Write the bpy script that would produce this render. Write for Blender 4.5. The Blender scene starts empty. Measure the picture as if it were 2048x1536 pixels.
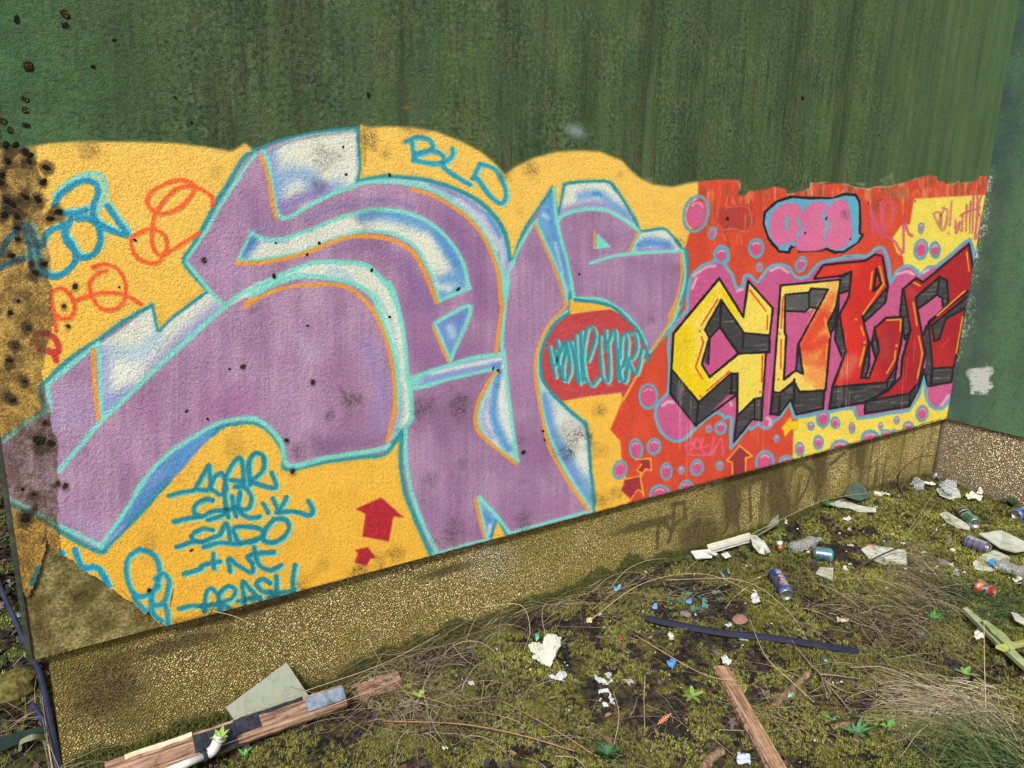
import bpy, math, random
import numpy as np
from mathutils import Matrix, Vector
from mathutils.geometry import tessellate_polygon

# ---------------------------------------------------------------- camera, world, sun, exposure
sc = bpy.context.scene
COL = sc.collection
F_PX, CA, CB, CG = 1456.87, -.59291913, 1.33308773, .02687137
CAM = np.array([.07128204, -1.7031837, 1.3]); HB = .32585086; L = 3.85229843
IC = np.array([1024., 768.])


def _r(a, k):
    c, s = math.cos(a), math.sin(a)
    return np.array([[c, -s, 0], [s, c, 0], [0, 0, 1]]) if k == 'z' else np.array([[1, 0, 0], [0, c, -s], [0, s, c]])


ROT = _r(CA, 'z') @ _r(CB, 'x') @ _r(CG, 'z')
cam_d = bpy.data.cameras.new('camera'); cam = bpy.data.objects.new('camera', cam_d); COL.objects.link(cam)
cam_d.sensor_fit = 'HORIZONTAL'; cam_d.sensor_width = 36; cam_d.lens = 36 * F_PX / 2048; cam_d.clip_start = .05; cam_d.clip_end = 400
M4 = Matrix.Identity(4)
for i in range(3):
    for j in range(3): M4[i][j] = ROT[i, j]
    M4[i][3] = CAM[i]
cam.matrix_world = M4
sc.camera = cam
SUN_EL, SUN_AZ = math.radians(46), math.radians(224)   # azimuth clockwise from +Y
w = bpy.data.worlds.new('World'); sc.world = w; w.use_nodes = True
wn = w.node_tree.nodes; bg = wn['Background']
sky = wn.new('ShaderNodeTexSky'); sky.sky_type = 'NISHITA'; sky.sun_disc = False; sky.sun_elevation = SUN_EL; sky.sun_rotation = SUN_AZ
sky.air_density = 1.0; sky.dust_density = 4.0; sky.ozone_density = .6
w.node_tree.links.new(sky.outputs[0], bg.inputs[0]); bg.inputs[1].default_value = .115
sd = bpy.data.lights.new('sun', 'SUN'); sd.energy = 2.7; sd.angle = math.radians(5); sd.color = (1, .97, .945)
so = bpy.data.objects.new('sun', sd); COL.objects.link(so)
sv = Vector((math.sin(SUN_AZ) * math.cos(SUN_EL), math.cos(SUN_AZ) * math.cos(SUN_EL), math.sin(SUN_EL)))
so.rotation_euler = sv.to_track_quat('Z', 'Y').to_euler(); so.location = sv * 8
sc.view_settings.view_transform = 'Standard'; sc.view_settings.look = 'None'; sc.view_settings.gamma = 1; sc.view_settings.use_curve_mapping = False
sc.view_settings.exposure = .34
sc.render.engine = 'CYCLES'
sc.cycles.max_bounces = 6; sc.cycles.transparent_max_bounces = 8

rng = np.random.default_rng(11)


# ---------------------------------------------------------------- tracing helpers: photograph pixel -> point in the place
def ray(p):
    p = np.atleast_2d(np.asarray(p, float))
    d = np.c_[(p - IC) / F_PX * [1, -1], -np.ones(len(p))]
    return d @ ROT.T


def on_plane(p, axis, val):
    d = ray(p); t = (val - CAM[axis]) / d[:, axis]
    return CAM + d * t[:, None]


def project(q):
    q = (np.atleast_2d(q) - CAM) @ ROT
    return np.c_[IC[0] + F_PX * q[:, 0] / -q[:, 2], IC[1] - F_PX * q[:, 1] / -q[:, 2]]


_G = np.random.default_rng(3).random((257, 257))


def noi(x, y, s, seed=0):
    x = np.asarray(x, float) / s + seed * 17.3 + 500; y = np.asarray(y, float) / s + seed * 7.7 + 500
    xi = np.floor(x).astype(int); yi = np.floor(y).astype(int); fx = x - xi; fy = y - yi
    fx = fx * fx * (3 - 2 * fx); fy = fy * fy * (3 - 2 * fy)
    a = _G[xi % 256, yi % 256]; b = _G[(xi + 1) % 256, yi % 256]; c = _G[xi % 256, (yi + 1) % 256]; d = _G[(xi + 1) % 256, (yi + 1) % 256]
    return (a * (1 - fx) + b * fx) * (1 - fy) + (c * (1 - fx) + d * fx) * fy


def fb(x, y, s, seed=0, o=3):
    r = 0; a = 1; t = 0
    for i in range(o): r = r + a * noi(x, y, s / 2 ** i, seed + i); t += a; a *= .55
    return r / t


def ground_z(x, y):
    x = np.asarray(x, float); y = np.asarray(y, float)
    zc = np.interp(x, [0, .6, 1.2, 1.65, 2.15, 3.2, 3.85], [.0, .0, .024, .038, .04, .055, .015])
    near = np.exp(-np.abs(y) / .22)
    z = zc * near + (1 - near) * .012 + (fb(x, y, .42, 1) - .5) * .075 * (1 - .75 * near) + (fb(x, y, .085, 4) - .5) * .034 + (fb(x, y, .022, 8, 2) - .5) * .012
    z = z + .05 * np.exp(-((x - .95) ** 2 / .05 + (y + .2) ** 2 / .01)) + .035 * np.exp(-((x - .75) ** 2 / .012 + (y + .33) ** 2 / .01))
    z = z + .09 * np.exp(-((x + .28) ** 2 + (y - .42) ** 2) / .012)
    far = np.clip((np.hypot(x - 1.5, y) - 6) / 20, 0, 1)
    return z + far * (fb(x, y, 9, 2) - .3) * 1.2


def g(px, py, dz=0.):
    """point of the ground seen at a pixel of the photograph"""
    z = np.zeros(1) + .02
    for _ in range(8):
        q = on_plane((px, py), 2, float(z[0]) + dz)[0]; z = .5 * z + .5 * np.atleast_1d(ground_z(q[0], q[1]))
    return np.array([q[0], q[1], float(ground_z(q[0], q[1])) + dz])


# ---------------------------------------------------------------- mesh helpers
def tag(o, label=None, cat=None, group=None, kind=None):
    if label: o['label'] = label
    if cat: o['category'] = cat
    if group: o['group'] = group
    if kind: o['kind'] = kind
    return o


def mk(name, V, F, m, parent=None, smooth=False, col=None, org=None, uv=None):
    V = np.asarray(V, float)
    if parent is None and org is None: org = (V[:, 0].mean(), V[:, 1].mean(), V[:, 2].min())
    if org is not None: V = V - np.asarray(org)
    me = bpy.data.meshes.new(name)
    if isinstance(F, np.ndarray):
        n, k = F.shape
        me.vertices.add(len(V)); me.vertices.foreach_set('co', V.astype(np.float32).ravel())
        me.loops.add(n * k); me.loops.foreach_set('vertex_index', F.astype(np.int32).ravel())
        me.polygons.add(n); me.polygons.foreach_set('loop_start', np.arange(0, n * k, k, dtype=np.int32))
        me.update(calc_edges=True)
    else:
        me.from_pydata(V.tolist(), [], [tuple(int(i) for i in f) for f in F]); me.update()
    if smooth: me.polygons.foreach_set('use_smooth', np.ones(len(me.polygons), bool))
    if col is not None:
        ca = me.color_attributes.new('tint', 'FLOAT_COLOR', 'POINT')
        c4 = np.ones((len(V), 4), np.float32); c4[:, :3] = col; ca.data.foreach_set('color', c4.ravel())
    if m is not None: me.materials.append(m)
    o = bpy.data.objects.new(name, me); COL.objects.link(o)
    if org is not None: o.location = org
    if parent is not None: o.parent = parent
    return o


def empty(name, loc, rot=(0, 0, 0)):
    o = bpy.data.objects.new(name, None); COL.objects.link(o); o.location = loc; o.rotation_euler = rot; o.empty_display_size = .05
    return o


def copy_tree(o, parent=None):
    c = o.copy(); COL.objects.link(c)
    if parent is not None: c.parent = parent
    for ch in [k for k in COL.objects if k.parent == o]: copy_tree(ch, c)
    return c


def box(x0, x1, y0, y1, z0, z1):
    V = [(x, y, z) for z in (z0, z1) for y in (y0, y1) for x in (x0, x1)]
    return V, [(0, 2, 3, 1), (4, 5, 7, 6), (0, 1, 5, 4), (2, 6, 7, 3), (0, 4, 6, 2), (1, 3, 7, 5)]


def tube(path, rad, n=6, cap=True):
    p = np.asarray(path, float); rad = np.broadcast_to(np.asarray(rad, float), (len(p),))
    t = np.gradient(p, axis=0); t /= np.linalg.norm(t, axis=1)[:, None] + 1e-9
    up = np.array([0, 0, 1.]) if abs(t[0, 2]) < .9 else np.array([1., 0, 0])
    V = []
    for i in range(len(p)):
        a = np.cross(t[i], up); a /= np.linalg.norm(a) + 1e-9; b = np.cross(a, t[i])
        for k in range(n):
            th = 2 * math.pi * k / n; V.append(p[i] + rad[i] * (a * math.cos(th) + b * math.sin(th)))
    F = [(i * n + k, i * n + (k + 1) % n, (i + 1) * n + (k + 1) % n, (i + 1) * n + k) for i in range(len(p) - 1) for k in range(n)]
    if cap: F += [tuple(range(n - 1, -1, -1)), tuple((len(p) - 1) * n + k for k in range(n))]
    return np.array(V), F


def lathe(prof, n=24):
    """profile (radius, height) turned round +X"""
    V = []
    for r, h in prof:
        for k in range(n):
            a = 2 * math.pi * k / n; V.append((h, r * math.cos(a), r * math.sin(a)))
    F = [(i * n + k, (i + 1) * n + k, (i + 1) * n + (k + 1) % n, i * n + (k + 1) % n) for i in range(len(prof) - 1) for k in range(n)]
    return np.array(V), F


def slab(top, th, warp=0.):
    """polygon (3D points) given a thickness along its normal"""
    top = np.asarray(top, float); n = len(top)
    c = top.mean(0); nn = np.zeros(3)
    for i in range(n): nn += np.cross(top[i] - c, top[(i + 1) % n] - c)
    nn /= np.linalg.norm(nn) + 1e-9
    if nn[2] < 0 and abs(nn[2]) > .1: nn = -nn
    tris = tessellate_polygon([[Vector(v) for v in top]])
    V = np.vstack([top, top - nn * th])
    F = []
    for a, b, d in tris:
        nf = np.cross(top[b] - top[a], top[d] - top[a])
        if nf @ nn < 0: a, b = b, a
        F += [(a, b, d), (n + d, n + b, n + a)]
    F += [(i, (i + 1) % n, n + (i + 1) % n, n + i) for i in range(n)]
    return V, F


# ---------------------------------------------------------------- mural paint (numpy)
TILE = {'A': (0, 260, 4), 'B': (500, 230, 4), 'C': (1000, 260, 4), 'D': (0, 600, 4), 'E': (500, 560, 4), 'F': (900, 560, 4),
        'G': (0, 960, 4), 'H': (300, 860, 4), 'I': (780, 760, 4), 'J': (1320, 330, 3.1725), 'K': (1640, 340, 3.1725),
        'L': (1320, 530, 3.1725), 'M': (1600, 530, 3.1725), 'N': (1200, 720, 3.1725), 'O': (1520, 700, 3.1725), 'X': (0, 0, 1)}


def P(s):
    """'A x y x y B x y ...' -> array of points; a letter switches the tracing sheet"""
    t = 'X'; out = []; nums = []
    for w in s.split():
        if w in TILE: t = w
        else:
            nums.append(float(w))
            if len(nums) == 2:
                ox, oy, f = TILE[t]; out.append((ox + nums[0] / f, oy + nums[1] / f)); nums = []
    return np.array(out)


def spline(p, n=8, closed=False):
    p = np.asarray(p, float)
    if len(p) < 3: return p
    q = np.vstack([p[-1], p, p[0], p[1]]) if closed else np.vstack([2 * p[0] - p[1], p, 2 * p[-1] - p[-2]])
    t = np.linspace(0, 1, n, endpoint=False)[:, None]
    out = []
    for i in range(1, len(q) - 2):
        a, b, c, d = q[i - 1:i + 3]
        out.append(.5 * (2 * b + (c - a) * t + (2 * a - 5 * b + 4 * c - d) * t ** 2 + (3 * b - a - 3 * c + d) * t ** 3))
    if not closed: out.append(q[-2][None])
    return np.vstack(out)


CX0, CY0, CW, CH_ = -160, 180, 2250, 1180
rngp = np.random.default_rng(5)


def vnoise(h, w, cell, rng=rngp, sx=1.0, sy=1.0):
    gh, gw = int(h / (cell * sy)) + 3, int(w / (cell * sx)) + 3
    g = rng.random((gh, gw)).astype(np.float32)
    y = np.arange(h, dtype=np.float32) / (cell * sy); x = np.arange(w, dtype=np.float32) / (cell * sx)
    yi = y.astype(int); xi = x.astype(int); fy = y - yi; fx = x - xi
    fy = fy * fy * (3 - 2 * fy); fx = fx * fx * (3 - 2 * fx)
    r0 = g[yi] * (1 - fy)[:, None] + g[yi + 1] * fy[:, None]
    return r0[:, xi] * (1 - fx)[None] + r0[:, xi + 1] * fx[None]


def fbm(h, w, cell, octv=3, **k):
    s = 0; a = 1; t = 0
    for o in range(octv):
        s = s + a * vnoise(h, w, max(cell / 2 ** o, 1.01), **k); t += a; a *= .55
    return s / t


def blur(a, r):
    r = int(round(r))
    if r < 1: return a
    for _ in range(2):
        for ax in (0, 1):
            pad = [(0, 0), (0, 0)]; pad[ax] = (r + 1, r)
            c = np.cumsum(np.pad(a, pad, mode='edge'), axis=ax, dtype=np.float32)
            n = a.shape[ax]
            hi = np.take(c, range(2 * r + 1, n + 2 * r + 1), axis=ax); lo = np.take(c, range(0, n), axis=ax)
            a = (hi - lo) / (2 * r + 1)
    return a


def lin(c):
    c = np.asarray(c, float) / 255.0
    return np.where(c <= .04045, c / 12.92, ((c + .055) / 1.055) ** 2.4)


class Canvas:
    def __init__(s):
        s.rgb = np.zeros((CH_, CW, 3), np.float32); s.rgb[:] = (60, 90, 55)
        s.a = np.zeros((CH_, CW), np.float32)
        s.wob = (fbm(CH_, CW, 22, 3) - .5); s.grain = vnoise(CH_, CW, 1.6) - .5
        s.mid = fbm(CH_, CW, 60, 4) - .5

    def comp(s, sl, al, col, keep_a=False):
        col = np.asarray(col, np.float32)
        s.rgb[sl] = s.rgb[sl] * (1 - al[..., None]) + col * al[..., None]
        if not keep_a: s.a[sl] = np.maximum(s.a[sl], al)

    def mask(s, pts, soft=1.0):
        p = np.asarray(pts) - [CX0, CY0]
        m = np.zeros((CH_, CW + 1), np.int8)
        q = np.vstack([p, p[:1]])
        for (x0, y0), (x1, y1) in zip(q[:-1], q[1:]):
            if y0 == y1: continue
            if y0 > y1: x0, y0, x1, y1 = x1, y1, x0, y0
            ys = np.arange(max(0, int(np.ceil(y0 - .5))), min(CH_ - 1, int(np.floor(y1 - .5 - 1e-6))) + 1)
            if not len(ys): continue
            xs = x0 + (x1 - x0) * (ys + .5 - y0) / (y1 - y0)
            xi = np.clip(np.ceil(xs - .5), 0, CW).astype(int)
            m[ys, xi] ^= 1
        m = (np.cumsum(m[:, :CW], axis=1) & 1).astype(np.float32)
        return blur(m, soft) if soft >= 1 else m

    def fill(s, pts, col, soft=1.0, op=1.0, var=6, clip=None):
        m = s.mask(pts, soft) * op
        if clip is not None: m = m * clip
        ys, xs = np.nonzero(m > .003)
        if not len(ys): return m
        sl = (slice(ys.min(), ys.max() + 1), slice(xs.min(), xs.max() + 1))
        c = np.asarray(col, np.float32) + (s.mid[sl][..., None] * 2 * var + s.grain[sl][..., None] * var)
        s.comp(sl, m[sl], c)
        return m

    def stroke(s, pts, w, col, soft=1.4, op=1.0, wob=1.0, clip=None, sm=True, n=8, keep_a=False):
        p = (spline(pts, n) if sm else np.asarray(pts, float)) - [CX0, CY0]
        r = w / 2; pad = r + soft * 1.5 + 3
        x0 = max(0, int(p[:, 0].min() - pad)); x1 = min(CW, int(p[:, 0].max() + pad) + 1)
        y0 = max(0, int(p[:, 1].min() - pad)); y1 = min(CH_, int(p[:, 1].max() + pad) + 1)
        if x1 <= x0 or y1 <= y0: return
        D = np.full((y1 - y0, x1 - x0), 1e9, np.float32)
        if len(p) == 1: p = np.vstack([p, p + .01])
        for a, b in zip(p[:-1], p[1:]):
            sx0 = max(x0, int(min(a[0], b[0]) - pad)); sx1 = min(x1, int(max(a[0], b[0]) + pad) + 1)
            sy0 = max(y0, int(min(a[1], b[1]) - pad)); sy1 = min(y1, int(max(a[1], b[1]) + pad) + 1)
            if sx1 <= sx0 or sy1 <= sy0: continue
            X = np.arange(sx0, sx1) + .5; Y = (np.arange(sy0, sy1) + .5)[:, None]
            d = b - a; L2 = d @ d + 1e-9
            t = np.clip(((X - a[0]) * d[0] + (Y - a[1]) * d[1]) / L2, 0, 1)
            dd = np.hypot(X - a[0] - t * d[0], Y - a[1] - t * d[1])
            v = D[sy0 - y0:sy1 - y0, sx0 - x0:sx1 - x0]; np.minimum(v, dd, out=v)
        sl = (slice(y0, y1), slice(x0, x1))
        D = D + s.wob[sl] * 2.2 * wob + s.grain[sl] * min(soft, 6) * .9
        al = np.clip((r + soft - D) / (2 * soft), 0, 1); al = al * al * (3 - 2 * al) * op
        if clip is not None: al = al * clip[sl]
        s.comp(sl, al, np.asarray(col, np.float32) + s.mid[sl][..., None] * 14, keep_a)


# colours as painted (sRGB 0-255)
YEL = (250, 196, 72); PUR = (170, 134, 166); CYA = (128, 226, 206); TEA = (38, 148, 160); ORA = (240, 160, 62)
WHT = (226, 230, 214); BLU = (92, 156, 214); VIO = (150, 152, 205); RED = (216, 72, 46); PNK = (212, 98, 148)
BOUT = (104, 176, 196); LYE = (250, 222, 84); BLK = (26, 24, 32); GRY = (66, 64, 68); TAG = (20, 134, 158); TGL = (140, 222, 208)

TEAR = P('G 1330 1183 1262 1110 1200 1062 1120 1010 1050 965 990 945 960 920 905 875 850 842 790 790 700 742 640 700 600 660 540 622 470 592 430 550 385 512 376 470 374 452 368 500 365 560 350 610 330 680 310 745 295 790 270 850 240 905 225 935 200 925')
SIL = P('X -60 925 D 30 1110 150 1022 340 885 345 850 320 705 370 650 500 520 640 410 800 310 950 195 1100 105 1215 40 1235 130 1262 245 1300 220 1370 150 1550 5 '
        'A 1662 1285 1560 1180 1460 1050 1500 970 1600 830 1740 560 1800 470 1900 300 1970 200 2035 178 B 100 255 200 215 400 160 600 125 750 110 868 100 870 250 880 400 866 525 '
        '1000 500 1100 490 1300 505 1450 530 1650 595 1800 670 1900 750 1980 840 2030 930 C 50 870 80 1020 115 1020 140 930 200 790 270 680 340 580 420 460 440 560 458 660 480 600 512 438 560 420 '
        '720 410 870 415 930 480 1010 600 1080 720 1120 812 1200 800 1310 790 1400 870 1455 945 1482 972 1495 1080 1480 1250 1440 1400 1380 1536 F 1870 100 1840 200 1790 330 1700 440 1600 590 1580 640 '
        '1560 520 1500 400 1400 290 1300 210 1180 175 1000 155 968 95 950 262 850 330 780 430 730 550 720 650 740 790 800 880 890 980 1000 1080 1090 1150 1110 1300 1125 1536 '
        'I 1580 500 1610 760 1635 960 1630 1060 1300 1160 960 1250 930 1240 860 1115 798 1290 600 1350 330 1430 250 1220 160 1000 110 850 80 600 100 400 '
        'E 1170 1270 1080 1390 900 1415 600 1450 330 1505 290 1515 275 1400 220 1290 130 1190 50 1150 -10 1140 D 1900 990 1780 1010 1700 1080 1600 1180 1450 1360 1280 1536 G 1370 0 1250 130 1100 300 980 420 840 560 800 575 '
        '650 510 480 410 350 310 200 240 90 200 X -60 975')
YTOP = P('X -150 292 A -60 150 250 128 400 100 700 85 1100 90 1400 100 1650 130 1850 165 1960 100 2040 160 B 300 300 860 300 868 90 905 70 930 92 1100 85 1300 95 1500 130 1700 210 1850 290 1960 380 2040 470 C 30 355 120 290 260 220 450 170 620 158 800 165 880 200 980 240 1050 320 1130 385 1230 430 1380 450 1500 420 1590 405')
REDF = P('J 245 105 300 95 420 90 505 95 515 120 495 190 540 190 560 165 630 158 680 150 720 135 800 150 805 185 850 175 900 165 950 150 955 115 1040 110 1100 118 1200 120 '
         'K 0 85 60 78 110 85 180 95 230 110 310 120 350 105 420 105 480 95 540 75 640 45 690 32 740 40 745 75 790 68 795 90 860 85 880 70 890 85 960 75 1000 60 1010 35 1050 38 1062 32 1070 90 X 1990 420 1925 860 1890 870 1560 950 1250 1020 '
         'N 150 940 195 890 135 825 165 740 135 610 130 515 65 440 135 275 190 160 250 50 F 1560 640 1590 600 1650 520 1730 450 1790 370 1860 200 1880 0 C 1500 1050 1480 940 1510 840 1540 780 1583 500')
LYEL = P('K 597 183 780 172 1060 156 1040 300 985 600 940 700 700 720 530 640 530 610 527 545 490 528 455 440 515 350 570 345')
LYE2 = P('O 205 760 212 508 235 498 245 400 500 340 900 340 1035 140 1060 130 1300 100 1300 500')
CIRC = P('F 950 272 1100 245 1280 232 1400 290 1500 400 1560 520 1592 600 1560 640 1480 790 1385 960 1368 900 1100 932 890 970 800 880 740 790 725 650 740 540 790 430 860 340')
HALO = P('J 170 930 180 780 210 690 280 630 350 610 345 560 380 515 425 535 430 600 410 630 460 700 485 780 525 770 535 705 580 705 620 745 680 660 750 630 820 650 860 712 940 705 1000 630 1100 600 1269 575 '
         'K 150 548 300 545 350 500 405 500 440 610 448 715 490 640 560 605 615 640 635 665 690 615 740 610 850 520 950 440 985 580 X 1960 530 1930 700 O 1260 200 1195 330 1140 375 1080 350 1050 280 1042 165 1010 280 940 380 850 395 620 435 600 370 440 392 '
         '435 440 400 490 370 450 365 402 215 430 195 330 130 425 90 450 60 490 20 495 -12 470 N 1010 400 960 440 930 430 830 560 835 370 790 370 740 330 610 430 540 500 470 515 390 460 350 350 370 270 430 210 440 100 440 0 L 60 430 170 290')
LET_C = P('L 375 90 525 325 558 105 712 275 695 445 530 430 388 225 285 410 310 460 265 630 315 710 495 562 672 560 652 840 600 850 490 957 490 690 445 690 245 870 75 660 85 435')
LET_O = P('L 765 130 1145 92 1120 260 1060 380 1082 440 1050 795 885 805 850 740 760 812 715 806')
LET_R = P('M 90 85 147 0 417 -28 477 -68 522 -58 557 140 395 330 435 490 385 715 435 718 500 545 475 400 545 335 655 330 640 500 605 650 545 745 205 775 290 550 250 315 310 200 325 42 255 68')
LET_E1 = P('M 655 150 735 85 780 110 1072 -133 1102 47 1070 165 945 245 930 100 885 75 735 205 745 280 795 560 755 745 695 815 440 860 555 800 640 710 650 590 700 410')
LET_E2 = P('M 815 360 945 265 1070 170 1058 205 835 385 850 482 880 470 925 345 1045 280 975 648 840 656')
PINK_HOLES = [P('L 380 400 490 560 315 705 270 630 312 625 315 460'), P('L 800 300 920 300 985 270 878 500 866 650 785 725 800 450 790 430'),
              P('M 240 190 310 165 300 230 243 312'), P('M 755 275 870 190 905 215 905 265 800 390 780 430')]
GREYS = [P('L 388 225 530 430 693 452 690 550 497 560 380 395 316 460 305 625 282 622 306 462 285 410'),
         P('L 70 660 245 870 445 690 490 690 490 812 445 815 N 610 418 440 210'), P('N 865 352 980 245 1033 240 1026 382 965 375 850 518'),
         P('L 800 190 945 178 960 150 1064 155 985 272 950 265 920 297 800 292'), P('L 878 500 906 690 862 665 868 540'),
         P('L 1060 380 1128 235 1108 390 1082 432'), P('O 75 275 125 285 217 187 247 270 408 255 395 372 230 408 195 315 120 412 66 405'),
         P('M 255 72 325 42 315 160 245 182'), P('M 240 320 297 550 265 578 220 470'), P('M 485 25 515 120 465 165'),
         P('M 397 330 556 150 540 240 410 360'), P('M 436 490 438 640 415 712 385 716'), P('M 475 390 502 545 480 602 455 500'),
         P('O 455 240 803 200 800 250 690 325 440 372'), P('O 805 200 867 100 855 190 810 255'),
         P('M 735 205 885 78 932 100 942 240 906 262 900 212 870 187 755 272'), P('M 1060 180 1045 277 925 340 882 470 850 480 835 384'),
         P('M 800 392 820 368 838 655 976 646 960 742 810 768 794 690 797 560 785 430'),
         P('M 650 170 702 410 665 470 655 330 635 300'), P('O 668 325 952 275 1042 122 1008 240 946 357 665 402')]
BLACKS = ['L 375 85 528 328 560 100 715 275 696 447 532 432 388 223 283 410 312 462 265 630 315 712 497 562 694 552 694 445', 'L 375 85 85 435 72 660 65 815 N 605 415 865 220 ',
          'L 72 660 245 872 445 690 490 690 490 950', 'L 672 560 652 840 600 850 488 960 N 850 518 965 375 1026 382 1033 240', 'L 380 395 497 560', 'L 380 395 315 460 306 628', 'L 388 225 380 395', 'L 530 432 522 530',
          'N 625 270 608 418', 'N 835 90 830 215', 'N 985 250 980 372', 'L 490 690 490 812 445 815', 'L 765 130 1145 92 1120 260 1060 380 1082 440 1050 795', 'L 765 130 715 806 O 66 405 120 412 195 315 230 408 400 372', 'L 715 806 760 812 850 740 885 805 1050 795',
          'O 408 255 398 372', 'L 795 188 945 175 960 150 1065 155 878 500 906 690 860 668 785 727 800 450 790 430 795 188', 'L 800 292 920 297 950 267 985 272', 'L 945 175 945 262', 'L 878 500 862 665',
          'L 1128 235 1108 390 1082 435', 'O 125 285 120 412', 'O 217 187 215 330', 'M 90 85 147 0 417 -28 477 -68 522 -58 557 140 395 330 436 490 385 716 435 718 500 545 475 400 545 335 655 330 640 500 605 650 545 745 205 775 290 550 250 315 310 200 325 42 255 70 M 90 88',
          'M 245 182 315 160', 'M 245 182 240 320 220 470 265 578', 'M 485 25 515 120 465 165 485 25', 'M 556 150 540 240 410 360 397 330', 'M 438 490 438 640 415 712', 'M 475 390 455 500 480 602', 'M 205 775 O 440 372 680 330', 'O 805 200 805 250 690 325',
          'O 867 100 855 190 810 255', 'M 655 150 735 85 780 110 1072 -133 1102 47 975 648 840 656 815 360 1070 165', 'M 655 150 700 410 650 590 640 710 555 800 440 860 695 815 755 745 795 560 745 280 735 205 885 75 932 100 942 245 800 392 785 440',
          'M 885 78 870 187', 'M 755 272 870 187 902 212 906 262', 'M 1045 277 925 340 882 470 850 482 835 384 1060 200', 'M 838 656 832 760', 'M 976 646 960 742 810 768 794 690', 'M 650 160 635 300 665 470 702 410', 'O 668 325 665 402 946 357 1008 240 1042 122', 'O 952 275 946 357', 'O 668 325 700 315']
DASH = [('L 365 220 260 385', 0), ('L 262 455 275 490 225 650 270 725', 0), ('L 440 675 295 800', 0), ('L 570 160 670 290', 0), ('L 682 320 678 410', 0), ('L 650 575 645 740', 0), ('L 252 420', 0), ('L 255 832', 0), ('L 635 805', 0), ('L 750 725', 0), ('L 760 437', 0),
        ('L 780 200 768 400', 0), ('L 768 475 765 660', 0), ('M 505 10 530 120 400 310', 1), ('M 385 390 405 445', 1), ('M 410 490', 1), ('M 408 520 378 640', 1), ('M 550 350 640 345 635 420', 1), ('M 612 512', 1), ('M 605 545 600 600 550 685', 1), ('M 718 240 742 385', 1), ('M 752 450 775 560 745 715', 1),
        ('M 1045 165 870 320', 1), ('M 1032 330 990 560', 1), ('M 722 112 760 132', 1), ('M 457 45 445 150', 1), ('K 930 520 945 640', 1), ('L 1045 340 1075 460', 1), ('L 1060 500 1050 600', 1), ('L 1035 650 1030 740', 1), ('M 355 345', 1)]
# bubbles: tile x y rx ry tilt
BUB = [l.split() for l in '''J 228 310 84 126 14|J 333 430 24 42 10|J 610 528 48 62 0|J 632 648 20 30 0|J 895 630 30 52 20|J 388 572 42 52 0|N 306 230 62 84 0|N 228 565 42 68 -5|N 342 548 42 52 10|N 127 695 44 62 18|N 420 708 35 56 0|N 515 700 19 24 0|N 615 682 40 52 5
N 760 672 22 30 0|N 765 428 33 42 5|N 690 435 18 24 0|N 1120 500 15 24 0|N 380 855 66 64 0|N 550 815 46 52 0|N 1045 645 60 72 5|N 1185 652 46 46 0|O 400 435 40 56 0|O 477 462 28 36 0|O 323 483 19 23 0|O 582 492 18 36 0|O 370 587 29 43 0
O 250 628 27 42 0|O 105 563 14 24 0|O 765 485 12 27 0|O 866 447 16 26 0|O 1028 403 36 52 10|O 940 492 32 36 0|O 510 625 66 54 0|O 700 565 60 54 0|O 800 532 30 24 0|O 850 518 15 17 0|K 640 503 42 68 8|K 730 508 31 51 0|K 641 370 18 36 8'''.replace('\n', '|').split('|')]
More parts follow.
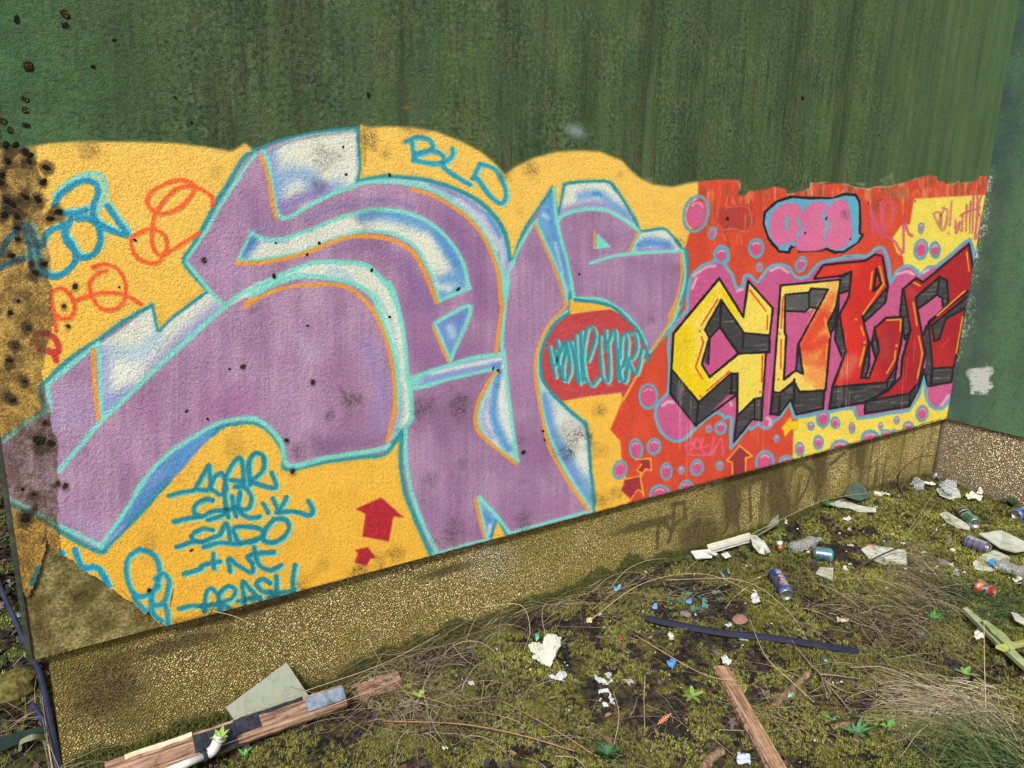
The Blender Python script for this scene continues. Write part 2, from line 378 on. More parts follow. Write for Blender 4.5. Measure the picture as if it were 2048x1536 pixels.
TAGS = {  # name: (width, colour, light offset, strokes)
    'names': (9.5, TAG, 1, ['H 150 525 240 500 350 480', 'H 470 285 440 330 370 455 400 475 480 460 470 290', 'H 480 450 520 370 575 345 600 410 605 480 560 515 500 480', 'H 590 480 620 340 690 235 735 250 750 430', 'H 640 400 745 410',
              'H 800 440 790 260 840 185 905 210 905 310 850 375 800 405 840 425 1000 460 970 340', 'H 190 735 300 705 420 690 500 650 620 640', 'H 500 560 440 555 360 600 355 660 400 690', 'H 460 720 560 690 620 650', 'H 600 520 605 620 625 700', 'H 655 530 670 620 690 690', 'H 600 640 700 620',
              'H 720 500 705 600 730 655', 'H 680 455 760 460 810 540 790 620 720 650 790 700 880 690', 'H 905 590 945 660', 'H 980 545 1005 600 1030 640 1090 540', 'H 1010 660 1150 650 1270 682 1300 640 1265 565',
              'H 500 800 430 788 350 825 335 870 410 892 500 860 560 835 600 745 630 800 640 880', 'H 210 935 330 895 420 892', 'H 430 935 560 900 700 910 860 870', 'H 700 900 670 790 760 770 880 790 895 850 800 900', 'H 990 710 1080 715 1110 780 1060 860 980 900 910 880 920 800 990 710',
              'H 270 1150 400 1110 420 1080 560 1052', 'H 505 990 510 1110', 'H 640 1130 630 1030 700 1080 810 1140 820 1070 780 1010 880 985 990 978', 'H 835 940 840 1000 880 1085 960 1120 1050 1080',
              'H 230 1430 330 1405 420 1412', 'H 430 1440 450 1300 490 1265 540 1320 575 1420', 'H 400 1410 500 1395 570 1380', 'H 560 1440 550 1320 620 1250 680 1275 660 1340 590 1380 640 1430', 'H 700 1370 780 1350 880 1335', 'H 755 1390 740 1215 800 1270 900 1380',
              'H 960 1225 900 1190 850 1230 900 1290 985 1300 930 1385', 'H 1010 1170 1015 1330', 'H 1000 1310 1150 1280', 'H 1160 1080 1140 1200 1150 1310']),
    'loops': (10, (30, 150, 176), 1, ['G 1110 550 1230 600 1275 740 1230 870 1140 930 1060 900 1010 760 1020 630 1110 550', 'G 1240 790 1310 750 1350 820 1310 970 1230 1000 1215 910 1265 850', 'G 1070 900 1080 960 1180 1060', 'G 1205 950 1220 1060 1290 1130', 'G 1320 1000 1340 1060 1340 1150']),
    'remnant': (12, (20, 150, 195), 1, ['G 600 560 625 640 665 720', 'G 745 690 800 720 850 830', 'G 690 705 725 700', 'G 490 580 498 590', 'G 840 780 870 850', 'G 310 700 290 760 250 830']),
    'blue': (11, (40, 150, 186), 2, ['A 430 600 480 520 600 430 700 405 770 440 780 510 745 600 745 690 820 770 1010 840 940 730 860 610', 'A 500 670 620 662 690 642', 'A 620 712 700 710 780 770 800 880 760 980 680 1020 620 1000 560 900 520 830 570 700',
             'A 510 760 520 880 590 960 600 1050 520 1140 420 1170 340 1110 290 960 250 800 190 780 240 950 250 1080 310 1140 420 1172', 'A 150 800 60 880 0 1000', 'A 0 1100 90 1060 190 1025', 'A 480 775 380 820 330 930 300 900']),
    'orange': (9, (250, 98, 42), 0, ['A 1705 600 1690 530 1610 475 1500 450 1400 480 1310 570 1240 680 1220 780 1215 900 1255 985 1320 990 1520 870 1590 830', 'A 1570 450 1480 402 1350 420 1220 490 1175 570 1220 640 1310 670 1440 620 1540 510 1560 450',
               'A 1230 780 1100 830 1048 880 1080 1000 1160 1055 1260 1060 1330 960 1320 850 1240 790']),
    'orange2': (9, (246, 92, 46), 0, ['A 740 1100 850 1075 950 1120 1005 1240 990 1370 900 1440 800 1420 730 1320 720 1220 780 1150 860 1125', 'A 590 1370 720 1325 850 1300 1000 1322 1130 1395', 'A 410 1290 490 1265 560 1320 600 1420 560 1500 470 1500 420 1430 405 1300',
                'D 440 150 450 250']),
    'faded': (14, (200, 58, 48), 0, ['D 255 345 330 265 430 300 470 380 440 430 370 400 300 380', 'D 430 420 450 480']),
    'bld': (9, (36, 160, 186), 1, ['B 1250 212 1330 180 1430 200 1455 265 1330 320 1310 312', 'B 1295 210 1312 360', 'B 1315 312 1440 285 1530 315 1540 370 1470 388 1300 362', 'B 1618 270 1612 330 1545 390 1572 440 1760 562', 'B 1780 510 1835 395', 'B 1840 390 1950 430 2020 540 2045 640 2010 705 1920 650 1820 515 1780 505']),
    'circle': (6.5, (34, 152, 168), 1, ['F 790 530 815 660 838 770', 'F 850 480 870 600 830 690 800 640', 'F 830 560 870 680 900 800', 'F 880 580 915 495 925 560 900 700 905 800', 'F 930 495 960 700 930 805', 'F 960 490 990 600 1020 810', 'F 1000 440 1010 620 1032 825', 'F 1045 410 1048 600 1060 805',
              'F 1100 640 1155 480 1150 400 1110 372 1080 450 1060 620 1080 780 1130 840 1185 780', 'F 1195 450 1200 620 1220 780 1260 805 1272 700 1262 500', 'F 1238 400 1245 560', 'F 1262 500 1312 400 1330 560 1342 795', 'F 1340 560 1355 790',
              'F 1360 620 1365 480 1395 425 1415 500 1400 650 1360 720 1372 800 1402 800 1420 680', 'F 1430 420 1475 440 1492 540 1460 620 1425 640 1478 750 1502 710 1530 560']),
    'pink1': (6, (214, 84, 120), 0, ['K 318 220 325 320 337 412', 'K 318 240 350 320 372 400', 'K 340 360 380 350', 'K 385 200 392 430', 'K 400 420 405 240 440 203 465 240 450 330 400 405 470 450 525 522 530 335 560 400 585 418']),
    'pink2': (4.5, (208, 122, 120), 0, ['K 720 280 750 265 768 300 760 360 725 290', 'K 790 235 758 320 775 385 800 340 808 260 780 240', 'K 835 200 822 350', 'K 815 402 818 406']),
    'pink3': (4.2, (206, 96, 118), 0, ['K 860 320 862 405 890 330 870 360 895 385', 'K 905 280 900 390', 'K 930 220 925 392', 'K 955 200 948 402', 'K 975 155 966 402', 'K 1000 140 988 420', 'K 1025 160 1000 250 1020 310 1000 410 980 425 1012 230', 'K 890 290 940 262 1010 245']),
    'pink4': (5, (226, 96, 140), 0, ['N 540 540 600 520 562 595 540 540', 'N 610 500 640 530 620 562 590 535 610 500', 'N 655 500 640 560 670 600 702 590', 'N 640 560 690 540', 'N 720 490 708 600 768 500 782 605', 'N 560 600 640 605 700 600']),
}


DOTS = '33 38 11 4|130 28 12 0|130 50 9 2|57 133 14 1|50 198 10 0|50 220 10 0|7 243 11 1|20 260 10 1|52 250 9 2|12 290 11 2|30 290 11 4|50 302 10 4|60 310 9 2|58 322 9 4|93 335 10 4|87 363 10 4|15 322 9 2|3 350 9 4|2 365 8 4|50 393 10 4|76 398 12 2|117 423 11 4|100 437 9 2|25 408 11 4|33 432 9 4|12 400 9 2|8 430 10 4|33 455 8 4|35 478 8 2|24 510 8 4|63 528 9 0|88 527 8 4|70 545 9 4|36 602 6 4|20 625 7 2|55 655 8 3|30 690 9 0|18 720 8 2|48 762 7 4|25 800 8 2|150 573 9 0|128 612 6 1|136 652 6 3|238 574 4 2|270 480 5 2|408 520 7 0|548 552 6 2|686 294 4 2|692 349 4 2|779 350 5 2|638 486 5 1|551 486 3 2|614 509 4 2|743 540 5 2|916 578 5 1|779 634 4 2|615 651 4 2|625 764 7 3|486 733 6 0|459 738 4 2|373 822 5 3|415 838 4 2|585 942 7 2|573 880 6 2|383 1100 5 4|78 880 15 3|102 886 11 3|130 972 9 0|116 966 6 3|90 845 6 2|70 1018 6 1|67 988 6 4|45 978 5 4|50 1035 13 2|996 740 4 4|986 737 4 4|1047 904 5 4|1089 880 3 4|1086 862 4 2|1605 196 6 2|1757 270 4 4|1920 54 3 4|737 190 5 2|383 245 5 2|228 80 5 4|186 133 7 4|350 195 5 4|260 1205 2 4|298 1180 6 4|1455 437 5 2|1158 548 3 4|1460 262 3 4|1598 260 3 4|1625 170 3 4|1685 230 3 4|1765 297 3 4|1610 466 4 4|1652 437 5 4|1736 406 4 4|1760 400 3 4|1700 478 4 4|1830 402 4 4'
HALOS = [(x, y, r) for x, y, r, k in ([float(v) for v in d.split()] for d in DOTS.split('|')) if r >= 6 and y > 230]


def ellipse(b, k=1.0, n=28, dy=0):
    t, x, y, rx, ry, a = b[0], *map(float, b[1:])
    ox, oy, f = TILE[t]; th = np.linspace(0, 2 * np.pi, n, endpoint=False); a = np.radians(a)
    u, v = rx * k * np.cos(th) / f, ry * k * np.sin(th) / f
    return np.c_[ox + x / f + u * np.cos(a) - v * np.sin(a), oy + (y + dy) / f + u * np.sin(a) + v * np.cos(a)]


def paint_mural():
    c = Canvas(); S = c.stroke; Fl = c.fill
    # faint old marks on the green
    for x, y, r, col, o in [(1153, 262, 26, (150, 168, 172), .8), (1143, 256, 20, (160, 178, 182), .6), (1166, 268, 16, (150, 165, 170), .5), (813, 215, 7, (190, 80, 50), .8), (828, 208, 22, (150, 90, 60), .35), (962, 264, 7, (200, 80, 50), .6), (975, 268, 10, (170, 80, 55), .4),
                            (1107, 290, 12, (150, 90, 60), .4), (1078, 272, 10, (160, 175, 150), .35), (1250, 120, 12, (140, 165, 130), .4), (1085, 262, 8, (170, 185, 160), .3), (1225, 335, 10, (150, 165, 150), .4), (1300, 358, 9, (190, 195, 180), .5)]:
        S([(x - 4, y), (x + 4, y + 2)], r, col, soft=r * .6, op=o)
    for s, w, o in [('C 1060 240 1065 130 1130 100 1190 130 1215 250 1180 340 1100 250 1060 240', 4, .55), ('C 1060 235 1120 230 1200 340', 3, .4), ('C 430 40 440 170', 5, .4), ('C 20 100 60 260 100 300', 7, .4), ('B 1330 100 1430 70', 12, .25)]:
        S(P(s), w, (170, 84, 56), soft=2.5, op=o)
    for s in ['K 440 55 470 5', 'K 455 40 475 95', 'K 380 70 450 30', 'K 200 80 290 88', 'K 240 90 280 100', 'J 920 90 935 60']:
        S(P(s), 3, (200, 205, 190), soft=3, op=.5, wob=3)
    Fl(P('K 378 60 470 8 475 92 388 100'), (120, 135, 110), soft=2, op=.5)
    # background fields
    ypoly = np.vstack([YTOP, P('X 1600 1400 -155 1400')])
    my = Fl(ypoly, YEL, soft=3)
    g = np.linspace(0, 1, CH_, dtype=np.float32)[:, None, None]
    gx = np.linspace(0, 1, CW, dtype=np.float32)[None, :, None]
    c.rgb += (my[..., None] * (np.array([3, 10, 26]) * (1 - 1.7 * g) - np.array([8, 10, 4]) * np.clip(g * 2 - 1, 0, 1) * (1 - gx)))
    dirt = np.clip(c.mid * 2.4 - .25, 0, 1) * np.clip(.5 + c.wob * 3, 0, 1) * (c.grain > 0)
    c.rgb = c.rgb * (1 - (dirt * my * .5)[..., None]) + np.array([96, 80, 40]) * (dirt * my * .5)[..., None]
    S(P('B 905 75 920 300 915 400'), 5, (120, 90, 30), soft=3, op=.45); S(P('B 890 90 895 300 885 480'), 9, (236, 178, 60), op=.8)
    mr = Fl(REDF, RED, soft=1)
    k = (np.clip(vnoise(CH_, CW, 26, sx=.5, sy=2) * 2 - .9, 0, 1) * mr)
    c.rgb = c.rgb * (1 - k[..., None] * .45) + np.array([238, 96, 56]) * k[..., None] * .45
    zt = np.zeros((CH_, 1), np.float32); zt[:, 0] = np.clip((470 - CY0 - np.arange(CH_)) / 90., 0, 1)
    st = np.clip(vnoise(CH_, CW, 10, sx=.5, sy=3) * 2.6 - 1.5, 0, 1) * mr * zt
    c.rgb = c.rgb * (1 - st[..., None] * .75) + np.array([240, 160, 110]) * st[..., None] * .75
    st = np.clip(vnoise(CH_, CW, 14, sx=.6, sy=2.4) * 2.6 - 1.7, 0, 1) * mr * zt
    c.rgb = c.rgb * (1 - st[..., None] * .7) + np.array([110, 84, 54]) * st[..., None] * .7
    edge = REDF[:44] if len(REDF) > 44 else REDF
    for i in range(3, 60):
        j = i % (len(edge) - 2); a = edge[j] + rngp.normal(0, 2, 2) + [rngp.uniform(-10, 14), 3]
        if a[1] < 400: S([a, a + [rngp.normal(0, 1.5), rngp.uniform(6, 30)]], rngp.uniform(1, 3), (236, 200, 160), soft=1.2, op=.35, wob=2)
    S(np.vstack([edge[12:20]]), 1.6, (240, 205, 170), soft=1, op=.55, sm=False, wob=3); S(edge[20:40], 1.6, (240, 215, 180), soft=1, op=.6, sm=False, wob=3)
    for s, w in [('J 400 300 560 280', 40), ('J 395 350 570 350', 44), ('J 420 400 560 390', 30)]: S(P(s), w / 3.17 * 1.6, (176, 60, 56), soft=3, op=.8, wob=3)
    for s in ['J 430 268 540 262 570 300 582 360 560 420', 'J 430 190 415 260', 'J 550 190 570 300', 'J 400 412 470 405 540 425', 'J 505 440 520 500', 'J 400 440 420 480', 'J 560 170 590 230', 'J 470 225 475 250', 'J 500 215 503 250']:
        S(P(s), 2, (238, 150, 110), soft=1.2, op=.6)
    for i in range(26):
        x, y = rngp.uniform(1385, 1560), rngp.uniform(380, 470); S([(x, y), (x + rngp.normal(0, 6), y + rngp.uniform(8, 40))], rngp.uniform(1, 4), [(244, 150, 100), (160, 60, 50), (120, 90, 60)][i % 3], soft=1.8, op=.3, wob=3)
    for i in range(26):
        x, y = rngp.uniform(1730, 1960), rngp.uniform(352, 400); S([(x, y), (x + rngp.normal(0, 10), y + rngp.uniform(0, 26))], rngp.uniform(2, 8), [(244, 150, 90), (150, 90, 60), (238, 120, 60)][i % 3], soft=2.5, op=.3, wob=3)
    S(P('K 700 60 690 85'), 14, (128, 84, 58), soft=6, op=.6, wob=3); S(P('K 440 140 540 165'), 12, (180, 120, 80), soft=6, op=.6, wob=3); S(P('K 1030 60 1040 110'), 8, (130, 100, 70), soft=4, op=.6, wob=3)
    Fl(LYEL, (247, 224, 92), soft=1); Fl(LYE2, (248, 220, 84), soft=1)
    # purple piece
    ms = Fl(spline(SIL, 1), PUR, soft=1)
    ms = ms.copy()
    # tone drift over the purple
    lr = np.clip((np.arange(CW) + CX0 - 700) / 500., 0, 1)[None].astype(np.float32) * np.ones((CH_, 1), np.float32)
    c.rgb += ms[..., None] * ((c.mid[..., None] * [26, 30, 20]) + lr[..., None] * [-6, -8, -2] + (1 - lr[..., None]) * [6, 6, 6])
    vs = (vnoise(CH_, CW, 9, sx=.5, sy=9) - .5) + (vnoise(CH_, CW, 34, sx=.6, sy=4) - .5)
    c.rgb += (ms * vs)[..., None] * [15, 15, 12]
    for s, w, col, o in [('E 1320 250 1340 500 1500 650 1700 600', 70, (142, 96, 150), .6), ('B 1600 850 1750 1100 1830 1300 1850 1530', 46, (140, 98, 152), .55), ('B 1200 1150 1350 1400 1440 1530', 30, (132, 100, 160), .5),
                         ('E 550 1330 800 1310 1000 1290', 36, (126, 88, 128), .5), ('E 700 750 820 950 880 1100', 60, (148, 104, 140), .5), ('D 1900 800 1750 880 1950 850', 60, (168, 104, 156), .5), ('I 240 200 500 300 640 200', 70, (138, 98, 136), .6),
                         ('I 350 1200 700 1180', 50, (140, 98, 140), .5), ('I 1000 1100 1350 1020', 50, (146, 104, 142), .45), ('I 1050 400 1250 700', 36, (148, 104, 150), .5), ('D 1100 800 1200 950', 50, (166, 116, 160), .5),
                         ('B 700 1080 900 1030 1100 1100', 26, (140, 102, 150), .5), ('B 450 830 700 740 900 690 1100 680 1300 730', 10, (130, 124, 180), .6), ('B 60 900 180 930', 22, (140, 130, 180), .5), ('A 1990 500 2040 700', 34, (140, 102, 146), .5),
                         ('D 500 950 600 960', 60, (190, 170, 214), .5), ('D 480 750 640 800', 60, (176, 150, 190), .6), ('A 1640 1000 1900 1150', 50, (172, 140, 190), .4), ('E 940 500 1060 900 1000 1200', 26, (146, 132, 192), .55),
                         ('E 400 480 500 600', 26, (186, 164, 206), .5), ('E 200 1000 600 1100', 40, (176, 140, 180), .4), ('G 600 300 760 420', 40, (184, 160, 200), .5), ('C 1050 1050 1060 1450', 20, (148, 106, 150), .4), ('C 1200 1000 1210 1500', 16, (140, 100, 140), .4),
                         ('F 560 300 570 900', 60, (170, 126, 172), .4), ('E 1850 250 1860 280', 12, (196, 110, 176), .5)]:
        S(P(s), w, col, soft=w * .6, op=o, clip=ms, keep_a=True)

    def patch(poly, base, brushes, sp=True):
        m = Fl(spline(P(poly), 4, True) if sp else P(poly), base, soft=1)
        for s, w, col, o in brushes: S(P(s), w, col, soft=w * .5, op=o, clip=m, keep_a=True)
        return m
    patch('D 800 350 1000 215 1215 45 1240 180 1265 255 1310 215 1560 5 A 1662 1290 D 1800 50 1500 330 1250 560 1000 800 815 950 800 600', WHT, [('D 830 900 1100 700 1500 300 1750 90', 36, VIO, .8), ('D 820 420 830 700 830 900', 34, (160, 174, 220), .8), ('D 930 420 1100 430 1250 300', 30, (168, 206, 226), .7), ('D 1000 600 1100 620', 40, (236, 240, 226), .7), ('D 850 830 1050 740', 26, (140, 160, 216), .6)], False)
    patch('B 110 290 400 165 868 105 870 300 880 400 866 525 660 630 300 830 220 780 190 600 150 400', WHT, [('B 160 330 190 600 250 800', 30, (130, 160, 215), .8), ('B 200 560 400 450 560 600 700 590', 34, (130, 172, 220), .75), ('B 240 740 400 680 600 600', 26, (146, 130, 190), .85), ('B 300 800 360 760', 20, (160, 124, 176), .8),
          ('B 330 580 400 560', 14, (210, 228, 224), .7), ('B 150 290 400 190 860 120', 8, (110, 130, 150), .6), ('B 400 330 800 260', 40, (232, 234, 214), .8), ('B 860 150 865 500', 8, (150, 180, 190), .5)], False)
    patch('A 2015 815 B 30 955 120 990 250 992 450 930 700 830 900 770 1050 755 1250 780 1450 870 1600 1010 1700 1170 1760 1385 1515 1485 1450 1280 1350 1090 1250 1000 1100 940 900 930 700 980 450 1080 200 1140 A 1900 1045', WHT,
          [('B -60 1100 20 1000', 26, (74, 130, 200), .95), ('B 120 1010 300 1010', 8, (130, 180, 215), .7), ('B 900 800 1080 790 1300 840 1480 930 1600 1060 1690 1250', 26, BLU, .9), ('B 1540 1300 1690 1320 1640 1430 1530 1450', 26, (100, 160, 216), .9), ('B 1590 1400', 10, (210, 228, 226), .8), ('B 1500 960 1640 1180', 20, (84, 146, 212), .7), ('B 1400 1000 1520 1240', 24, (232, 234, 212), .8)], False)
    patch('D 1760 90 1850 30 B -60 1400 60 1340 200 1290 500 1180 750 1180 920 1200 1030 1290 1120 1400 1180 1536 E 1210 330 1250 560 1260 760 1280 870 1290 1000 1290 1110 1240 1170 1225 1205 1160 1260 1105 1300 1150 1200 1190 1000 1190 750 1150 600 1090 400 1010 200 900 50 B 920 1400 800 1340 600 1300 420 1290 200 1350 0 1440', WHT,
          [('B 0 1410 200 1320 400 1270', 9, (140, 220, 208), .8), ('B 640 1250 740 1260 800 1330', 12, (170, 206, 226), .7), ('E 1000 100 1120 330 1170 560 1200 760', 8, (150, 216, 216), .7), ('E 1190 850 1200 1050 1160 1200', 14, (130, 170, 190), .7), ('E 1120 1290 1180 1200', 12, (130, 180, 190), .7)], False)
    patch('B 930 515 1100 495 1300 510 1450 535 1650 600 1800 675 1900 755 1980 845 2030 935 C 50 870 85 1025 110 1030 60 1180 35 1400 22 1150 -10 950 B 1970 1130 1900 1000 1820 880 1700 760 1550 650 1400 580 1250 545 1050 530 900 540', (200, 206, 222),
          [('B 1450 555 1700 660 1850 770', 9, (128, 140, 200), .7), ('B 1900 800 2000 960', 12, (96, 150, 215), .8), ('B 1750 790 1900 960 1980 1130', 9, (220, 226, 226), .7), ('C 40 900 60 1100 40 1300', 14, (170, 190, 220), .7), ('C 60 1050 50 1200', 9, (160, 140, 190), .5)], False)
    patch('E 1480 340 1765 215 1600 640', (110, 150, 212), [('E 1600 380 1620 440', 16, (190, 216, 226), .8), ('E 1560 340 1700 290', 10, (130, 120, 190), .5)], False)
    patch('E 1270 800 1400 750 1600 685 1800 625 2020 590 2035 710 1950 715 1600 795 1400 852 1280 870', (140, 164, 212), [('E 1450 745 1700 690 2010 630', 9, (232, 232, 224), .9), ('E 1950 695 2010 690', 14, (92, 146, 210), .8), ('E 1300 820 1350 790', 14, (140, 226, 212), .8)], False)
    patch('F 365 735 300 870 232 1050 232 1150 300 1280 545 1455 500 1150 455 850 430 640 410 690', (220, 228, 222), [('F 380 760 360 900 350 1100 430 1300 470 1350', 18, BLU, .95), ('F 300 950 260 1120 330 1260', 12, (166, 160, 212), .7), ('F 420 820 400 1000', 8, (236, 238, 228), .8), ('F 395 700 400 730', 10, (92, 146, 210), .8), ('F 500 1300 520 1400', 8, (140, 200, 200), .6)], False)
    patch('C 425 475 330 620 290 745 400 980 500 1200 530 1400 552 1330 575 1285 598 1350 545 1080 490 880 450 690', (110, 170, 214), [('C 400 540 400 700 470 950 550 1250', 12, (90, 150, 214), .8), ('C 350 680 380 700', 8, (190, 220, 230), .8), ('C 440 900 500 1150', 7, (180, 214, 226), .7), ('C 500 1200 540 1300', 10, (160, 210, 220), .7)], False)
    patch('C 515 440 720 412 870 418 950 500 1110 800 1000 722 850 648 700 632 550 668 465 700', WHT, [('C 480 660 700 600 900 620 1060 730', 18, (150, 140, 200), .8), ('C 640 530 780 510 900 590 1000 670', 16, (110, 166, 220), .8), ('C 750 510 800 515', 8, (70, 150, 216), .9)], False)
    patch('C 1120 820 1300 795 1330 800 1455 960 1050 985', WHT, [('C 1110 920 1200 900 1340 920', 20, (80, 140, 208), .9), ('C 1120 965 1380 955', 9, (140, 120, 196), .8)], False)
    patch('F 718 780 800 895 890 985 1000 1085 1085 1152 1110 1300 1125 1500 I 1632 1000 1600 1030 1480 860 1370 680 1270 460 1210 280 1195 100', (222, 226, 216), [('I 1230 150 1300 420 1400 620 1540 860 1600 960', 26, (96, 154, 216), .9), ('I 1250 350 1350 600 1500 820', 12, (140, 140, 204), .6), ('I 1380 330 1500 520 1560 620', 26, (228, 230, 218), .8), ('I 1570 800 1610 980', 14, (110, 170, 190), .7)], False)
    patch('I 708 940 850 1090 960 1235 925 1245 856 1112 795 1275 765 1262', (130, 170, 214), [('I 760 1080 800 1140', 14, (80, 144, 212), .9), ('I 800 1160 790 1230', 6, (220, 228, 226), .7)], False)
    patch('D 1080 1536 1200 1390 1300 1285 1600 1075 1750 1000 1860 990 1780 1015 1600 1185 1450 1365 G 1370 0 1250 130 1100 300 980 420 840 562 810 530 900 370 1160 0', (92, 150, 206), [('G 850 540 1050 320 1330 0', 20, (70, 126, 170), .5), ('G 860 500 980 380', 12, (150, 160, 214), .7), ('D 1500 1180 1700 1050', 20, (96, 158, 216), .6), ('D 1160 1480 1300 1400', 14, (140, 150, 210), .5)], False)
    m = Fl(P('C 772 822 895 940 765 955'), CYA)
    # teal outer outlines
    for s, w in [('D 20 1110 150 1025 335 890 345 850 320 705 370 650 500 520 640 410 800 310 950 195 1100 105 1215 42', 8), ('D 1215 42 1240 140 1262 240 1290 235 1370 150 1560 5 A 1662 1292', 6), ('A 1662 1285 1560 1175 1470 1055 1490 990', 7), ('A 1490 1000 1600 830 1740 560 1800 470 1900 300 1960 210 2030 178', 8),
                 ('B 20 278 100 255 200 215 400 160 600 125 750 110 868 100', 6), ('B 862 100 868 250 880 400 862 525', 5), ('B 862 528 1000 502 1100 490 1300 505 1450 530 1650 595 1800 670 1900 750 1980 840 2030 930 C 50 870 80 1020', 8), ('C 75 1035 115 1030', 7), ('C 115 1030 145 925 200 790 270 680 340 580 420 462', 6), ('C 420 462 440 560 458 672', 4),
                 ('C 460 672 485 590 514 438', 5), ('C 514 438 560 422 720 410 865 415 930 480 1010 600 1080 720 1122 815', 6), ('C 1122 815 1200 802 1310 790 1400 870 1458 955', 5), ('C 1458 955 1482 975 1495 1080 1480 1250 1440 1400 1380 1536 F 1870 100 1840 200 1795 330 1700 450', 8), ('F 1580 650 1560 530 1500 405 1400 295 1300 215 1180 180 1000 158 968 98 952 262', 6), ('F 1760 370 1700 450 1590 600', 6),
                 ('F 950 262 850 338 785 435 738 550 726 650 742 790 800 882 890 982 1000 1082 1085 1152', 7), ('F 1085 1150 1110 1300 1125 1536 I 1610 760 1632 960 1625 1050', 6), ('I 105 400 85 560 90 700 120 900 190 1080 260 1250 335 1410', 8), ('I 112 400 60 470 0 540', 8), ('E 1235 1195 1170 1275 1080 1392 900 1418 600 1455 290 1515 275 1400 220 1290 130 1190 50 1150 -10 1140 D 1900 990 1780 1012 1700 1080', 7),
                 ('G 1360 10 1250 130 1100 300 980 420 840 560', 5), ('G 840 565 800 575 650 510 480 410 350 310 200 240 85 200', 9), ('I 856 1112 798 1285', 4), ('I 862 1115 935 1245', 5)]:
        S(P(s), w * 1.7, TEA, soft=w * .9, n=5, op=.2); S(P(s), w, TEA, soft=2.2, n=5, op=.93)
    # light cyan inner lines
    for s, w in [('D 30 1125 200 985 370 895 400 860 378 700 385 680 550 535 700 415 790 345', 10), ('D 30 1130 60 1110 220 990 360 905', 4), ('A 2045 190 1930 350 1760 610 1620 850 1500 1020', 8), ('A 1495 1060 1680 1290 1800 1400', 8), ('D 470 1370 620 1190 800 980 1000 790 1250 550 1500 320 1700 140 1820 40 B -90 1440 0 1400 200 1300 500 1185 750 1180 920 1200 1030 1290 1120 1400 1180 1536', 10),
                 ('E 1110 20 1150 100 1210 330 1245 560 1258 760 1280 870 1290 1000 1290 1110 1240 1170', 10), ('D 785 350 797 600 812 950', 8), ('B 0 1460 200 1350 420 1290 600 1300 800 1340 920 1400 1000 1470 E 1010 190 1090 400 1150 600 1180 750 1185 1000', 10), ('B 100 290 150 400 180 600 215 770 285 828 450 740 660 630', 9), ('B 660 630 850 560 900 545 1050 532 1250 545 1400 580 1550 650 1700 760 1820 880 1900 1000 1970 1130 2020 1280 2035 1450', 9),
                 ('A 2015 815 B 30 955 120 990 250 992 450 930 700 830 900 770 1050 755 1250 780 1450 870 1600 1010 1700 1170 1755 1385', 8.5), ('B 1755 1385 1515 1485', 8), ('B 1515 1485 1450 1280 1350 1090 1250 1000 1100 940 900 930 700 980 450 1080 200 1140 A 1900 1048', 7), ('A 1900 1048 2012 815', 6), ('E 1480 345 1765 215 1600 645', 9), ('E 1480 345 1600 645', 7), ('E 1280 790 1400 745 1600 680 1800 620 2020 592', 9), ('E 1290 868 1400 850 1600 792 1950 712', 8),
                 ('C 40 1400 60 1180 110 1050 160 930 240 790 300 720', 6), ('F 470 0 440 200 415 500 432 600 460 850 495 1150 540 1440', 8), ('F 365 740 300 870 232 1050 230 1150 300 1280 545 1450', 7), ('C 292 745 400 980 500 1200 540 1400', 6), ('C 430 470 450 690 490 880 545 1080 592 1345', 7), ('C 455 730 540 665 700 635 850 645 980 710 1080 780 1120 825', 8),
                 ('C 725 1065 900 1010 1100 985 1455 965', 7), ('C 1122 825 1050 985', 6), ('C 1462 970 1480 1150 1455 1300 1390 1500 F 1845 150 1790 320 1690 450 1600 580', 6), ('F 1000 148 1180 150 1290 192 1400 272 1500 382 1570 510', 7), ('F 940 250 830 335 762 430 712 570 702 700 712 850 740 1050 I 1290 480 1385 680 1490 860 1600 1035', 7),
                 ('E -20 1105 60 1120 150 1180 250 1300 312 1485 600 1425 900 1380 1070 1345 1110 1320', 10), ('I 125 400 125 600 155 820 205 1000 285 1200 375 1375', 9), ('I 350 1395 600 1322 790 1272', 7), ('I 955 1225 1300 1130 1610 1045', 7), ('I 705 940 735 1090 772 1255', 6), ('I 715 940 850 1085 955 1220', 8),
                 ('D 1080 1540 1250 1325 1400 1190 1600 1065 1750 985 1900 950 2040 950', 9), ('G 1155 0 1000 250 810 525', 9), ('G 810 530 600 425 430 340 250 235 85 150', 9)]:
        S(P(s), w * 1.5, CYA, soft=w * .8, n=5, op=.14); S(P(s), w * .92, CYA, soft=1.9, n=5, op=.92)
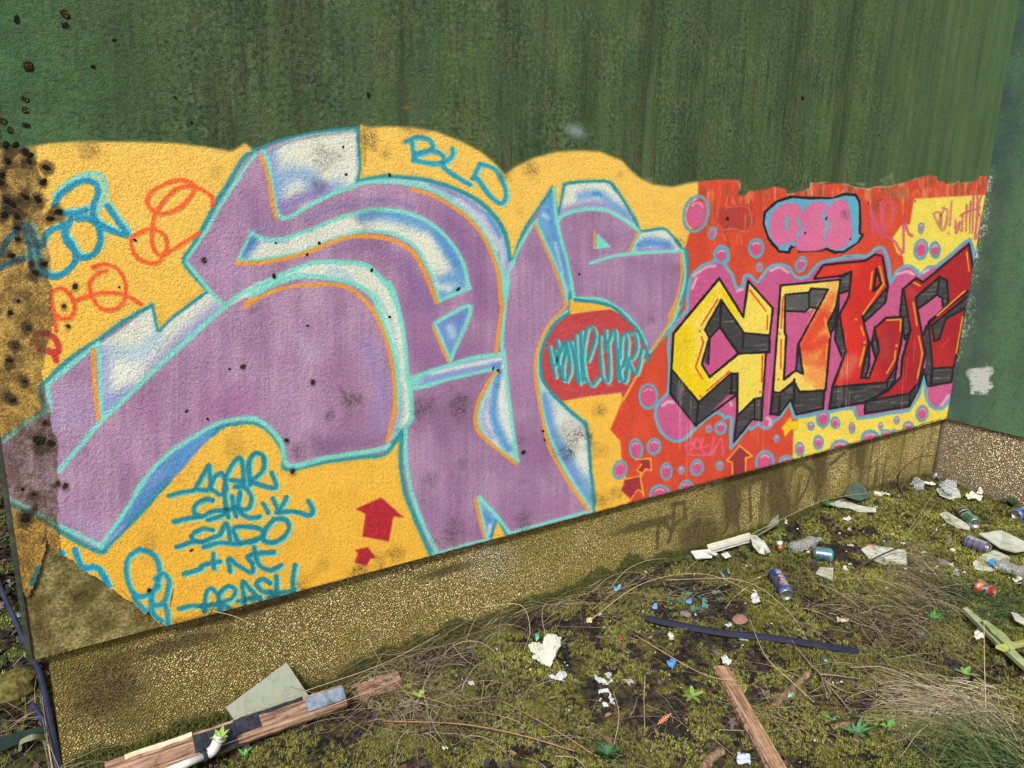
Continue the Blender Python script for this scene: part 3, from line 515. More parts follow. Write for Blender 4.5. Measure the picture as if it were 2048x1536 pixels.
    for s, w in [('D 745 400 760 700 787 950', 9), ('B 92 330 150 520 180 700 203 815', 8), ('B 1300 595 1450 640 1600 720 1750 830 1870 980 1940 1130 1990 1280 2005 1500 E 2020 200 1990 400 1970 570', 8), ('B -110 1180 0 1185 200 1165 450 1100 700 1000 850 970 1050 980 1200 1030 1330 1130 1420 1310 1492 1500', 9),
                 ('B -40 1540 0 1510 150 1425 350 1370 600 1355 750 1370 870 1440 960 1536 E 1000 270 1080 450 1130 640 1158 850 1158 1050', 8), ('E 1160 1000 1140 1120 1100 1290', 8), ('E 1462 370 1582 645', 6), ('F 365 735 290 850 220 1000 205 1140 250 1240 400 1370 530 1470', 8), ('C 285 765 380 980 480 1230 522 1400', 5.5), ('F 935 200 800 350 720 500 688 640 690 800 720 1000 I 1260 490 1350 685 1465 870 1588 1040', 7),
                 ('C 1105 822 1030 970', 5), ('C 755 805 755 942', 5.5), ('C 1447 990 1452 1150 1420 1330 1350 1500 F 1820 150 1750 350 1620 550', 6), ('I 682 952 752 1255', 7), ('D 1960 20 2045 -15', 8), ('F 1560 635 1480 790 1385 960', 4.5)]:
        S(P(s), w, ORA, soft=1.4, n=5, op=.92)
    # red disc with the scribbled name
    mc = Fl(CIRC, (196, 70, 72), soft=1)
    Fl(P('F 962 150 1000 168 1180 190 1290 232 1150 248 955 275'), (248, 190, 66))
    for i in range(60):
        x, y = rngp.uniform(1075, 1290), rngp.uniform(615, 800); S([(x, y), (x + rngp.uniform(6, 24), y - rngp.uniform(-3, 12))], 1.3, (232, 140, 112), soft=1, op=.5, clip=mc)
    for s, w in [('F 1580 650 1560 530 1500 405 1400 295 1300 215 1180 180 1000 158', 6), ('F 950 262 850 338 785 435 738 550 726 650 742 790 800 882 890 982', 6)]: S(P(s), w, TEA, soft=1.5, n=5)
    S(P('F 1560 635 1480 790 1385 960'), 4.5, ORA)
    # pink halo, bubbles, letters
    edgeh = spline(HALO, 2, False)
    Fl(edgeh, (205, 92, 142), soft=1)
    hal = np.clip(vnoise(CH_, CW, 9, sx=.6, sy=2) * 2 - 1, 0, 1)
    S(np.vstack([edgeh, edgeh[:1]]), 6.5, BOUT, soft=1.3, sm=False)
    for s in ['J 215 700 290 650 350 640', 'J 205 780 230 720', 'J 700 670 760 650 810 680', 'J 490 800 520 790', 'N 395 290 430 265 465 270', 'N 790 275 815 262 835 285', 'K 490 660 550 645 590 660', 'K 655 650 690 632', 'N 1060 370 1080 380 1078 410', 'O 415 400 430 410 430 435', 'O 1150 350 1195 290']:
        S(P(s), 5, (240, 200, 216), soft=2.5, op=.8)
    for b in BUB:
        f = TILE[b[0]][2]; big = float(b[3]) / f > 8
        e = ellipse(b, .9); S(np.vstack([e, e[:1]]), min(6, float(b[3]) / f * .5 + 1), (96, 170, 190), soft=1.2, sm=False)
        Fl(ellipse(b, .72), (214, 84, 136) if big else (205, 110, 150), soft=1)
        th = ellipse(b, .56)
        S(th[17:25] if True else th, 3 if big else 1.6, (240, 196, 214), soft=1.6 if big else 1, op=.75)
    c.fill(P('J 205 250 290 250 270 390 175 400'), (222, 120, 160), soft=5, op=.4)
    # arrows
    for s in ['H 1645 630 1850 540 2030 700 1945 690 1910 890 1700 850 1725 670', 'H 1640 960 1740 935 1805 1020 1762 1030 1730 1085 1635 1060 1665 990']:
        m = Fl(P(s), (186, 36, 50), soft=1)
        for i in range(14):
            x, y = rngp.uniform(m.shape[1] * 0 + 712, 800), rngp.uniform(1000, 1125); S([(x, y), (x + rngp.normal(0, 6), y + 8)], 1.4, (226, 90, 60), soft=1, op=.6, clip=m)
    for s in ['N 826 735 840 645 812 636 885 545 958 608 922 618 918 720', 'N 250 635 320 630 325 700 290 692 270 718 235 700 262 660', 'N 150 762 245 738 268 850 235 815 195 872 135 822 160 790']: Fl(P(s), (158, 48, 56), soft=1)
    for s in ['N 838 735 840 650 806 638 885 542 966 610 925 622 922 718', 'N 225 632 320 625 326 700 290 694 270 718 232 700 262 662', 'N 150 758 255 735 275 860', 'N 195 885 238 822 272 842', 'N 240 705 262 722 262 738']: S(P(s), 3.4, (246, 168, 60), sm=False)
    Fl(P('O 135 495 195 425 200 455 248 445 242 502 195 505 155 555 152 515'), (250, 208, 24))
    # block letters
    for g_ in GREYS:
        m = Fl(g_, GRY, soft=1); ctr = g_.mean(0); ext = np.ptp(g_, axis=0)
        for i in range(34):
            p = g_.min(0) + rngp.random(2) * ext; a = rngp.uniform(8, 26)
            S([p, p + [a, -a * .12]], rngp.uniform(1., 3.4), [(138, 138, 132), (44, 42, 50), (128, 122, 92), (36, 34, 42), (104, 104, 104)][i % 5], soft=1.2, op=.55, clip=m)
    for h_ in PINK_HOLES: Fl(h_, (206, 90, 142), soft=1)
    m = Fl(LET_C, (249, 224, 88), soft=1); S(P('L 130 440 130 620 240 770'), 50, (246, 214, 0), soft=16, op=1, clip=m); S(P('L 400 170 480 300'), 12, (246, 216, 0), soft=6, op=.9, clip=m); S(P('L 330 180 200 330'), 16, (246, 216, 20), soft=8, op=.6, clip=m)
    S(P('L 185 630 225 680'), 5, (248, 232, 150), soft=3, op=.7, clip=m)
    m = Fl(LET_O, (249, 222, 96), soft=1)
    for s, w, col, o in [('L 1100 110 1090 200', 26, (246, 176, 90), .7), ('L 1100 200 1010 340', 20, (240, 120, 60), .8), ('L 1040 330 920 500 960 520 1060 480 1060 600', 34, (228, 66, 42), .95), ('L 920 600 1040 640', 26, (238, 110, 60), .85), ('L 960 700 1040 720', 30, (242, 150, 80), .85), ('L 800 770 860 730', 20, (250, 214, 110), .8), ('L 1000 780 1045 780', 16, (238, 120, 70), .5)]:
        S(P(s), w, col, soft=w * .45, op=o, clip=m)
    for h_ in (PINK_HOLES[1], ): Fl(h_, (206, 90, 142), soft=1)
    for g_ in (GREYS[3], GREYS[4]):
        m2 = Fl(g_, (92, 92, 92), soft=1)
        for i in range(12):
            p = g_.min(0) + rngp.random(2) * np.ptp(g_, axis=0); S([p, p + [12, -2]], 2.5, [(140, 142, 132), (58, 56, 60)][i % 2], soft=1.6, op=.6, clip=m2)
    m = Fl(LET_R, (214, 42, 36), soft=1)
    for s, w, col, o in [('M 130 50 330 10', 30, (232, 66, 36), .8), ('M 260 320 330 500 260 720', 34, (228, 52, 34), .8), ('M 340 600 290 690', 22, (226, 120, 100), .7), ('M 600 340 560 500 560 700', 40, (168, 30, 42), .85), ('M 500 0 520 130', 20, (196, 56, 40), .7), ('M 540 480 545 580', 18, (176, 70, 66), .6), ('M 280 750 500 740', 14, (190, 34, 44), .6)]:
        S(P(s), w, col, soft=w * .45, op=o, clip=m)
    for L_ in (LET_E1, LET_E2):
        m = Fl(L_, (178, 30, 40), soft=1)
        for s, w, col, o in [('M 700 200 740 500', 22, (196, 36, 42), .6), ('M 700 170 730 200', 14, (190, 84, 76), .6), ('M 900 550 900 640', 30, (198, 40, 44), .6), ('M 940 470 900 520', 4, (214, 90, 80), .6), ('M 640 760 720 800', 14, (196, 34, 46), .6), ('K 900 520 880 620', 16, (170, 34, 40), .6)]:
            S(P(s), w, col, soft=w * .45, op=o, clip=m)
    for s in BLACKS: S(P(s), 4.6, BLK, soft=1, sm=False, wob=.7)
    for s, kq in DASH: S(P(s), 3.4 if len(P(s)) > 1 else 5, (230, 84, 30) if kq == 0 else (240, 160, 40), soft=1, wob=.6, sm=False)
    # drips
    for i in range(46):
        x = rngp.choice([rngp.uniform(1350, 1400), rngp.uniform(1500, 1548), rngp.uniform(1655, 1700), rngp.uniform(1790, 1860), rngp.uniform(940, 1010)])
        y = rngp.uniform(640, 860) if x > 1100 else rngp.uniform(840, 990); S([(x, y), (x + (x - 900) * -.004, y + rngp.uniform(30, 120))], 1, (240, 210, 196) if x > 1100 else (214, 190, 214), soft=.9, op=.45, wob=.3, clip=c.a)
    # small throw-up
    T_out = P('J 655 370 665 300 740 232 830 202 960 210 1090 210 1170 185 1240 190 K 250 200 255 330 250 400 270 412 240 460 150 520 90 522 40 500 0 512 J 980 545 880 548 860 512 832 520 815 555 755 548 690 470')
    Fl(T_out, (98, 178, 204)); S(np.vstack([T_out, T_out[:1]]), 5, BLK, sm=False, soft=1)
    for s in ['J 695 370 710 305 780 250 850 242 892 270 890 320 862 360 898 400 865 440 852 492 770 522 700 450', 'J 925 275 970 237 1040 240 1060 270 1022 320 1052 380 1035 440 1040 532 872 545 865 480 912 400 880 340', 'J 1065 280 1110 227 1170 222 1200 270 1210 360 1220 440 1190 500 1130 535 1060 520 1050 440 1075 380 1045 310']:
        m = Fl(spline(P(s), 4, True), (222, 112, 158), soft=1)
        for i in range(8): S([m.shape and P(s).mean(0) + rngp.normal(0, 12, 2)], 10, (206, 128, 140), soft=6, op=.35, clip=m)
    Fl(P('J 795 330 820 330 810 412 788 410'), (104, 180, 204)); S(P('J 780 515 830 495 850 510'), 5, (98, 178, 204))
    # tags
    for nm in TAGS:
        w, col, off, ss = TAGS[nm]; w *= .94
        if off:
            for s in ss: S(P(s) + ([4.6, 2.6] if off == 1 else [5, -4]), w * 1.15, TGL, soft=2.2, op=.9)
        for s in ss: S(P(s), w, col, soft=2.2 if w > 8 else 1.2, op=.93 if w > 8 else .85)
    for s in ['A 430 520 560 410 700 350 800 360 850 450 830 560 760 670', 'A 850 590 900 680 1040 820 830 800', 'A 480 650 600 645 740 605']: S(P(s), 11, (132, 216, 214), soft=2.4, op=.85)
    w, col, off, ss = TAGS['blue']
    for s in ss: S(P(s), w, col, soft=2, op=.95)
    S(P('D 300 330 350 350'), 26, (214, 160, 70), soft=8, op=.7)
    # mildew
    for x, y, r, o in [(850, 812, 20, .6), (915, 805, 24, .7), (700, 800, 22, .8), (660, 825, 14, .5), (520, 608, 18, .7), (600, 905, 14, .5), (930, 925, 16, .5), (905, 1080, 30, .6), (1045, 1042, 20, .5), (860, 955, 16, .4), (720, 1150, 26, .7), (760, 1130, 22, .6), (790, 1110, 18, .5), (640, 1130, 14, .4), (600, 1170, 18, .5),
                       (1150, 880, 24, .6), (1130, 905, 14, .6), (1200, 900, 16, .5), (1205, 1000, 18, .6), (1240, 985, 12, .5), (740, 280, 20, .6), (770, 305, 16, .5), (820, 260, 24, .5), (1010, 350, 16, .5), (1060, 340, 18, .5), (905, 390, 14, .3), (1240, 350, 12, .4), (1200, 820, 14, .5), (170, 300, 24, .5), (430, 340, 16, .3),
                       (290, 1080, 24, .3), (470, 892, 22, .3), (650, 310, 24, .4), (735, 430, 30, .3), (640, 370, 14, .5), (745, 620, 0, 0), (470, 1000, 0, 0), (780, 1160, 26, .6), (560, 1205, 26, .6), (500, 1225, 26, .7), (420, 1240, 26, .8), (360, 1250, 20, .9), (1165, 870, 12, .6), (1040, 880, 10, .4), (995, 770, 6, .8), (1000, 745, 5, .8), (1300, 640, 12, .4), (1560, 1000, 0, 0), (1350, 540, 10, .3), (1780, 380, 20, .3), (1690, 430, 10, .5), (1360, 480, 10, .5)]:
        if r == 0: continue
        sl = (slice(max(0, int(y - CY0 - 2 * r)), int(y - CY0 + 2 * r)), slice(max(0, int(x - CX0 - 2 * r)), int(x - CX0 + 2 * r)))
        Y, X = np.mgrid[sl]; d = np.hypot(X + CX0 - x, Y + CY0 - y) / r + c.wob[sl] * 2.2
        al = np.clip(1.3 - d, 0, 1) * np.clip((c.grain[sl] * 2.2 + .45), 0, 1) * o * c.a[sl]
        c.comp(sl, np.clip(al * 1.0, 0, .8).astype(np.float32), (52, 46, 38), True)
    for s in ['G 1385 870 1375 930 1360 1010', 'G 960 870 1010 920 1050 965', 'X 86 1085 92 1070 93 1058', 'G 970 500 960 495']: c.stroke(P(s), 1.3, (50, 40, 24), soft=.8, op=.8, wob=2, keep_a=True)
    # grime along the lower lip
    Y, X = np.mgrid[0:CH_, 0:CW].astype(np.float32); lip = 1324.5 - .2685 * (X + CX0 - 67) - (Y + CY0)
    al = np.clip(1 - np.maximum(lip, 0) / (1.5 + 40 * np.clip(c.wob + .25, 0, 1) * np.clip((760 - X - CX0) / 500, .03, 1)), 0, 1) * (lip > -8) * np.clip(.5 + c.grain * 2, 0, 1) * c.a * .8
    c.comp((slice(0, CH_), slice(0, CW)), al, (60, 62, 48), True)
    # general speckle of dirt
    al = (np.clip(fbm(CH_, CW, 30, 2) * 2.4 - 1.3, 0, 1) * (c.grain > .22) * .35 * c.a).astype(np.float32)
    c.comp((slice(0, CH_), slice(0, CW)), al, (64, 52, 40), True)
    # weathered strip beside the corner
    xb = np.interp(np.arange(CH_) + CY0, [260, 400, 550, 650, 740, 800, 850, 890, 1035, 1080, 1200], [66, 84, 99, 106, 84, 94, 104, 114, 115, 120, 132])[:, None] + c.wob * 14
    s_ = np.clip((xb - (X + CX0)) / 3 + .5, 0, 1) * c.a
    for q in HALOS:
        x, y, r = q; c.stroke([(x, y), (x + .5, y + r * .5)], r * (2.6 if x < 125 else 1.9), (40, 34, 22), soft=r * .5, op=.62 if x < 125 else .35, wob=9 if x < 125 else 4, clip=c.a)
    mot = np.clip(.55 + c.wob * 1.3 + c.grain * 1.1 + c.mid * .6, 0, 1)[..., None]
    mot = np.clip(mot * 1.5 - .3, 0, 1); gl = c.rgb.mean(2, keepdims=True); tgt = (c.rgb * .72 + gl * [.30, .27, .20]) * (.34 + .52 * mot) + np.array([96, 70, 36]) * (1 - mot) * .42
    c.rgb = c.rgb * (1 - s_[..., None]) + tgt * s_[..., None]
    blk = np.clip(fbm(CH_, CW, 34, 4) * 4 - 2.25, 0, 1) * s_ * np.clip((1000 - Y - CY0) / 200, 0, 1); blk = blk * np.clip(.5 + c.grain * 3, 0, 1)
    c.rgb = c.rgb * (1 - blk[..., None] * .85) + np.array([34, 30, 22]) * blk[..., None] * .85
    c.rgb *= (1 + c.grain[..., None] * .12)
    return np.clip(c.rgb, 4, 255), np.clip(c.a, 0, 1)


# ---------------------------------------------------------------- materials
class Mat:
    def __init__(s, name):
        s.m = bpy.data.materials.new(name); s.m.use_nodes = True; s.N = s.m.node_tree.nodes; s.L = s.m.node_tree.links
        s.b = s.N['Principled BSDF']; s.pos = s.n('ShaderNodeNewGeometry').outputs['Position']
        s.b.inputs['Roughness'].default_value = .85; s.b.inputs['Specular IOR Level'].default_value = .25

    def n(s, t): return s.N.new(t)

    def link(s, a, b): s.L.new(a, b); return b

    def vec(s, src, sc_=(1, 1, 1), rot=(0, 0, 0)):
        m = s.n('ShaderNodeMapping'); m.inputs['Scale'].default_value = sc_; m.inputs['Rotation'].default_value = rot; s.link(src, m.inputs[0]); return m.outputs[0]

    def noise(s, scale, detail=4, rough=.6, src=None, sc_=None, dist=0.):
        n = s.n('ShaderNodeTexNoise'); n.inputs['Scale'].default_value = scale; n.inputs['Detail'].default_value = detail; n.inputs['Roughness'].default_value = rough; n.inputs['Distortion'].default_value = dist
        v = src or s.pos
        if sc_: v = s.vec(v, sc_)
        s.link(v, n.inputs['Vector']); return n.outputs['Fac']

    def vor(s, scale, feat='F1', src=None, rnd=1.):
        n = s.n('ShaderNodeTexVoronoi'); n.feature = feat; n.inputs['Scale'].default_value = scale; n.inputs['Randomness'].default_value = rnd; s.link(src or s.pos, n.inputs['Vector']); return n

    def ramp(s, f, stops):
        r = s.n('ShaderNodeValToRGB'); e = r.color_ramp.elements
        while len(e) < len(stops): e.new(.5)
        for k, (p, c) in enumerate(stops):
            e[k].position = p; c = (c, c, c) if not isinstance(c, (tuple, list)) else c
            e[k].color = (*c, 1)
        s.link(f, r.inputs[0]); return r.outputs[0]

    def mix(s, f, a, b, mode='MIX'):
        m = s.n('ShaderNodeMix'); m.data_type = 'RGBA'; m.blend_type = mode; m.clamp_factor = True
        for v, i in ((f, 0), (a, 6), (b, 7)):
            if hasattr(v, 'is_linked') or hasattr(v, 'links'): s.link(v, m.inputs[i])
            elif i == 0: m.inputs[0].default_value = v
            else: m.inputs[i].default_value = (*v, 1)
        return m.outputs[2]

    def math(s, op, a, b=None, c=None, clamp=False):
        m = s.n('ShaderNodeMath'); m.operation = op; m.use_clamp = clamp
        for i, v in enumerate((a, b, c)):
            if v is None: continue
            if hasattr(v, 'links'): s.link(v, m.inputs[i])
            else: m.inputs[i].default_value = v
        return m.outputs[0]

    def color(s, c): s.link(c, s.b.inputs['Base Color']); return s

    def bump(s, h, strength=.5, dist=.002, prev=None):
        b = s.n('ShaderNodeBump'); b.inputs['Strength'].default_value = strength; b.inputs['Distance'].default_value = dist; s.link(h, b.inputs['Height'])
        if prev is not None: s.link(prev, b.inputs['Normal'])
        s.link(b.outputs[0], s.b.inputs['Normal']); return b.outputs[0]

    def attr(s, nm='tint'):
        a = s.n('ShaderNodeAttribute'); a.attribute_name = nm; return a.outputs['Color']


def sl(*c): return tuple(float(v) for v in lin(c))


def simple(name, c, rough=.7, var=.25, scale=60, bump=.3, dist=.001, metal=0., spec=.3, c2=None, detail=4, sc_=None):
    m = Mat(name); c = np.array(sl(*c)); f = m.noise(scale, detail, sc_=sc_)
    a = c * (1 - var); b = np.clip(c * (1 + var), 0, .9) if c2 is None else np.array(sl(*c2))
    m.color(m.ramp(f, [(.35, tuple(a)), (.65, tuple(b))])); m.b.inputs['Roughness'].default_value = rough; m.b.inputs['Metallic'].default_value = metal; m.b.inputs['Specular IOR Level'].default_value = spec
    if bump: m.bump(m.noise(scale * 3, 3, sc_=sc_), bump, dist)
    return m.m


# ---------------------------------------------------------------- bake the paint into wall co-ordinates
RES = .0011


def bake(rgb, a, axis, val, u0, u1, z0, z1, name):
    nu, nz = int(abs(u1 - u0) / RES), int((z1 - z0) / RES)
    U, Z = np.meshgrid(u0 + (np.arange(nu) + .5) / nu * (u1 - u0), z0 + (np.arange(nz) + .5) / nz * (z1 - z0))
    Q = np.stack([U, np.full_like(U, val), Z] if axis == 1 else [np.full_like(U, val), U, Z], -1).reshape(-1, 3)
    p = project(Q) - [CX0 + .5, CY0 + .5]
    ok = (p[:, 0] > 0) & (p[:, 0] < CW - 2) & (p[:, 1] > 0) & (p[:, 1] < CH_ - 2)
    p[~ok] = 0; xi = p[:, 0].astype(int); yi = p[:, 1].astype(int); fx = (p[:, 0] - xi)[:, None].astype(np.float32); fy = (p[:, 1] - yi)[:, None].astype(np.float32)
    src = np.dstack([rgb / 255, a]).astype(np.float32)
    o = (src[yi, xi] * (1 - fx) + src[yi, xi + 1] * fx) * (1 - fy) + (src[yi + 1, xi] * (1 - fx) + src[yi + 1, xi + 1] * fx) * fy
    o[~ok] = (.24, .36, .22, 0)
    im = bpy.data.images.new(name, nu, nz, alpha=True); im.alpha_mode = 'CHANNEL_PACKED'
    im.pixels.foreach_set(o.ravel()); im.update(); im.pack()
    return im, (u0, u1, z0, z1)


rgb_m, a_m = paint_mural()
img_main, R_main = bake(rgb_m, a_m, 1, 0., -.02, L + .01, HB - .02, 1.66, 'mural_paint')
c2 = Canvas()
for i in range(150):
    y = rngp.uniform(738, 790); x = rngp.uniform(1940, 1966)
    c2.stroke([(x, y), (x + rngp.uniform(8, 20), y + rngp.normal(0, 1.5))], rngp.uniform(1, 4), (222, 228, 226), soft=1.2, op=.75, wob=3)
for i in range(30): x, y = rngp.uniform(1940, 1982), rngp.uniform(724, 788); c2.stroke([(x, y), (x + 3, y + 6)], 1.4, (214, 222, 220), soft=1, op=.5, wob=3)
c2.stroke([(1942, 745), (1978, 742)], 20, (222, 228, 226), soft=3, op=.75, wob=3); c2.stroke([(1944, 772), (1975, 776)], 8, (210, 220, 216), soft=3, op=.5, wob=3)
for i in range(1100):
    y = rngp.uniform(330, 720); xc = 1893 + (838 - y) * .1715; k = abs(rngp.normal(0, 1)); x = xc + 1 + k * (9 if 395 < y < 470 or 540 < y < 700 else 5)
    c2.stroke([(x, y), (x + rngp.normal(0, 2), y + rngp.uniform(1, 5))], rngp.uniform(.5, 1.6), (206, 216, 212), soft=.8, op=rngp.uniform(.2, .8), wob=1)
for s_ in ['X 1968 718 1985 722', 'X 1990 738 2030 745', 'X 2000 750 1998 760']: c2.stroke(P(s_), 2.5, (84, 88, 96), soft=1.5, op=.5)
for i in range(60): x, y = rngp.uniform(1900, 2048), rngp.uniform(200, 860); c2.stroke([(x, y), (x + .5, y + rngp.uniform(0, 2))], 1, (190, 205, 195), soft=.8, op=.6)
img_side, R_side = bake(np.clip(c2.rgb, 0, 255), c2.a, 0, L, -.9, .0, HB - .01, 2.3, 'side_wall_marks')


def wall_material(name, img, R, axis, side=False):
    m = Mat(name); sep = m.n('ShaderNodeSeparateXYZ'); m.link(m.pos, sep.inputs[0])
    hx = sep.outputs[0] if axis == 1 else sep.outputs[1]
    # weathered green coat
    flat = m.vec(m.pos, (1, .2, 1))
    streak = m.noise(1, 5, .65, sc_=(34, 34, 2.2)); streak2 = m.noise(1, 3, .6, sc_=(9, 9, .8)); fine = m.noise(230, 3, .7); blot = m.noise(9, 6, .6); cell = m.noise(85, 3, .65)
    if not side:
        base = m.ramp(streak, [(.3, sl(56, 76, 42)), (.5, sl(72, 96, 54)), (.7, sl(86, 110, 62))])
        base = m.mix(m.ramp(streak2, [(.5, 0.), (.62, .7)]), base, sl(56, 90, 62))
        base = m.mix(m.ramp(blot, [(.42, 0.), (.62, .55)]), base, sl(92, 104, 66))
        vo = m.vor(75); base = m.mix(m.math('MULTIPLY', m.ramp(vo.outputs['Distance'], [(.25, .75), (.55, 0.)]), m.ramp(m.noise(6, 4, .6), [(.42, 0.), (.6, 1.)])), base, sl(104, 120, 84))
        base = m.mix(m.math('MULTIPLY', m.ramp(cell, [(.40, .85), (.52, 0.)]), m.ramp(m.noise(4, 4, .6), [(.4, .25), (.6, 1.)])), base, sl(34, 48, 34))
        base = m.mix(m.ramp(m.noise(160, 3, .7), [(.36, .6), (.48, 0.)]), base, sl(38, 50, 36))
        base = m.mix(m.ramp(fine, [(.55, 0.), (.68, .4)]), base, sl(116, 130, 92))
        base = m.mix(m.math('MULTIPLY', m.ramp(m.noise(1, 5, .7, sc_=(60, 60, 6)), [(.52, 0.), (.64, .8)]), m.ramp(m.noise(2.2, 4), [(.45, .1), (.6, 1.)])), base, sl(42, 50, 38))
        base = m.mix(m.math('MULTIPLY', m.ramp(m.noise(1, 5, .65, sc_=(7, 7, .5)), [(.46, 0.), (.62, .7)]), m.ramp(m.noise(1, 4, .7, sc_=(44, 44, 3)), [(.36, .15), (.6, 1.)])), base, sl(36, 46, 36))
        base = m.mix(m.ramp(m.noise(1, 4, .6, sc_=(11, 11, .6)), [(.56, 0.), (.66, .35)]), base, sl(90, 112, 66))
        lft = m.math('MULTIPLY', m.math('SUBTRACT', .42, hx, clamp=True), 2.0, clamp=True)
        base = m.mix(lft, base, m.ramp(m.noise(20, 5, .65), [(.35, sl(50, 84, 52)), (.65, sl(70, 116, 72))]))
        rgt = m.math('MULTIPLY', m.math('SUBTRACT', hx, 2.6), .6, clamp=True)
        base = m.mix(rgt, base, m.ramp(streak, [(.3, sl(60, 86, 56)), (.7, sl(92, 122, 80))]))
        # rusty, mossy strip beside the outer corner
        wv = m.math('ADD', m.math('MULTIPLY', m.noise(14, 4), .07), .035)
        stp = m.math('LESS_THAN', hx, wv)
        base = m.mix(m.math('MULTIPLY', stp, m.ramp(m.noise(30, 5, .65), [(.40, 0.), (.52, .95)])), base, m.ramp(m.noise(120, 3), [(.4, sl(22, 24, 16)), (.65, sl(92, 84, 44))]))
    else:
        base = m.ramp(streak2, [(.35, sl(66, 98, 78)), (.65, sl(84, 124, 86))])
        base = m.mix(m.ramp(fine, [(.45, 0.), (.7, .35)]), base, sl(112, 142, 114))
        edge = m.math('MULTIPLY', m.math('ADD', hx, .22), 5., clamp=True)
        base = m.mix(m.math('MULTIPLY', edge, m.ramp(blot, [(.35, .3), (.6, .9)])), base, sl(58, 76, 78))
        base = m.mix(m.ramp(cell, [(.4, .4), (.52, 0.)]), base, sl(58, 80, 64))
    # paint image placed in metres on the wall
    cx = m.n('ShaderNodeCombineXYZ'); u0, u1, z0, z1 = R
    m.link(m.math('DIVIDE', m.math('SUBTRACT', hx, u0), u1 - u0), cx.inputs[0]); m.link(m.math('DIVIDE', m.math('SUBTRACT', sep.outputs[2], z0), z1 - z0), cx.inputs[1])
    t = m.n('ShaderNodeTexImage'); t.image = img; t.extension = 'CLIP'; t.interpolation = 'Cubic'; m.link(cx.outputs[0], t.inputs[0])
    pc = m.mix(m.ramp(m.noise(260, 3, .7), [(.36, .34), (.52, 0.)]), t.outputs['Color'], (.02, .015, .02))
    pc = m.mix(m.ramp(m.noise(280, 2), [(.58, .0), (.75, .14)]), pc, (.9, .88, .85))
    m.color(m.mix(t.outputs['Alpha'], base, pc))
    m.b.inputs['Roughness'].default_value = .78
    b1 = m.bump(m.noise(110, 3, .6), .55, .005); m.bump(m.noise(300, 3, .7), .8, .003, b1)
    return m.m


def planar(pxs, a, b, c):
    n = np.cross(b - a, c - a); out = []
    for p in pxs: d = ray(p)[0]; out.append(CAM + d * ((a - CAM) @ n) / (d @ n))
    return np.array(out)


MW = wall_material('weathered painted render', img_main, R_main, 1)
MS = wall_material('green side render', img_side, R_side, 0, True)

# backing exposed at the torn corner
mb = Mat('mossy bare concrete'); c_ = mb.ramp(mb.noise(16, 6, .65), [(.32, sl(62, 54, 30)), (.46, sl(122, 110, 62)), (.64, sl(184, 170, 112))])
c_ = mb.mix(mb.ramp(mb.noise(150, 4, .7), [(.42, .65), (.6, 0.)]), c_, sl(60, 50, 28)); c_ = mb.mix(mb.ramp(mb.noise(210, 2, .7), [(.6, 0.), (.72, .7)]), c_, sl(168, 156, 100)); c_ = mb.mix(mb.ramp(mb.noise(5, 3), [(.5, 0.), (.65, .5)]), c_, sl(70, 72, 28))
mb.color(c_); mb.bump(mb.noise(170, 4, .7), .9, .003)
mg_ = simple('dark green corner render', (52, 58, 46), .85, .4, 60, .6, .002)
mdark = simple('dark mortar', (104, 88, 48), .95, .4, 90, .8, .003)

wall = tag(empty('building_wall', (0, 0, 0)), 'long green wall painted with graffiti letters, torn at its lower left corner', 'wall')
side = tag(empty('building_wall', (L, 0, 0)), 'dark green side wall at the right with one white painted square', 'wall')
ZT = 2.75
pt = on_plane(TEAR, 1, 0.)[:, [0, 2]]
jag = []
for a, b in zip(pt[:-1], pt[1:]):
    for k in range(3): q = a + (b - a) * k / 3; jag.append(q + rng.normal(0, .0011, 2))
jag.append(pt[-1]); jag = np.array(jag)
jag[0] = (on_plane((332, 1256), 1, 0.)[0, 0], HB)
lz = on_plane((44, 1181), 1, 0.)[0]
skin = np.vstack([jag, [[0, lz[2]], [0, ZT], [L, ZT], [L, HB]]])


def upright(poly, y, th):
    """polygon in wall (x, z) -> slab whose face looks at -Y"""
    n = len(poly); V = np.vstack([np.c_[poly[:, 0], np.full(n, y), poly[:, 1]], np.c_[poly[:, 0], np.full(n, y + th), poly[:, 1]]])
    tr = tessellate_polygon([[Vector((x, z, 0)) for x, z in poly]]); F = []
    for a, b, c in tr:
        A, B, C_ = poly[a], poly[b], poly[c]
        if (B[0] - A[0]) * (C_[1] - A[1]) - (B[1] - A[1]) * (C_[0] - A[0]) < 0: b, c = c, b
        F.append((a, b, c))
        if th: F.append((n + a, n + c, n + b))
    if th: F += [(i, n + i, n + (i + 1) % n, (i + 1) % n) for i in range(n)]
    else: V = V[:n]
    return V, F


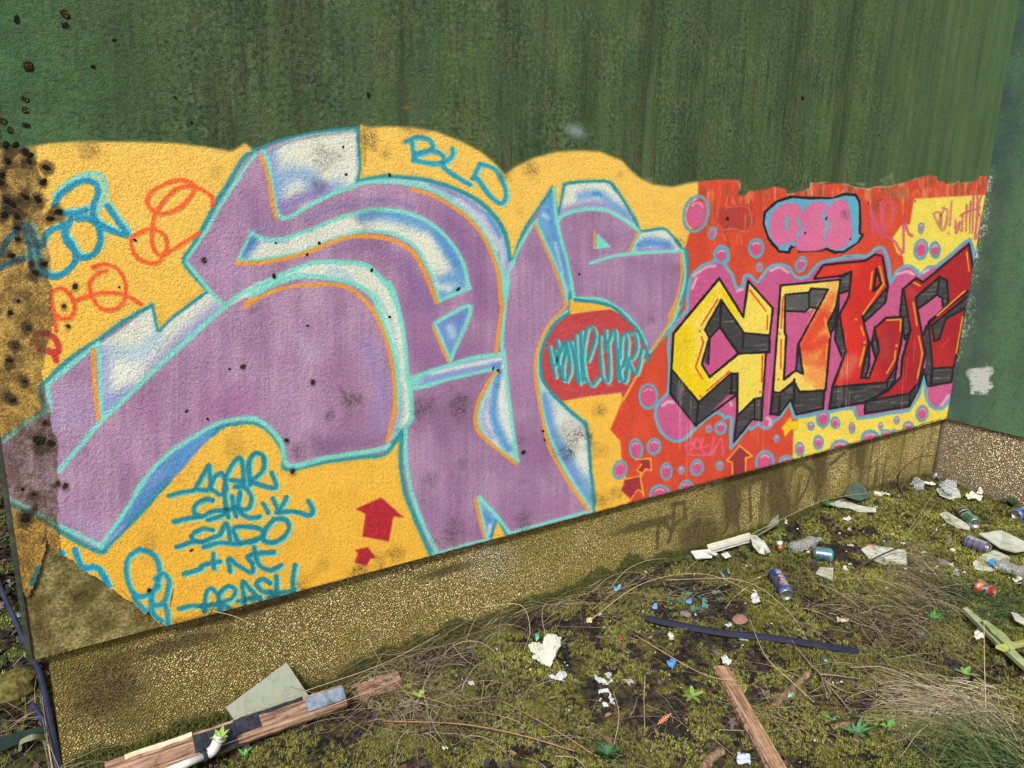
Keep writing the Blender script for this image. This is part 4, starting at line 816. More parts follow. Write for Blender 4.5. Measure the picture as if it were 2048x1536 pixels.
o = mk('render_coat', *upright(skin, 0., .005), MW, wall); o['label'] = 'green and graffitied plaster coat with a ragged torn edge'
V, F = box(0, L, .006, .062, HB, ZT); o = mk('backing_board', V, F, mb.m, wall); o['label'] = 'mossy bare board showing where the plaster coat is torn away'
bz = o.data
th = np.linspace(math.pi / 2, math.pi, 5); prof = [(-.001 + .0095 * math.cos(t), .0105 - .0095 * math.sin(t)) for t in th]; prof = [(-.0005, .001)] + prof + [(-.0105, 2.6), (-.0005, 2.6)]
V = [(x, y, z) for z in (HB, ZT) for x, y in prof]; n = len(prof); F = [(i, i + 1, n + i + 1, n + i) for i in range(n - 1)] + [tuple(range(n))[::-1], tuple(range(n, 2 * n))]
mk('corner_bead', V, F, mg_, wall)
V, F = box(.001, L + .3, .064, 2.6, HB, ZT); mk('wall_core', V, F, mdark, wall)
V, F = box(L, L + .05, -3.6, -.0005, HB, ZT); V = np.array(V) - [L, 0, 0]; mk('render_coat', V, F, MS, side)

# ---------------------------------------------------------------- paintings as thin coats on the wall
lay = [0]


def clip_poly(p):
    for ax, v, sg in ((1, HB + .0008, 1), (0, .0015, 1), (0, L - .0012, -1)):
        out = []
        for a, b in zip(p, np.roll(p, -1, axis=0)):
            da, db = sg * (a[ax] - v), sg * (b[ax] - v)
            if da >= 0: out.append(a)
            if da * db < 0: out.append(a + (b - a) * da / (da - db))
        p = np.array(out)
        if len(p) < 3: return p
    keep = [i for i in range(len(p)) if np.linalg.norm(p[i] - p[i - 1]) > 2e-4]
    return p[keep]


def coat(name, px, label=None):
    lay[0] += 1; q = clip_poly(on_plane(px, 1, 0.)[:, [0, 2]])
    if len(q) < 3: return
    V, F = upright(q, -.0003 - .000006 * lay[0], 0)
    o = mk(name, V, F, MW, wall)
    if label: o['label'] = label
    return o


def scrawl(name, strokes, w_, label=None):
    lay[0] += 1; VV = []; FF = []
    for s in strokes:
        p = spline(P(s), 3)
        if len(p) == 1: continue
        t = np.gradient(p, axis=0); t /= np.linalg.norm(t, axis=1)[:, None] + 1e-9; nrm = np.c_[-t[:, 1], t[:, 0]] * w_ / 2
        a = on_plane(p + nrm, 1, 0.); b = on_plane(p - nrm, 1, 0.); k = len(VV)
        yy = -.0003 - .000006 * lay[0] - 3e-7 * np.arange(len(p)) - 4e-7 * len(FF) / 5
        a[:, 1] = yy; b[:, 1] = yy
        bad = (a[:, 2] < HB) | (b[:, 2] < HB)
        for i in range(len(p)): VV += [a[i], b[i]]
        FF += [(k + 2 * i, k + 2 * i + 1, k + 2 * i + 3, k + 2 * i + 2) for i in range(len(p) - 1) if not (bad[i] or bad[i + 1])]
    V = np.array(VV); F2 = []
    for f in FF:
        A, B, C_ = V[f[0]], V[f[1]], V[f[2]]
        F2.append(f if np.cross(B - A, C_ - A)[1] < 0 else f[::-1])
    o = mk(name, V, F2, MW, wall)
    if label: o['label'] = label


tearpx = project(np.c_[jag[:, 0] * 0, jag[:, 0] * 0, jag[:, 0] * 0] + np.c_[jag[:, 0], jag[:, 0] * 0, jag[:, 1]]) + [0, -2.5]
coat('yellow_background', np.vstack([YTOP, P('X 1400 960 1260 1100 340 1253'), tearpx[2:-2], P('X 44 1176 -20 880')]), 'golden yellow background field of the mural')
coat('red_background', REDF, 'orange red background field')
coat('pale_yellow_background', LYEL, 'pale yellow field at the upper right'); coat('pale_yellow_background', LYE2, 'pale yellow strip along the lower right edge')
coat('purple_lettering', SIL, 'huge purple letters with turquoise outlines and sky blue sides')
coat('red_disc', CIRC, 'dull red disc with turquoise scrawled name')
coat('pink_halo', spline(HALO, 2), 'pink bubbly halo with light blue rim behind the block letters')
for b in BUB: coat('bubble', ellipse(b, 1.0, 16))
for pl, lb in ((LET_C, 'yellow angular C of the block lettering'), (LET_O, 'yellow and orange second block letter'), (LET_R, 'bright red third block letter'), (LET_E1, 'dark red last block letter'), (LET_E2, 'dark red lower right piece of the last letter')): coat('block_letter', pl, lb)
for g_ in GREYS: coat('letter_side', g_)
coat('bubble_lettering', P('J 655 370 665 300 740 232 830 202 960 210 1090 210 1170 185 1240 190 K 250 200 255 330 250 400 270 412 240 460 150 520 90 522 40 500 0 512 J 980 545 880 548 860 512 832 520 815 555 755 548 690 470'), 'small pink bubble letters on blue with black outline')
for s, lb in (('H 1645 630 1850 540 2030 700 1945 690 1910 890 1700 850 1725 670', 'large crimson arrow pointing up'), ('H 1640 960 1740 935 1805 1020 1762 1030 1730 1085 1635 1060 1665 990', 'small crimson arrow below the large one'), ('N 826 735 840 645 812 636 885 545 958 608 922 618 918 720', 'maroon arrow with orange outline'), ('N 250 635 320 630 325 700 290 692 270 718 235 700 262 660', 'small maroon arrow'), ('N 150 762 245 738 268 850 235 815 195 872 135 822 160 790', 'maroon arrow at the lower edge'), ('O 135 495 195 425 200 455 248 445 242 502 195 505 155 555 152 515', 'yellow arrow pointing left')): coat('arrow', P(s), lb)
for nm, lb in (('names', 'turquoise list of names in five rows'), ('loops', 'turquoise looped figure'), ('blue', 'blue looped tag by the outer corner'), ('orange', 'orange looped scrawl'), ('orange2', 'orange rings with a bar'), ('bld', 'turquoise tag BLD'), ('circle', 'turquoise narrow letters on the red disc'), ('pink1', 'pink tag on red'), ('pink2', 'pink small tag with exclamation mark'), ('pink3', 'pink narrow tag by the side wall'), ('pink4', 'pink small tag below the block letters')):
    scrawl('tag', TAGS[nm][3], TAGS[nm][0] * 1.15, lb)

# ---------------------------------------------------------------- pebble-dashed plinths
BLKTAG = [P(s) for s in ['X 1315 1095 1318 1040 1345 1060 1350 1010', 'X 1345 1010 1368 1005 1372 1035 1350 1048 1338 1085', 'X 1395 1040 1390 1065', 'X 1452 985 1456 1050 1450 1065', 'X 1470 985 1478 1060', 'X 1455 1015 1480 1012', 'X 1500 975 1502 1040', 'X 1540 965 1545 1030', 'X 1590 935 1605 928 1625 940 1612 980 1600 1000', 'X 1640 900 1636 940', 'X 1660 930 1690 905']]
DARKS = [(215, 1375, 70, 60), (350, 1290, 90, 14), (460, 1235, 90, 9), (560, 1205, 60, 7), (440, 1215, 40, 20), (1465, 1000, 18, 60), (1555, 980, 22, 60), (1495, 960, 60, 14), (1570, 1040, 24, 50), (1640, 930, 16, 70), (1720, 900, 10, 50), (900, 1140, 60, 8), (1400, 1080, 40, 50), (1290, 1050, 60, 8), (1470, 1090, 60, 20)]
MOSSY = [(270, 1440, 60, 26), (330, 1480, 60, 24), (560, 1380, 60, 14), (760, 1310, 80, 16), (960, 1255, 50, 16), (1130, 1180, 40, 22), (110, 1345, 60, 30), (300, 1265, 80, 14), (1300, 1120, 90, 14)]
kpx = [on_plane(t, 1, .025)[:, [0, 2]] for t in BLKTAG]


def plinth_tint(X, Z, px, r, side=False):
    n = len(X)
    base = np.array([lin((150, 136, 84)), lin((164, 150, 98)), lin((126, 110, 64)), lin((190, 180, 132)), lin((110, 94, 58)), lin((156, 144, 86)), lin((144, 130, 88))])[rng.integers(0, 7, n)]
    base = base * (np.array([2.3, 2.3, 3.1]) if side else 1.85)
    base = base * rng.uniform(.75, 1.12, (n, 1))
    al = fb(X, Z, .16, 21)[:, None]; yel = np.array(lin((156, 148, 46)))
    if not side:
        up = np.clip((Z - .2) / .12, 0, 1)[:, None]
        k = np.clip((al - .36) * 3.4, 0, .82) * (.55 + .45 * up); base = base * (1 - k) + yel * k * rng.uniform(.5, 1.2, (n, 1))
        for x, y, rx, ry in MOSSY:
            k = np.exp(-(((px[:, 0] - x) / rx) ** 2 + ((px[:, 1] - y + (px[:, 0] - x) * .27) / ry) ** 2))[:, None] * .8; base = base * (1 - k) + np.array(lin((112, 112, 30))) * k
        kd = np.zeros((n, 1))
        for x, y, rx, ry in DARKS:
            kd = np.maximum(kd, np.exp(-(((px[:, 0] - x) / rx) ** 2 + ((px[:, 1] - y + (px[:, 0] - x) * (.27 if rx > ry else .05)) / ry) ** 2))[:, None])
        kd = np.clip(kd * 1.5 * (.5 + fb(X, Z, .03, 5)[:, None]), 0, .9); base = base * (1 - kd) + np.array(lin((34, 26, 18))) * kd
        st = np.clip((fb(X * 3, Z * .25, .1, 31)[:, None] - .55) * 4, 0, .7) * np.clip((X - 1.9) / .6, 0, 1)[:, None]; base = base * (1 - st) + np.array(lin((44, 36, 20))) * st
        for q in kpx:
            d = np.full(n, 9.)
            for a, b in zip(q[:-1], q[1:]):
                v = b - a; t = np.clip(((X - a[0]) * v[0] + (Z - a[1]) * v[1]) / (v @ v + 1e-9), 0, 1); d = np.minimum(d, np.hypot(X - a[0] - t * v[0], Z - a[1] - t * v[1]))
            k = np.clip((.012 - d) / .005, 0, 1)[:, None] * .88; base = base * (1 - k) + .02 * k
        d = np.exp(-(((px[:, 0] - 985) / 45) ** 2 + ((px[:, 1] - 1118) / 32) ** 2))[:, None] * np.clip(fb(X, Z, .03, 9)[:, None] * 3 - .8, 0, 1); base = base * (1 - d) + np.array([.6, .6, .48]) * d
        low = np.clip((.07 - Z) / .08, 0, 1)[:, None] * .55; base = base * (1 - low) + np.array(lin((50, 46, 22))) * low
    else:
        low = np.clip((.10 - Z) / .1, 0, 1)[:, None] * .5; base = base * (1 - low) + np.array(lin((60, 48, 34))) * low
        k = np.clip((.25 + X) * 3, 0, .4)[:, None]; base = base * (1 - k) + np.array(lin((140, 128, 84))) * k
    return base


def pebbles(name, u0, u1, z0, z1, pitch, place, parent, side=False):
    nu, nz = int((u1 - u0) / pitch), int((z1 - z0) / (pitch * .87))
    U, Z = np.meshgrid(np.arange(nu), np.arange(nz)); U = (U + .5 * (Z % 2)) * pitch + u0; Z = Z * pitch * .87 + z0 + pitch * .4
    U = (U + rng.normal(0, pitch * .17, U.shape)).ravel(); Z = (Z + rng.normal(0, pitch * .17, Z.shape)).ravel(); ok = (U < u1 - pitch * .3) & (U > u0 + pitch * .2) & (Z < z1 - pitch * .2); U, Z = U[ok], Z[ok]; n = len(U)
    r = pitch * rng.uniform(.38, .60, n); asp = rng.uniform(.65, 1.0, n); rot = rng.uniform(0, np.pi, n); hgt = r * rng.uniform(.45, .8, n)
    th = np.arange(6) * np.pi / 3
    ring = []
    for k, (f, h) in enumerate(((1., -.3), (.72, .72))):
        a = r[:, None] * f * np.cos(th + k * .5); b = (r * asp)[:, None] * f * np.sin(th + k * .5) * (1 + rng.normal(0, .08, (n, 6)))
        ring.append(np.stack([a * np.cos(rot)[:, None] - b * np.sin(rot)[:, None] + U[:, None], np.repeat((hgt * h)[:, None], 6, 1), a * np.sin(rot)[:, None] + b * np.cos(rot)[:, None] + Z[:, None]], -1))
    top = np.stack([U, hgt, Z], -1)[:, None]
    V = np.concatenate(ring + [top], 1)
    f1 = [(i, (i + 1) % 6, 6 + (i + 1) % 6) for i in range(6)] + [(i, 6 + (i + 1) % 6, 6 + i) for i in range(6)] + [(6 + i, 6 + (i + 1) % 6, 12) for i in range(6)]
    F = (np.arange(n)[:, None, None] * 13 + np.array(f1)[None]).reshape(-1, 3)
    V = V.reshape(-1, 3); W = place(V)
    px = project(place(top.reshape(-1, 3)))
    col = np.repeat(plinth_tint(U, Z, px, r, side), 13, 0)
    if side: F = F[:, ::-1]
    o = mk(name, W, np.ascontiguousarray(F), MPEB, parent, True, col); o['kind'] = 'stuff'
    return o


mp = Mat('washed pebbles'); c_ = mp.mix(mp.ramp(mp.noise(420, 3), [(.35, .0), (.7, .5)]), mp.attr(), (.05, .04, .018)); mp.color(c_); mp.b.inputs['Roughness'].default_value = .6; mp.b.inputs['Specular IOR Level'].default_value = .35; MPEB = mp.m
PY = .027
V, F = box(.026, L + .3, PY, .6, -.15, HB - .001); pl = mk('plinth', V, F, mdark, wall); pl['label'] = 'pebble dashed plinth with moss and black stains'
pebbles('pebbles', .027, L + .012, -.02, HB - .002, .0066, lambda v: np.c_[v[:, 0], PY - v[:, 1] + .0006, v[:, 2]], pl)
V, F = box(L + .016, L + .4, -3.6, PY - .004, -.15, HB - .001); pl2 = mk('plinth', np.array(V) - [L, 0, 0], F, simple('pale mortar', (112, 102, 90), .95, .3, 90, .8, .003), side); pl2['label'] = 'pale pebble dashed plinth of the side wall'
pebbles('pebbles', -1.3, PY - .008, -.02, HB - .002, .0098, lambda v: np.c_[L + .016 - v[:, 1] + .0006, v[:, 0], v[:, 2]], pl2, True).location = (-L, 0, 0)

# ---------------------------------------------------------------- ground
def axis_pts(a, b, step, far):
    m_ = np.arange(a, b + 1e-6, step); k = np.geomspace(step * 2, far, 22)
    return np.concatenate([a - k[::-1], m_, b + k])


gx_ = axis_pts(-.75, 4.0, .0085, 60); gy_ = np.concatenate([axis_pts(-1.75, .06, .0085, 60)[:-22], .06 + np.cumsum(np.full(60, .02)), 1.26 + np.geomspace(.05, 60, 30)])
GX, GY = np.meshgrid(gx_, gy_); GZ = ground_z(GX, GY)
V = np.c_[GX.ravel(), GY.ravel(), GZ.ravel()]; nx, ny = len(gx_), len(gy_)
ii = (np.arange(ny - 1)[:, None] * nx + np.arange(nx - 1)[None]).ravel()
F = np.c_[ii, ii + 1, ii + nx + 1, ii + nx]
mgd = Mat('dark soil and moss'); cn = mgd.ramp(mgd.noise(70, 5, .7), [(.3, sl(16, 15, 14)), (.5, sl(38, 34, 30)), (.68, sl(84, 74, 54))])
cn = mgd.mix(mgd.ramp(mgd.noise(11, 5, .65), [(.48, 0.), (.60, .7)]), cn, mgd.ramp(mgd.noise(150, 3, .7), [(.35, sl(62, 62, 24)), (.65, sl(132, 130, 54))]))
mgd.color(cn); mgd.b.inputs['Roughness'].default_value = .95; mgd.bump(mgd.noise(160, 4, .7), 1., .006)
tag(mk('ground', V, F, mgd.m, None, True, org=(0, 0, 0)), kind='structure', label='dark soil with moss and litter along the wall')

# moss sprigs
MV = Mat('moss leaves'); MV.color(MV.mix(MV.noise(500, 1), MV.attr(), (.16, .16, .05))); MV.b.inputs['Roughness'].default_value = .8; MV.b.inputs['Subsurface Weight'].default_value = 0.
MOSS = MV.m


def leaves(name, P0, ln, wd, col, m, el=(.25, 1.35), k=6, label=None, z_add=0., nrm=None):
    n = len(P0); az = rng.uniform(0, 2 * np.pi, (n, k)); e = rng.uniform(*el, (n, k)); l_ = ln[:, None] * rng.uniform(.6, 1.2, (n, k))
    d = np.stack([np.cos(az) * np.cos(e), np.sin(az) * np.cos(e), np.sin(e)], -1); s_ = np.stack([-np.sin(az), np.cos(az), 0 * az], -1)
    b = np.repeat(P0[:, None], k, 1) + rng.normal(0, .0015, (n, k, 3))
    V = np.stack([b - s_ * wd[:, None, None], b + s_ * wd[:, None, None], b + d * l_[..., None]], 2).reshape(-1, 3)
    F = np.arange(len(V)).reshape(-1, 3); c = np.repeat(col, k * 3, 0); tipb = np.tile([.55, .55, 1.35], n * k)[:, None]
    o = mk(name, V, F, m, None, False, c * tipb, org=(0, 0, 0)); tag(o, label, None, kind='stuff'); return o


def moss_cols(x, y, n):
    t = np.clip(fb(x, y, .18, 12)[:, None] * 1.6 - .3 + rng.normal(0, .18, (n, 1)), 0, 1)
    a, b, c = np.array(lin((76, 86, 36))), np.array(lin((146, 152, 58))), np.array(lin((208, 212, 100)))
    col = np.where(t < .5, a + (b - a) * t * 2, b + (c - b) * (t * 2 - 1))
    br = (rng.random((n, 1)) < .16); return np.where(br, np.array(lin((104, 84, 44))) * rng.uniform(.5, 1.2, (n, 1)), col * rng.uniform(.6, 1.25, (n, 1)))


N = 230000
x = rng.uniform(-.55, 3.84, N); y = rng.uniform(-1.62, .02, N); d = np.hypot(x - CAM[0], y - CAM[1])
mm = fb(x, y, .16, 40, 4) + .5 * (fb(x, y, .045, 44, 2) - .5) + .10 * np.clip((x - 1.4), 0, 1)
keep = (mm > .458) & (rng.random(N) < np.clip((2.1 / np.hypot(d, .9)) ** 1.5, 0, 1)) & (np.hypot(x - CAM[0], y - CAM[1]) > .5)
x, y, d = x[keep], y[keep], d[keep]; n = len(x)
P0 = np.c_[x, y, ground_z(x, y) - .001 + .006 * rng.random(n)]
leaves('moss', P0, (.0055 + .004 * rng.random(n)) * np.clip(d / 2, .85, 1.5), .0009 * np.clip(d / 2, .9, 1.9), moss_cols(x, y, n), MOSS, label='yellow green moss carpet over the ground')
# darker moss climbing the plinth foot
N = 16000; x = rng.uniform(.03, 3.8, N); hgt = np.interp(x, [0, .15, .3, .5, .62, .9, 1.2, 1.5, 1.72, 2.0, 3.0], [.03, .05, .05, .03, .04, .06, .05, .05, .06, .03, .02]) * (.5 + 1.1 * fb(x, x * 0, .08, 50))
z = ground_z(x, 0 * x) + hgt * rng.random(N) ** 1.4 - .005; yy = PY - .006 - (1 - rng.random(N) ** .5) * .03 * np.clip(1 - (z - ground_z(x, 0 * x)) / .06, 0, 1)
cc = np.array(lin((70, 88, 28))) * rng.uniform(.4, 1.2, (N, 1))
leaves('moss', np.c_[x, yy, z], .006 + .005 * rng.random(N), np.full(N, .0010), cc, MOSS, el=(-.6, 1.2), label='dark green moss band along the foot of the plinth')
# moss behind the corner at far left
N = 9000; x = rng.uniform(-.6, .02, N); y = rng.uniform(.02, 1.8, N); kk = fb(x, y, .12, 60) > .47; x, y = x[kk], y[kk]; n = len(x)
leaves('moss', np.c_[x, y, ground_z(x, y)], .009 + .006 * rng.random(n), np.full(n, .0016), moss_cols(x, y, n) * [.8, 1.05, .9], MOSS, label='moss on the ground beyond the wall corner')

# loose dark leaf litter and crumbs
ML = Mat('leaf litter'); ML.color(ML.attr()); ML.b.inputs['Roughness'].default_value = .6; LIT = ML.m


def chips(name, n, xr, yr, size, pal, label, z=.004, aspect=(.4, 1), cond=None):
    x = rng.uniform(*xr, n); y = rng.uniform(*yr, n)
    if cond is not None: k = cond(x, y); x, y = x[k], y[k]; n = len(x)
    r = rng.uniform(*size, n); a = rng.uniform(*aspect, n); th = np.arange(5) * 2 * np.pi / 5; rot = rng.uniform(0, 6.28, n); tilt = rng.normal(0, .4, (n, 2))
    u = r[:, None] * np.cos(th) * (1 + rng.normal(0, .2, (n, 5))); v = (r * a)[:, None] * np.sin(th) * (1 + rng.normal(0, .2, (n, 5)))
    X = u * np.cos(rot)[:, None] - v * np.sin(rot)[:, None]; Y = u * np.sin(rot)[:, None] + v * np.cos(rot)[:, None]
    Zz = X * tilt[:, :1] + Y * tilt[:, 1:] + rng.normal(0, .0012, (n, 5))
    V = np.stack([X + x[:, None], Y + y[:, None], Zz + (ground_z(x, y) + z)[:, None]], -1).reshape(-1, 3)
    F = np.arange(n * 5).reshape(-1, 5); c = np.repeat(np.array([lin(p) for p in pal])[rng.integers(0, len(pal), n)] * rng.uniform(.6, 1.2, (n, 1)), 5, 0)
    return tag(mk(name, V, F, LIT, None, False, c, org=(0, 0, 0)), label, None, kind='stuff')


chips('leaf_litter', 14000, (-.5, 3.8), (-1.6, .0), (.003, .013), [(44, 38, 38), (30, 28, 30), (62, 54, 48), (84, 68, 54), (36, 36, 44), (52, 42, 34)], 'dark rotting leaf scraps between the moss', cond=lambda x, y: fb(x, y, .16, 40, 4) < .52)
chips('leaf_litter', 2500, (-.6, 0.), (.0, 2.), (.006, .02), [(50, 42, 40), (34, 30, 32), (84, 66, 48), (66, 76, 34)], 'dark leaf scraps beyond the wall corner')
chips('plaster_crumbs', 420, (.6, 3.6), (-1.4, -.02), (.0012, .0035), [(225, 225, 220), (200, 200, 196), (150, 190, 190)], 'tiny white plaster crumbs scattered over the moss', z=.006)

# ---------------------------------------------------------------- grasses, twigs, stems
MDG = Mat('dry grass'); MDG.color(MDG.attr()); MDG.b.inputs['Roughness'].default_value = .7; DRY = MDG.m
MTW = simple('brown twig bark', (88, 70, 52), .85, .35, 120, .5, .001)


def strands(name, n, base, aim, ln, wd, pal, label, up=(.1, .5), droop=1.1, spread=.6, kind='stuff', segs=9):
    VV = []; FF = []; CC = []; k0 = 0
    for i in range(n):
        b = base(i); a = aim(i) + rng.normal(0, spread); L_ = rng.uniform(*ln); e = rng.uniform(*up); tw = rng.normal(0, .9); r = wd * rng.uniform(.5, 1.2)
        p = [np.array([b[0], b[1], float(ground_z(b[0], b[1])) + .002])]; hd, el_ = a, e; st = L_ / segs
        for j in range(segs):
            hd += tw / segs + rng.normal(0, .06); el_ -= droop / segs * (1 + rng.normal(0, .3)); q = p[-1] + st * np.array([math.cos(hd) * math.cos(el_), math.sin(hd) * math.cos(el_), math.sin(el_)])
            gz = float(ground_z(q[0], q[1])) + .004
            if q[2] < gz: q[2] = gz; el_ = max(el_, .02)
            if q[1] > .012 and q[0] > 0: q[1] = .012 - rng.random() * .01
            if q[0] > L: q[0] = L - .004
            p.append(q)
        V, F = tube(p, r * np.linspace(1, .35, len(p)), 3, False); VV.append(V); FF += [tuple(v + k0 for v in f) for f in F]; k0 += len(V); CC.append(np.repeat((lin(pal[rng.integers(0, len(pal))]) * rng.uniform(.6, 1.15))[None], len(V), 0))
    o = mk(name, np.vstack(VV), np.array(FF), DRY, None, True, np.vstack(CC), org=(0, 0, 0)); return tag(o, label, None, kind=kind)


STRAW = [(160, 142, 112), (176, 162, 132), (128, 108, 84), (190, 178, 150), (104, 88, 70), (96, 84, 66)]
GRASS = [(84, 112, 66), (110, 134, 74), (64, 92, 60), (150, 150, 96)]


def around(px, py, sx, sy, n):
    c = [g(px + rng.normal(0, sx), py + rng.normal(0, sy)) for _ in range(n)]
    return lambda i: c[i]


def along(p0, p1, jit, n):
    c = [g(*(np.array(p0) + (np.array(p1) - p0) * rng.random() + rng.normal(0, jit, 2))) for _ in range(n)]
    return lambda i: c[i]


strands('dry_grass', 260, along((700, 1420), (1000, 1250), 22, 260), lambda i: rng.choice([.3, 3.4, 2.4]), (.10, .32), .0009, STRAW, 'tangle of dry grass stalks leaning against the plinth at centre', (.05, .9), 1.2)
strands('dry_grass', 330, around(850, 1410, 80, 44, 330), lambda i: rng.uniform(0, 6.28), (.05, .18), .0009, STRAW, 'matted dry grass heap before the plinth', (.0, .7), 1.1)
strands('dry_grass', 90, along((1150, 1230), (1480, 1170), 24, 90), lambda i: rng.choice([.1, 3.2, .6]), (.12, .38), .0008, STRAW, 'long dry stalks arching over the glass shards', (.05, .6), 1.0)
strands('dry_grass', 60, along((1020, 1230), (1260, 1180), 14, 60), lambda i: rng.choice([.2, 3.3]), (.2, .5), .0012, STRAW, 'dry stalks bridging the moss mound at the plinth foot', (.1, .6), 1.0, .25)
strands('dry_grass', 520, around(1852, 1190, 16, 48, 520), lambda i: rng.choice([-1.9, 1.6, 2.4]), (.06, .22), .0010, STRAW + [(196, 186, 160)], 'pale dry grass clump in the middle of the litter', (.1, 1.0), 1.3, .5)
strands('dry_grass', 200, around(1740, 1230, 60, 36, 200), lambda i: rng.uniform(0, 6.28), (.1, .34), .0011, STRAW, 'loose dry grass left of the pale clump', (.0, .5), .9)
strands('dry_grass', 700, around(1915, 1412, 44, 20, 700), lambda i: rng.uniform(2.2, 4.0), (.08, .24), .0012, [(226, 214, 186), (204, 188, 158), (170, 150, 122)], 'bleached dry grass mat at the lower right', (.0, .6), 1.1, .5)
strands('green_grass', 260, around(1985, 1515, 40, 22, 260), lambda i: rng.uniform(1.2, 3.2), (.1, .3), .0012, GRASS, 'green grass tuft at the lower right corner', (.3, 1.2), 1.3, .4)
strands('green_grass', 300, around(1960, 1215, 46, 24, 300), lambda i: rng.choice([-.6, 2.4, 1.8]), (.08, .26), .0014, [(44, 72, 50), (58, 84, 56), (70, 94, 60), (90, 104, 66)], 'dark green grass patch under the pale boards', (.05, .6), .9, .4)
strands('dry_grass', 150, along((1450, 1440), (1950, 1330), 46, 150), lambda i: rng.uniform(0, 6.28), (.08, .34), .0009, STRAW, 'single dry blades strewn over the moss', (.0, .3), .5, 1.)
strands('dry_grass', 120, along((1000, 1480), (1400, 1420), 44, 120), lambda i: rng.uniform(0, 6.28), (.05, .2), .0008, STRAW, 'short dry blades over the front moss', (.0, .3), .5, 1.)
strands('dry_grass', 90, around(1800, 985, 50, 12, 90), lambda i: rng.uniform(1., 2.4), (.06, .3), .0014, [(110, 96, 74), (136, 118, 90), (90, 84, 60)], 'thin brown stalks standing in the corner of the walls', (.5, 1.4), .8)
strands('dry_grass', 60, around(40, 1440, 30, 50, 60), lambda i: rng.uniform(0, 6.28), (.06, .25), .001, STRAW, 'dry stalks beyond the wall corner at far left', (.1, .7), .8)
strands('dry_grass', 160, along((330, 1500), (700, 1420), 14, 60), lambda i: rng.choice([.5, 3.4]), (.1, .35), .0009, STRAW, 'dry stalks caught on the broken timber', (.05, .5), .8) if False else None


def lift_path(pts, h):
    """stem through pixels; h = height above the ground at each point"""
    return spline(np.array([g(x, y, hh) for (x, y), hh in zip(pts, h)]), 6)


def stem(label, path, r0, r1, c, name='twig', cat='twig', side_=0):
    m = simple(name + ' bark', c, .85, .3, 140, .5, .001)
    p = np.asarray(path); V, F = tube(p, np.linspace(r0, r1, len(p)), 6)
    if not side_: return tag(mk(name, V, F, m, None, True), label, cat)
    r = tag(empty(name, tuple(p[0])), label, cat); mk('stem', V - p[0], F, m, r, True)
    for k in range(side_):
        i = rng.integers(2, len(p) - 3); d = p[i + 1] - p[i]; d /= np.linalg.norm(d); q = p[i].copy(); sp = [q.copy()]; sd_ = rng.normal(0, 1, 3); sd_[2] = abs(sd_[2]) * .5
        for j in range(6): q = q + (d * .6 + sd_ * .5) * rng.uniform(.008, .022); d = d + rng.normal(0, .15, 3); sp.append(q.copy())
        V, F = tube(np.array(sp) - p[0], np.linspace(r1 * 1.2, r1 * .5, len(sp)), 4); mk('side_shoot', V, F, m, r, True)
    return r


stem('dark branch rising over the pale board by the dry grass clump', lift_path([(1688, 1156), (1735, 1124), (1790, 1098), (1835, 1085)], [.005, .03, .06, .09]), .0042, .0024, (74, 66, 54))
stem('long reddish brown stem lying across the front moss', lift_path([(765, 1442), (920, 1448), (1040, 1470), (1150, 1502)], [.03, .035, .03, .02]), .0016, .0022, (146, 112, 84))
stem('brown stem crossing down to the green rosette', lift_path([(1000, 1400), (1075, 1440), (1140, 1478), (1185, 1508)], [.02, .025, .02, .02]), .0012, .0022, (140, 110, 84))
stem('thin forked grey twig running past the blue strip', lift_path([(1555, 1236), (1590, 1290), (1622, 1330), (1640, 1348), (1663, 1388)], [.03, .02, .02, .02, .01]), .0012, .0026, (132, 118, 100), side_=5)
stem('long pale stalk falling across the blue strip', lift_path([(1497, 1232), (1530, 1310), (1580, 1360), (1628, 1404)], [.05, .03, .02, .008]), .001, .0013, (176, 160, 130))
stem('pale upright stalk in front of the dry grass mat', lift_path([(1972, 1418), (1969, 1330), (1968, 1240)], [.01, .09, .2]), .001, .0008, (190, 176, 140))
stem('green grass stalk leaning out of the wall corner', lift_path([(1800, 1085), (1835, 1035), (1880, 968)], [.004, .05, .1]), .0018, .001, (120, 136, 88), 'grass_stalk', 'grass stalk')
stem('yellowish stalk crossing the green one by the corner', lift_path([(1812, 1075), (1842, 1040), (1872, 1006)], [.004, .03, .05]), .0016, .0009, (150, 150, 96), 'grass_stalk', 'grass stalk')
b0 = g(1795, 975); bp = [b0, on_plane((1800, 945), 1, -.06)[0], on_plane((1835, 915), 1, -.10)[0], on_plane((1875, 908), 1, -.16)[0], on_plane((1930, 878), 0, L - .10)[0], on_plane((1965, 840), 0, L - .12)[0], on_plane((2000, 786), 0, L - .15)[0]]
stem('thin brown bramble shoot arching before the side wall', spline(np.array(bp), 5), .0030, .0008, (92, 66, 50), 'bramble', 'bramble', side_=10)
bp = [g(1800, 985), on_plane((1840, 900), 1, -.05)[0], on_plane((1880, 880), 1, -.1)[0], on_plane((1950, 854), 0, L - .12)[0], on_plane((2018, 834), 0, L - .10)[0]]
stem('second fine bramble shoot with a pale tip by the side wall', spline(np.array(bp), 5), .0016, .0007, (110, 96, 66), 'bramble', 'bramble', side_=3)
for k, (lb, pts, hh) in enumerate([('pale looping stalk rising from the plinth lip at left centre', [(560, 1218), (640, 1250), (700, 1290)], 0)]):
    a = [on_plane((x, y), 1, -.004 - .02 * i)[0] for i, (x, y) in enumerate([(425, 1222), (470, 1233), (510, 1252)])]; stem(lb, spline(np.array(a), 5), .0009, .0006, (190, 170, 110), 'grass_stalk', 'grass stalk')
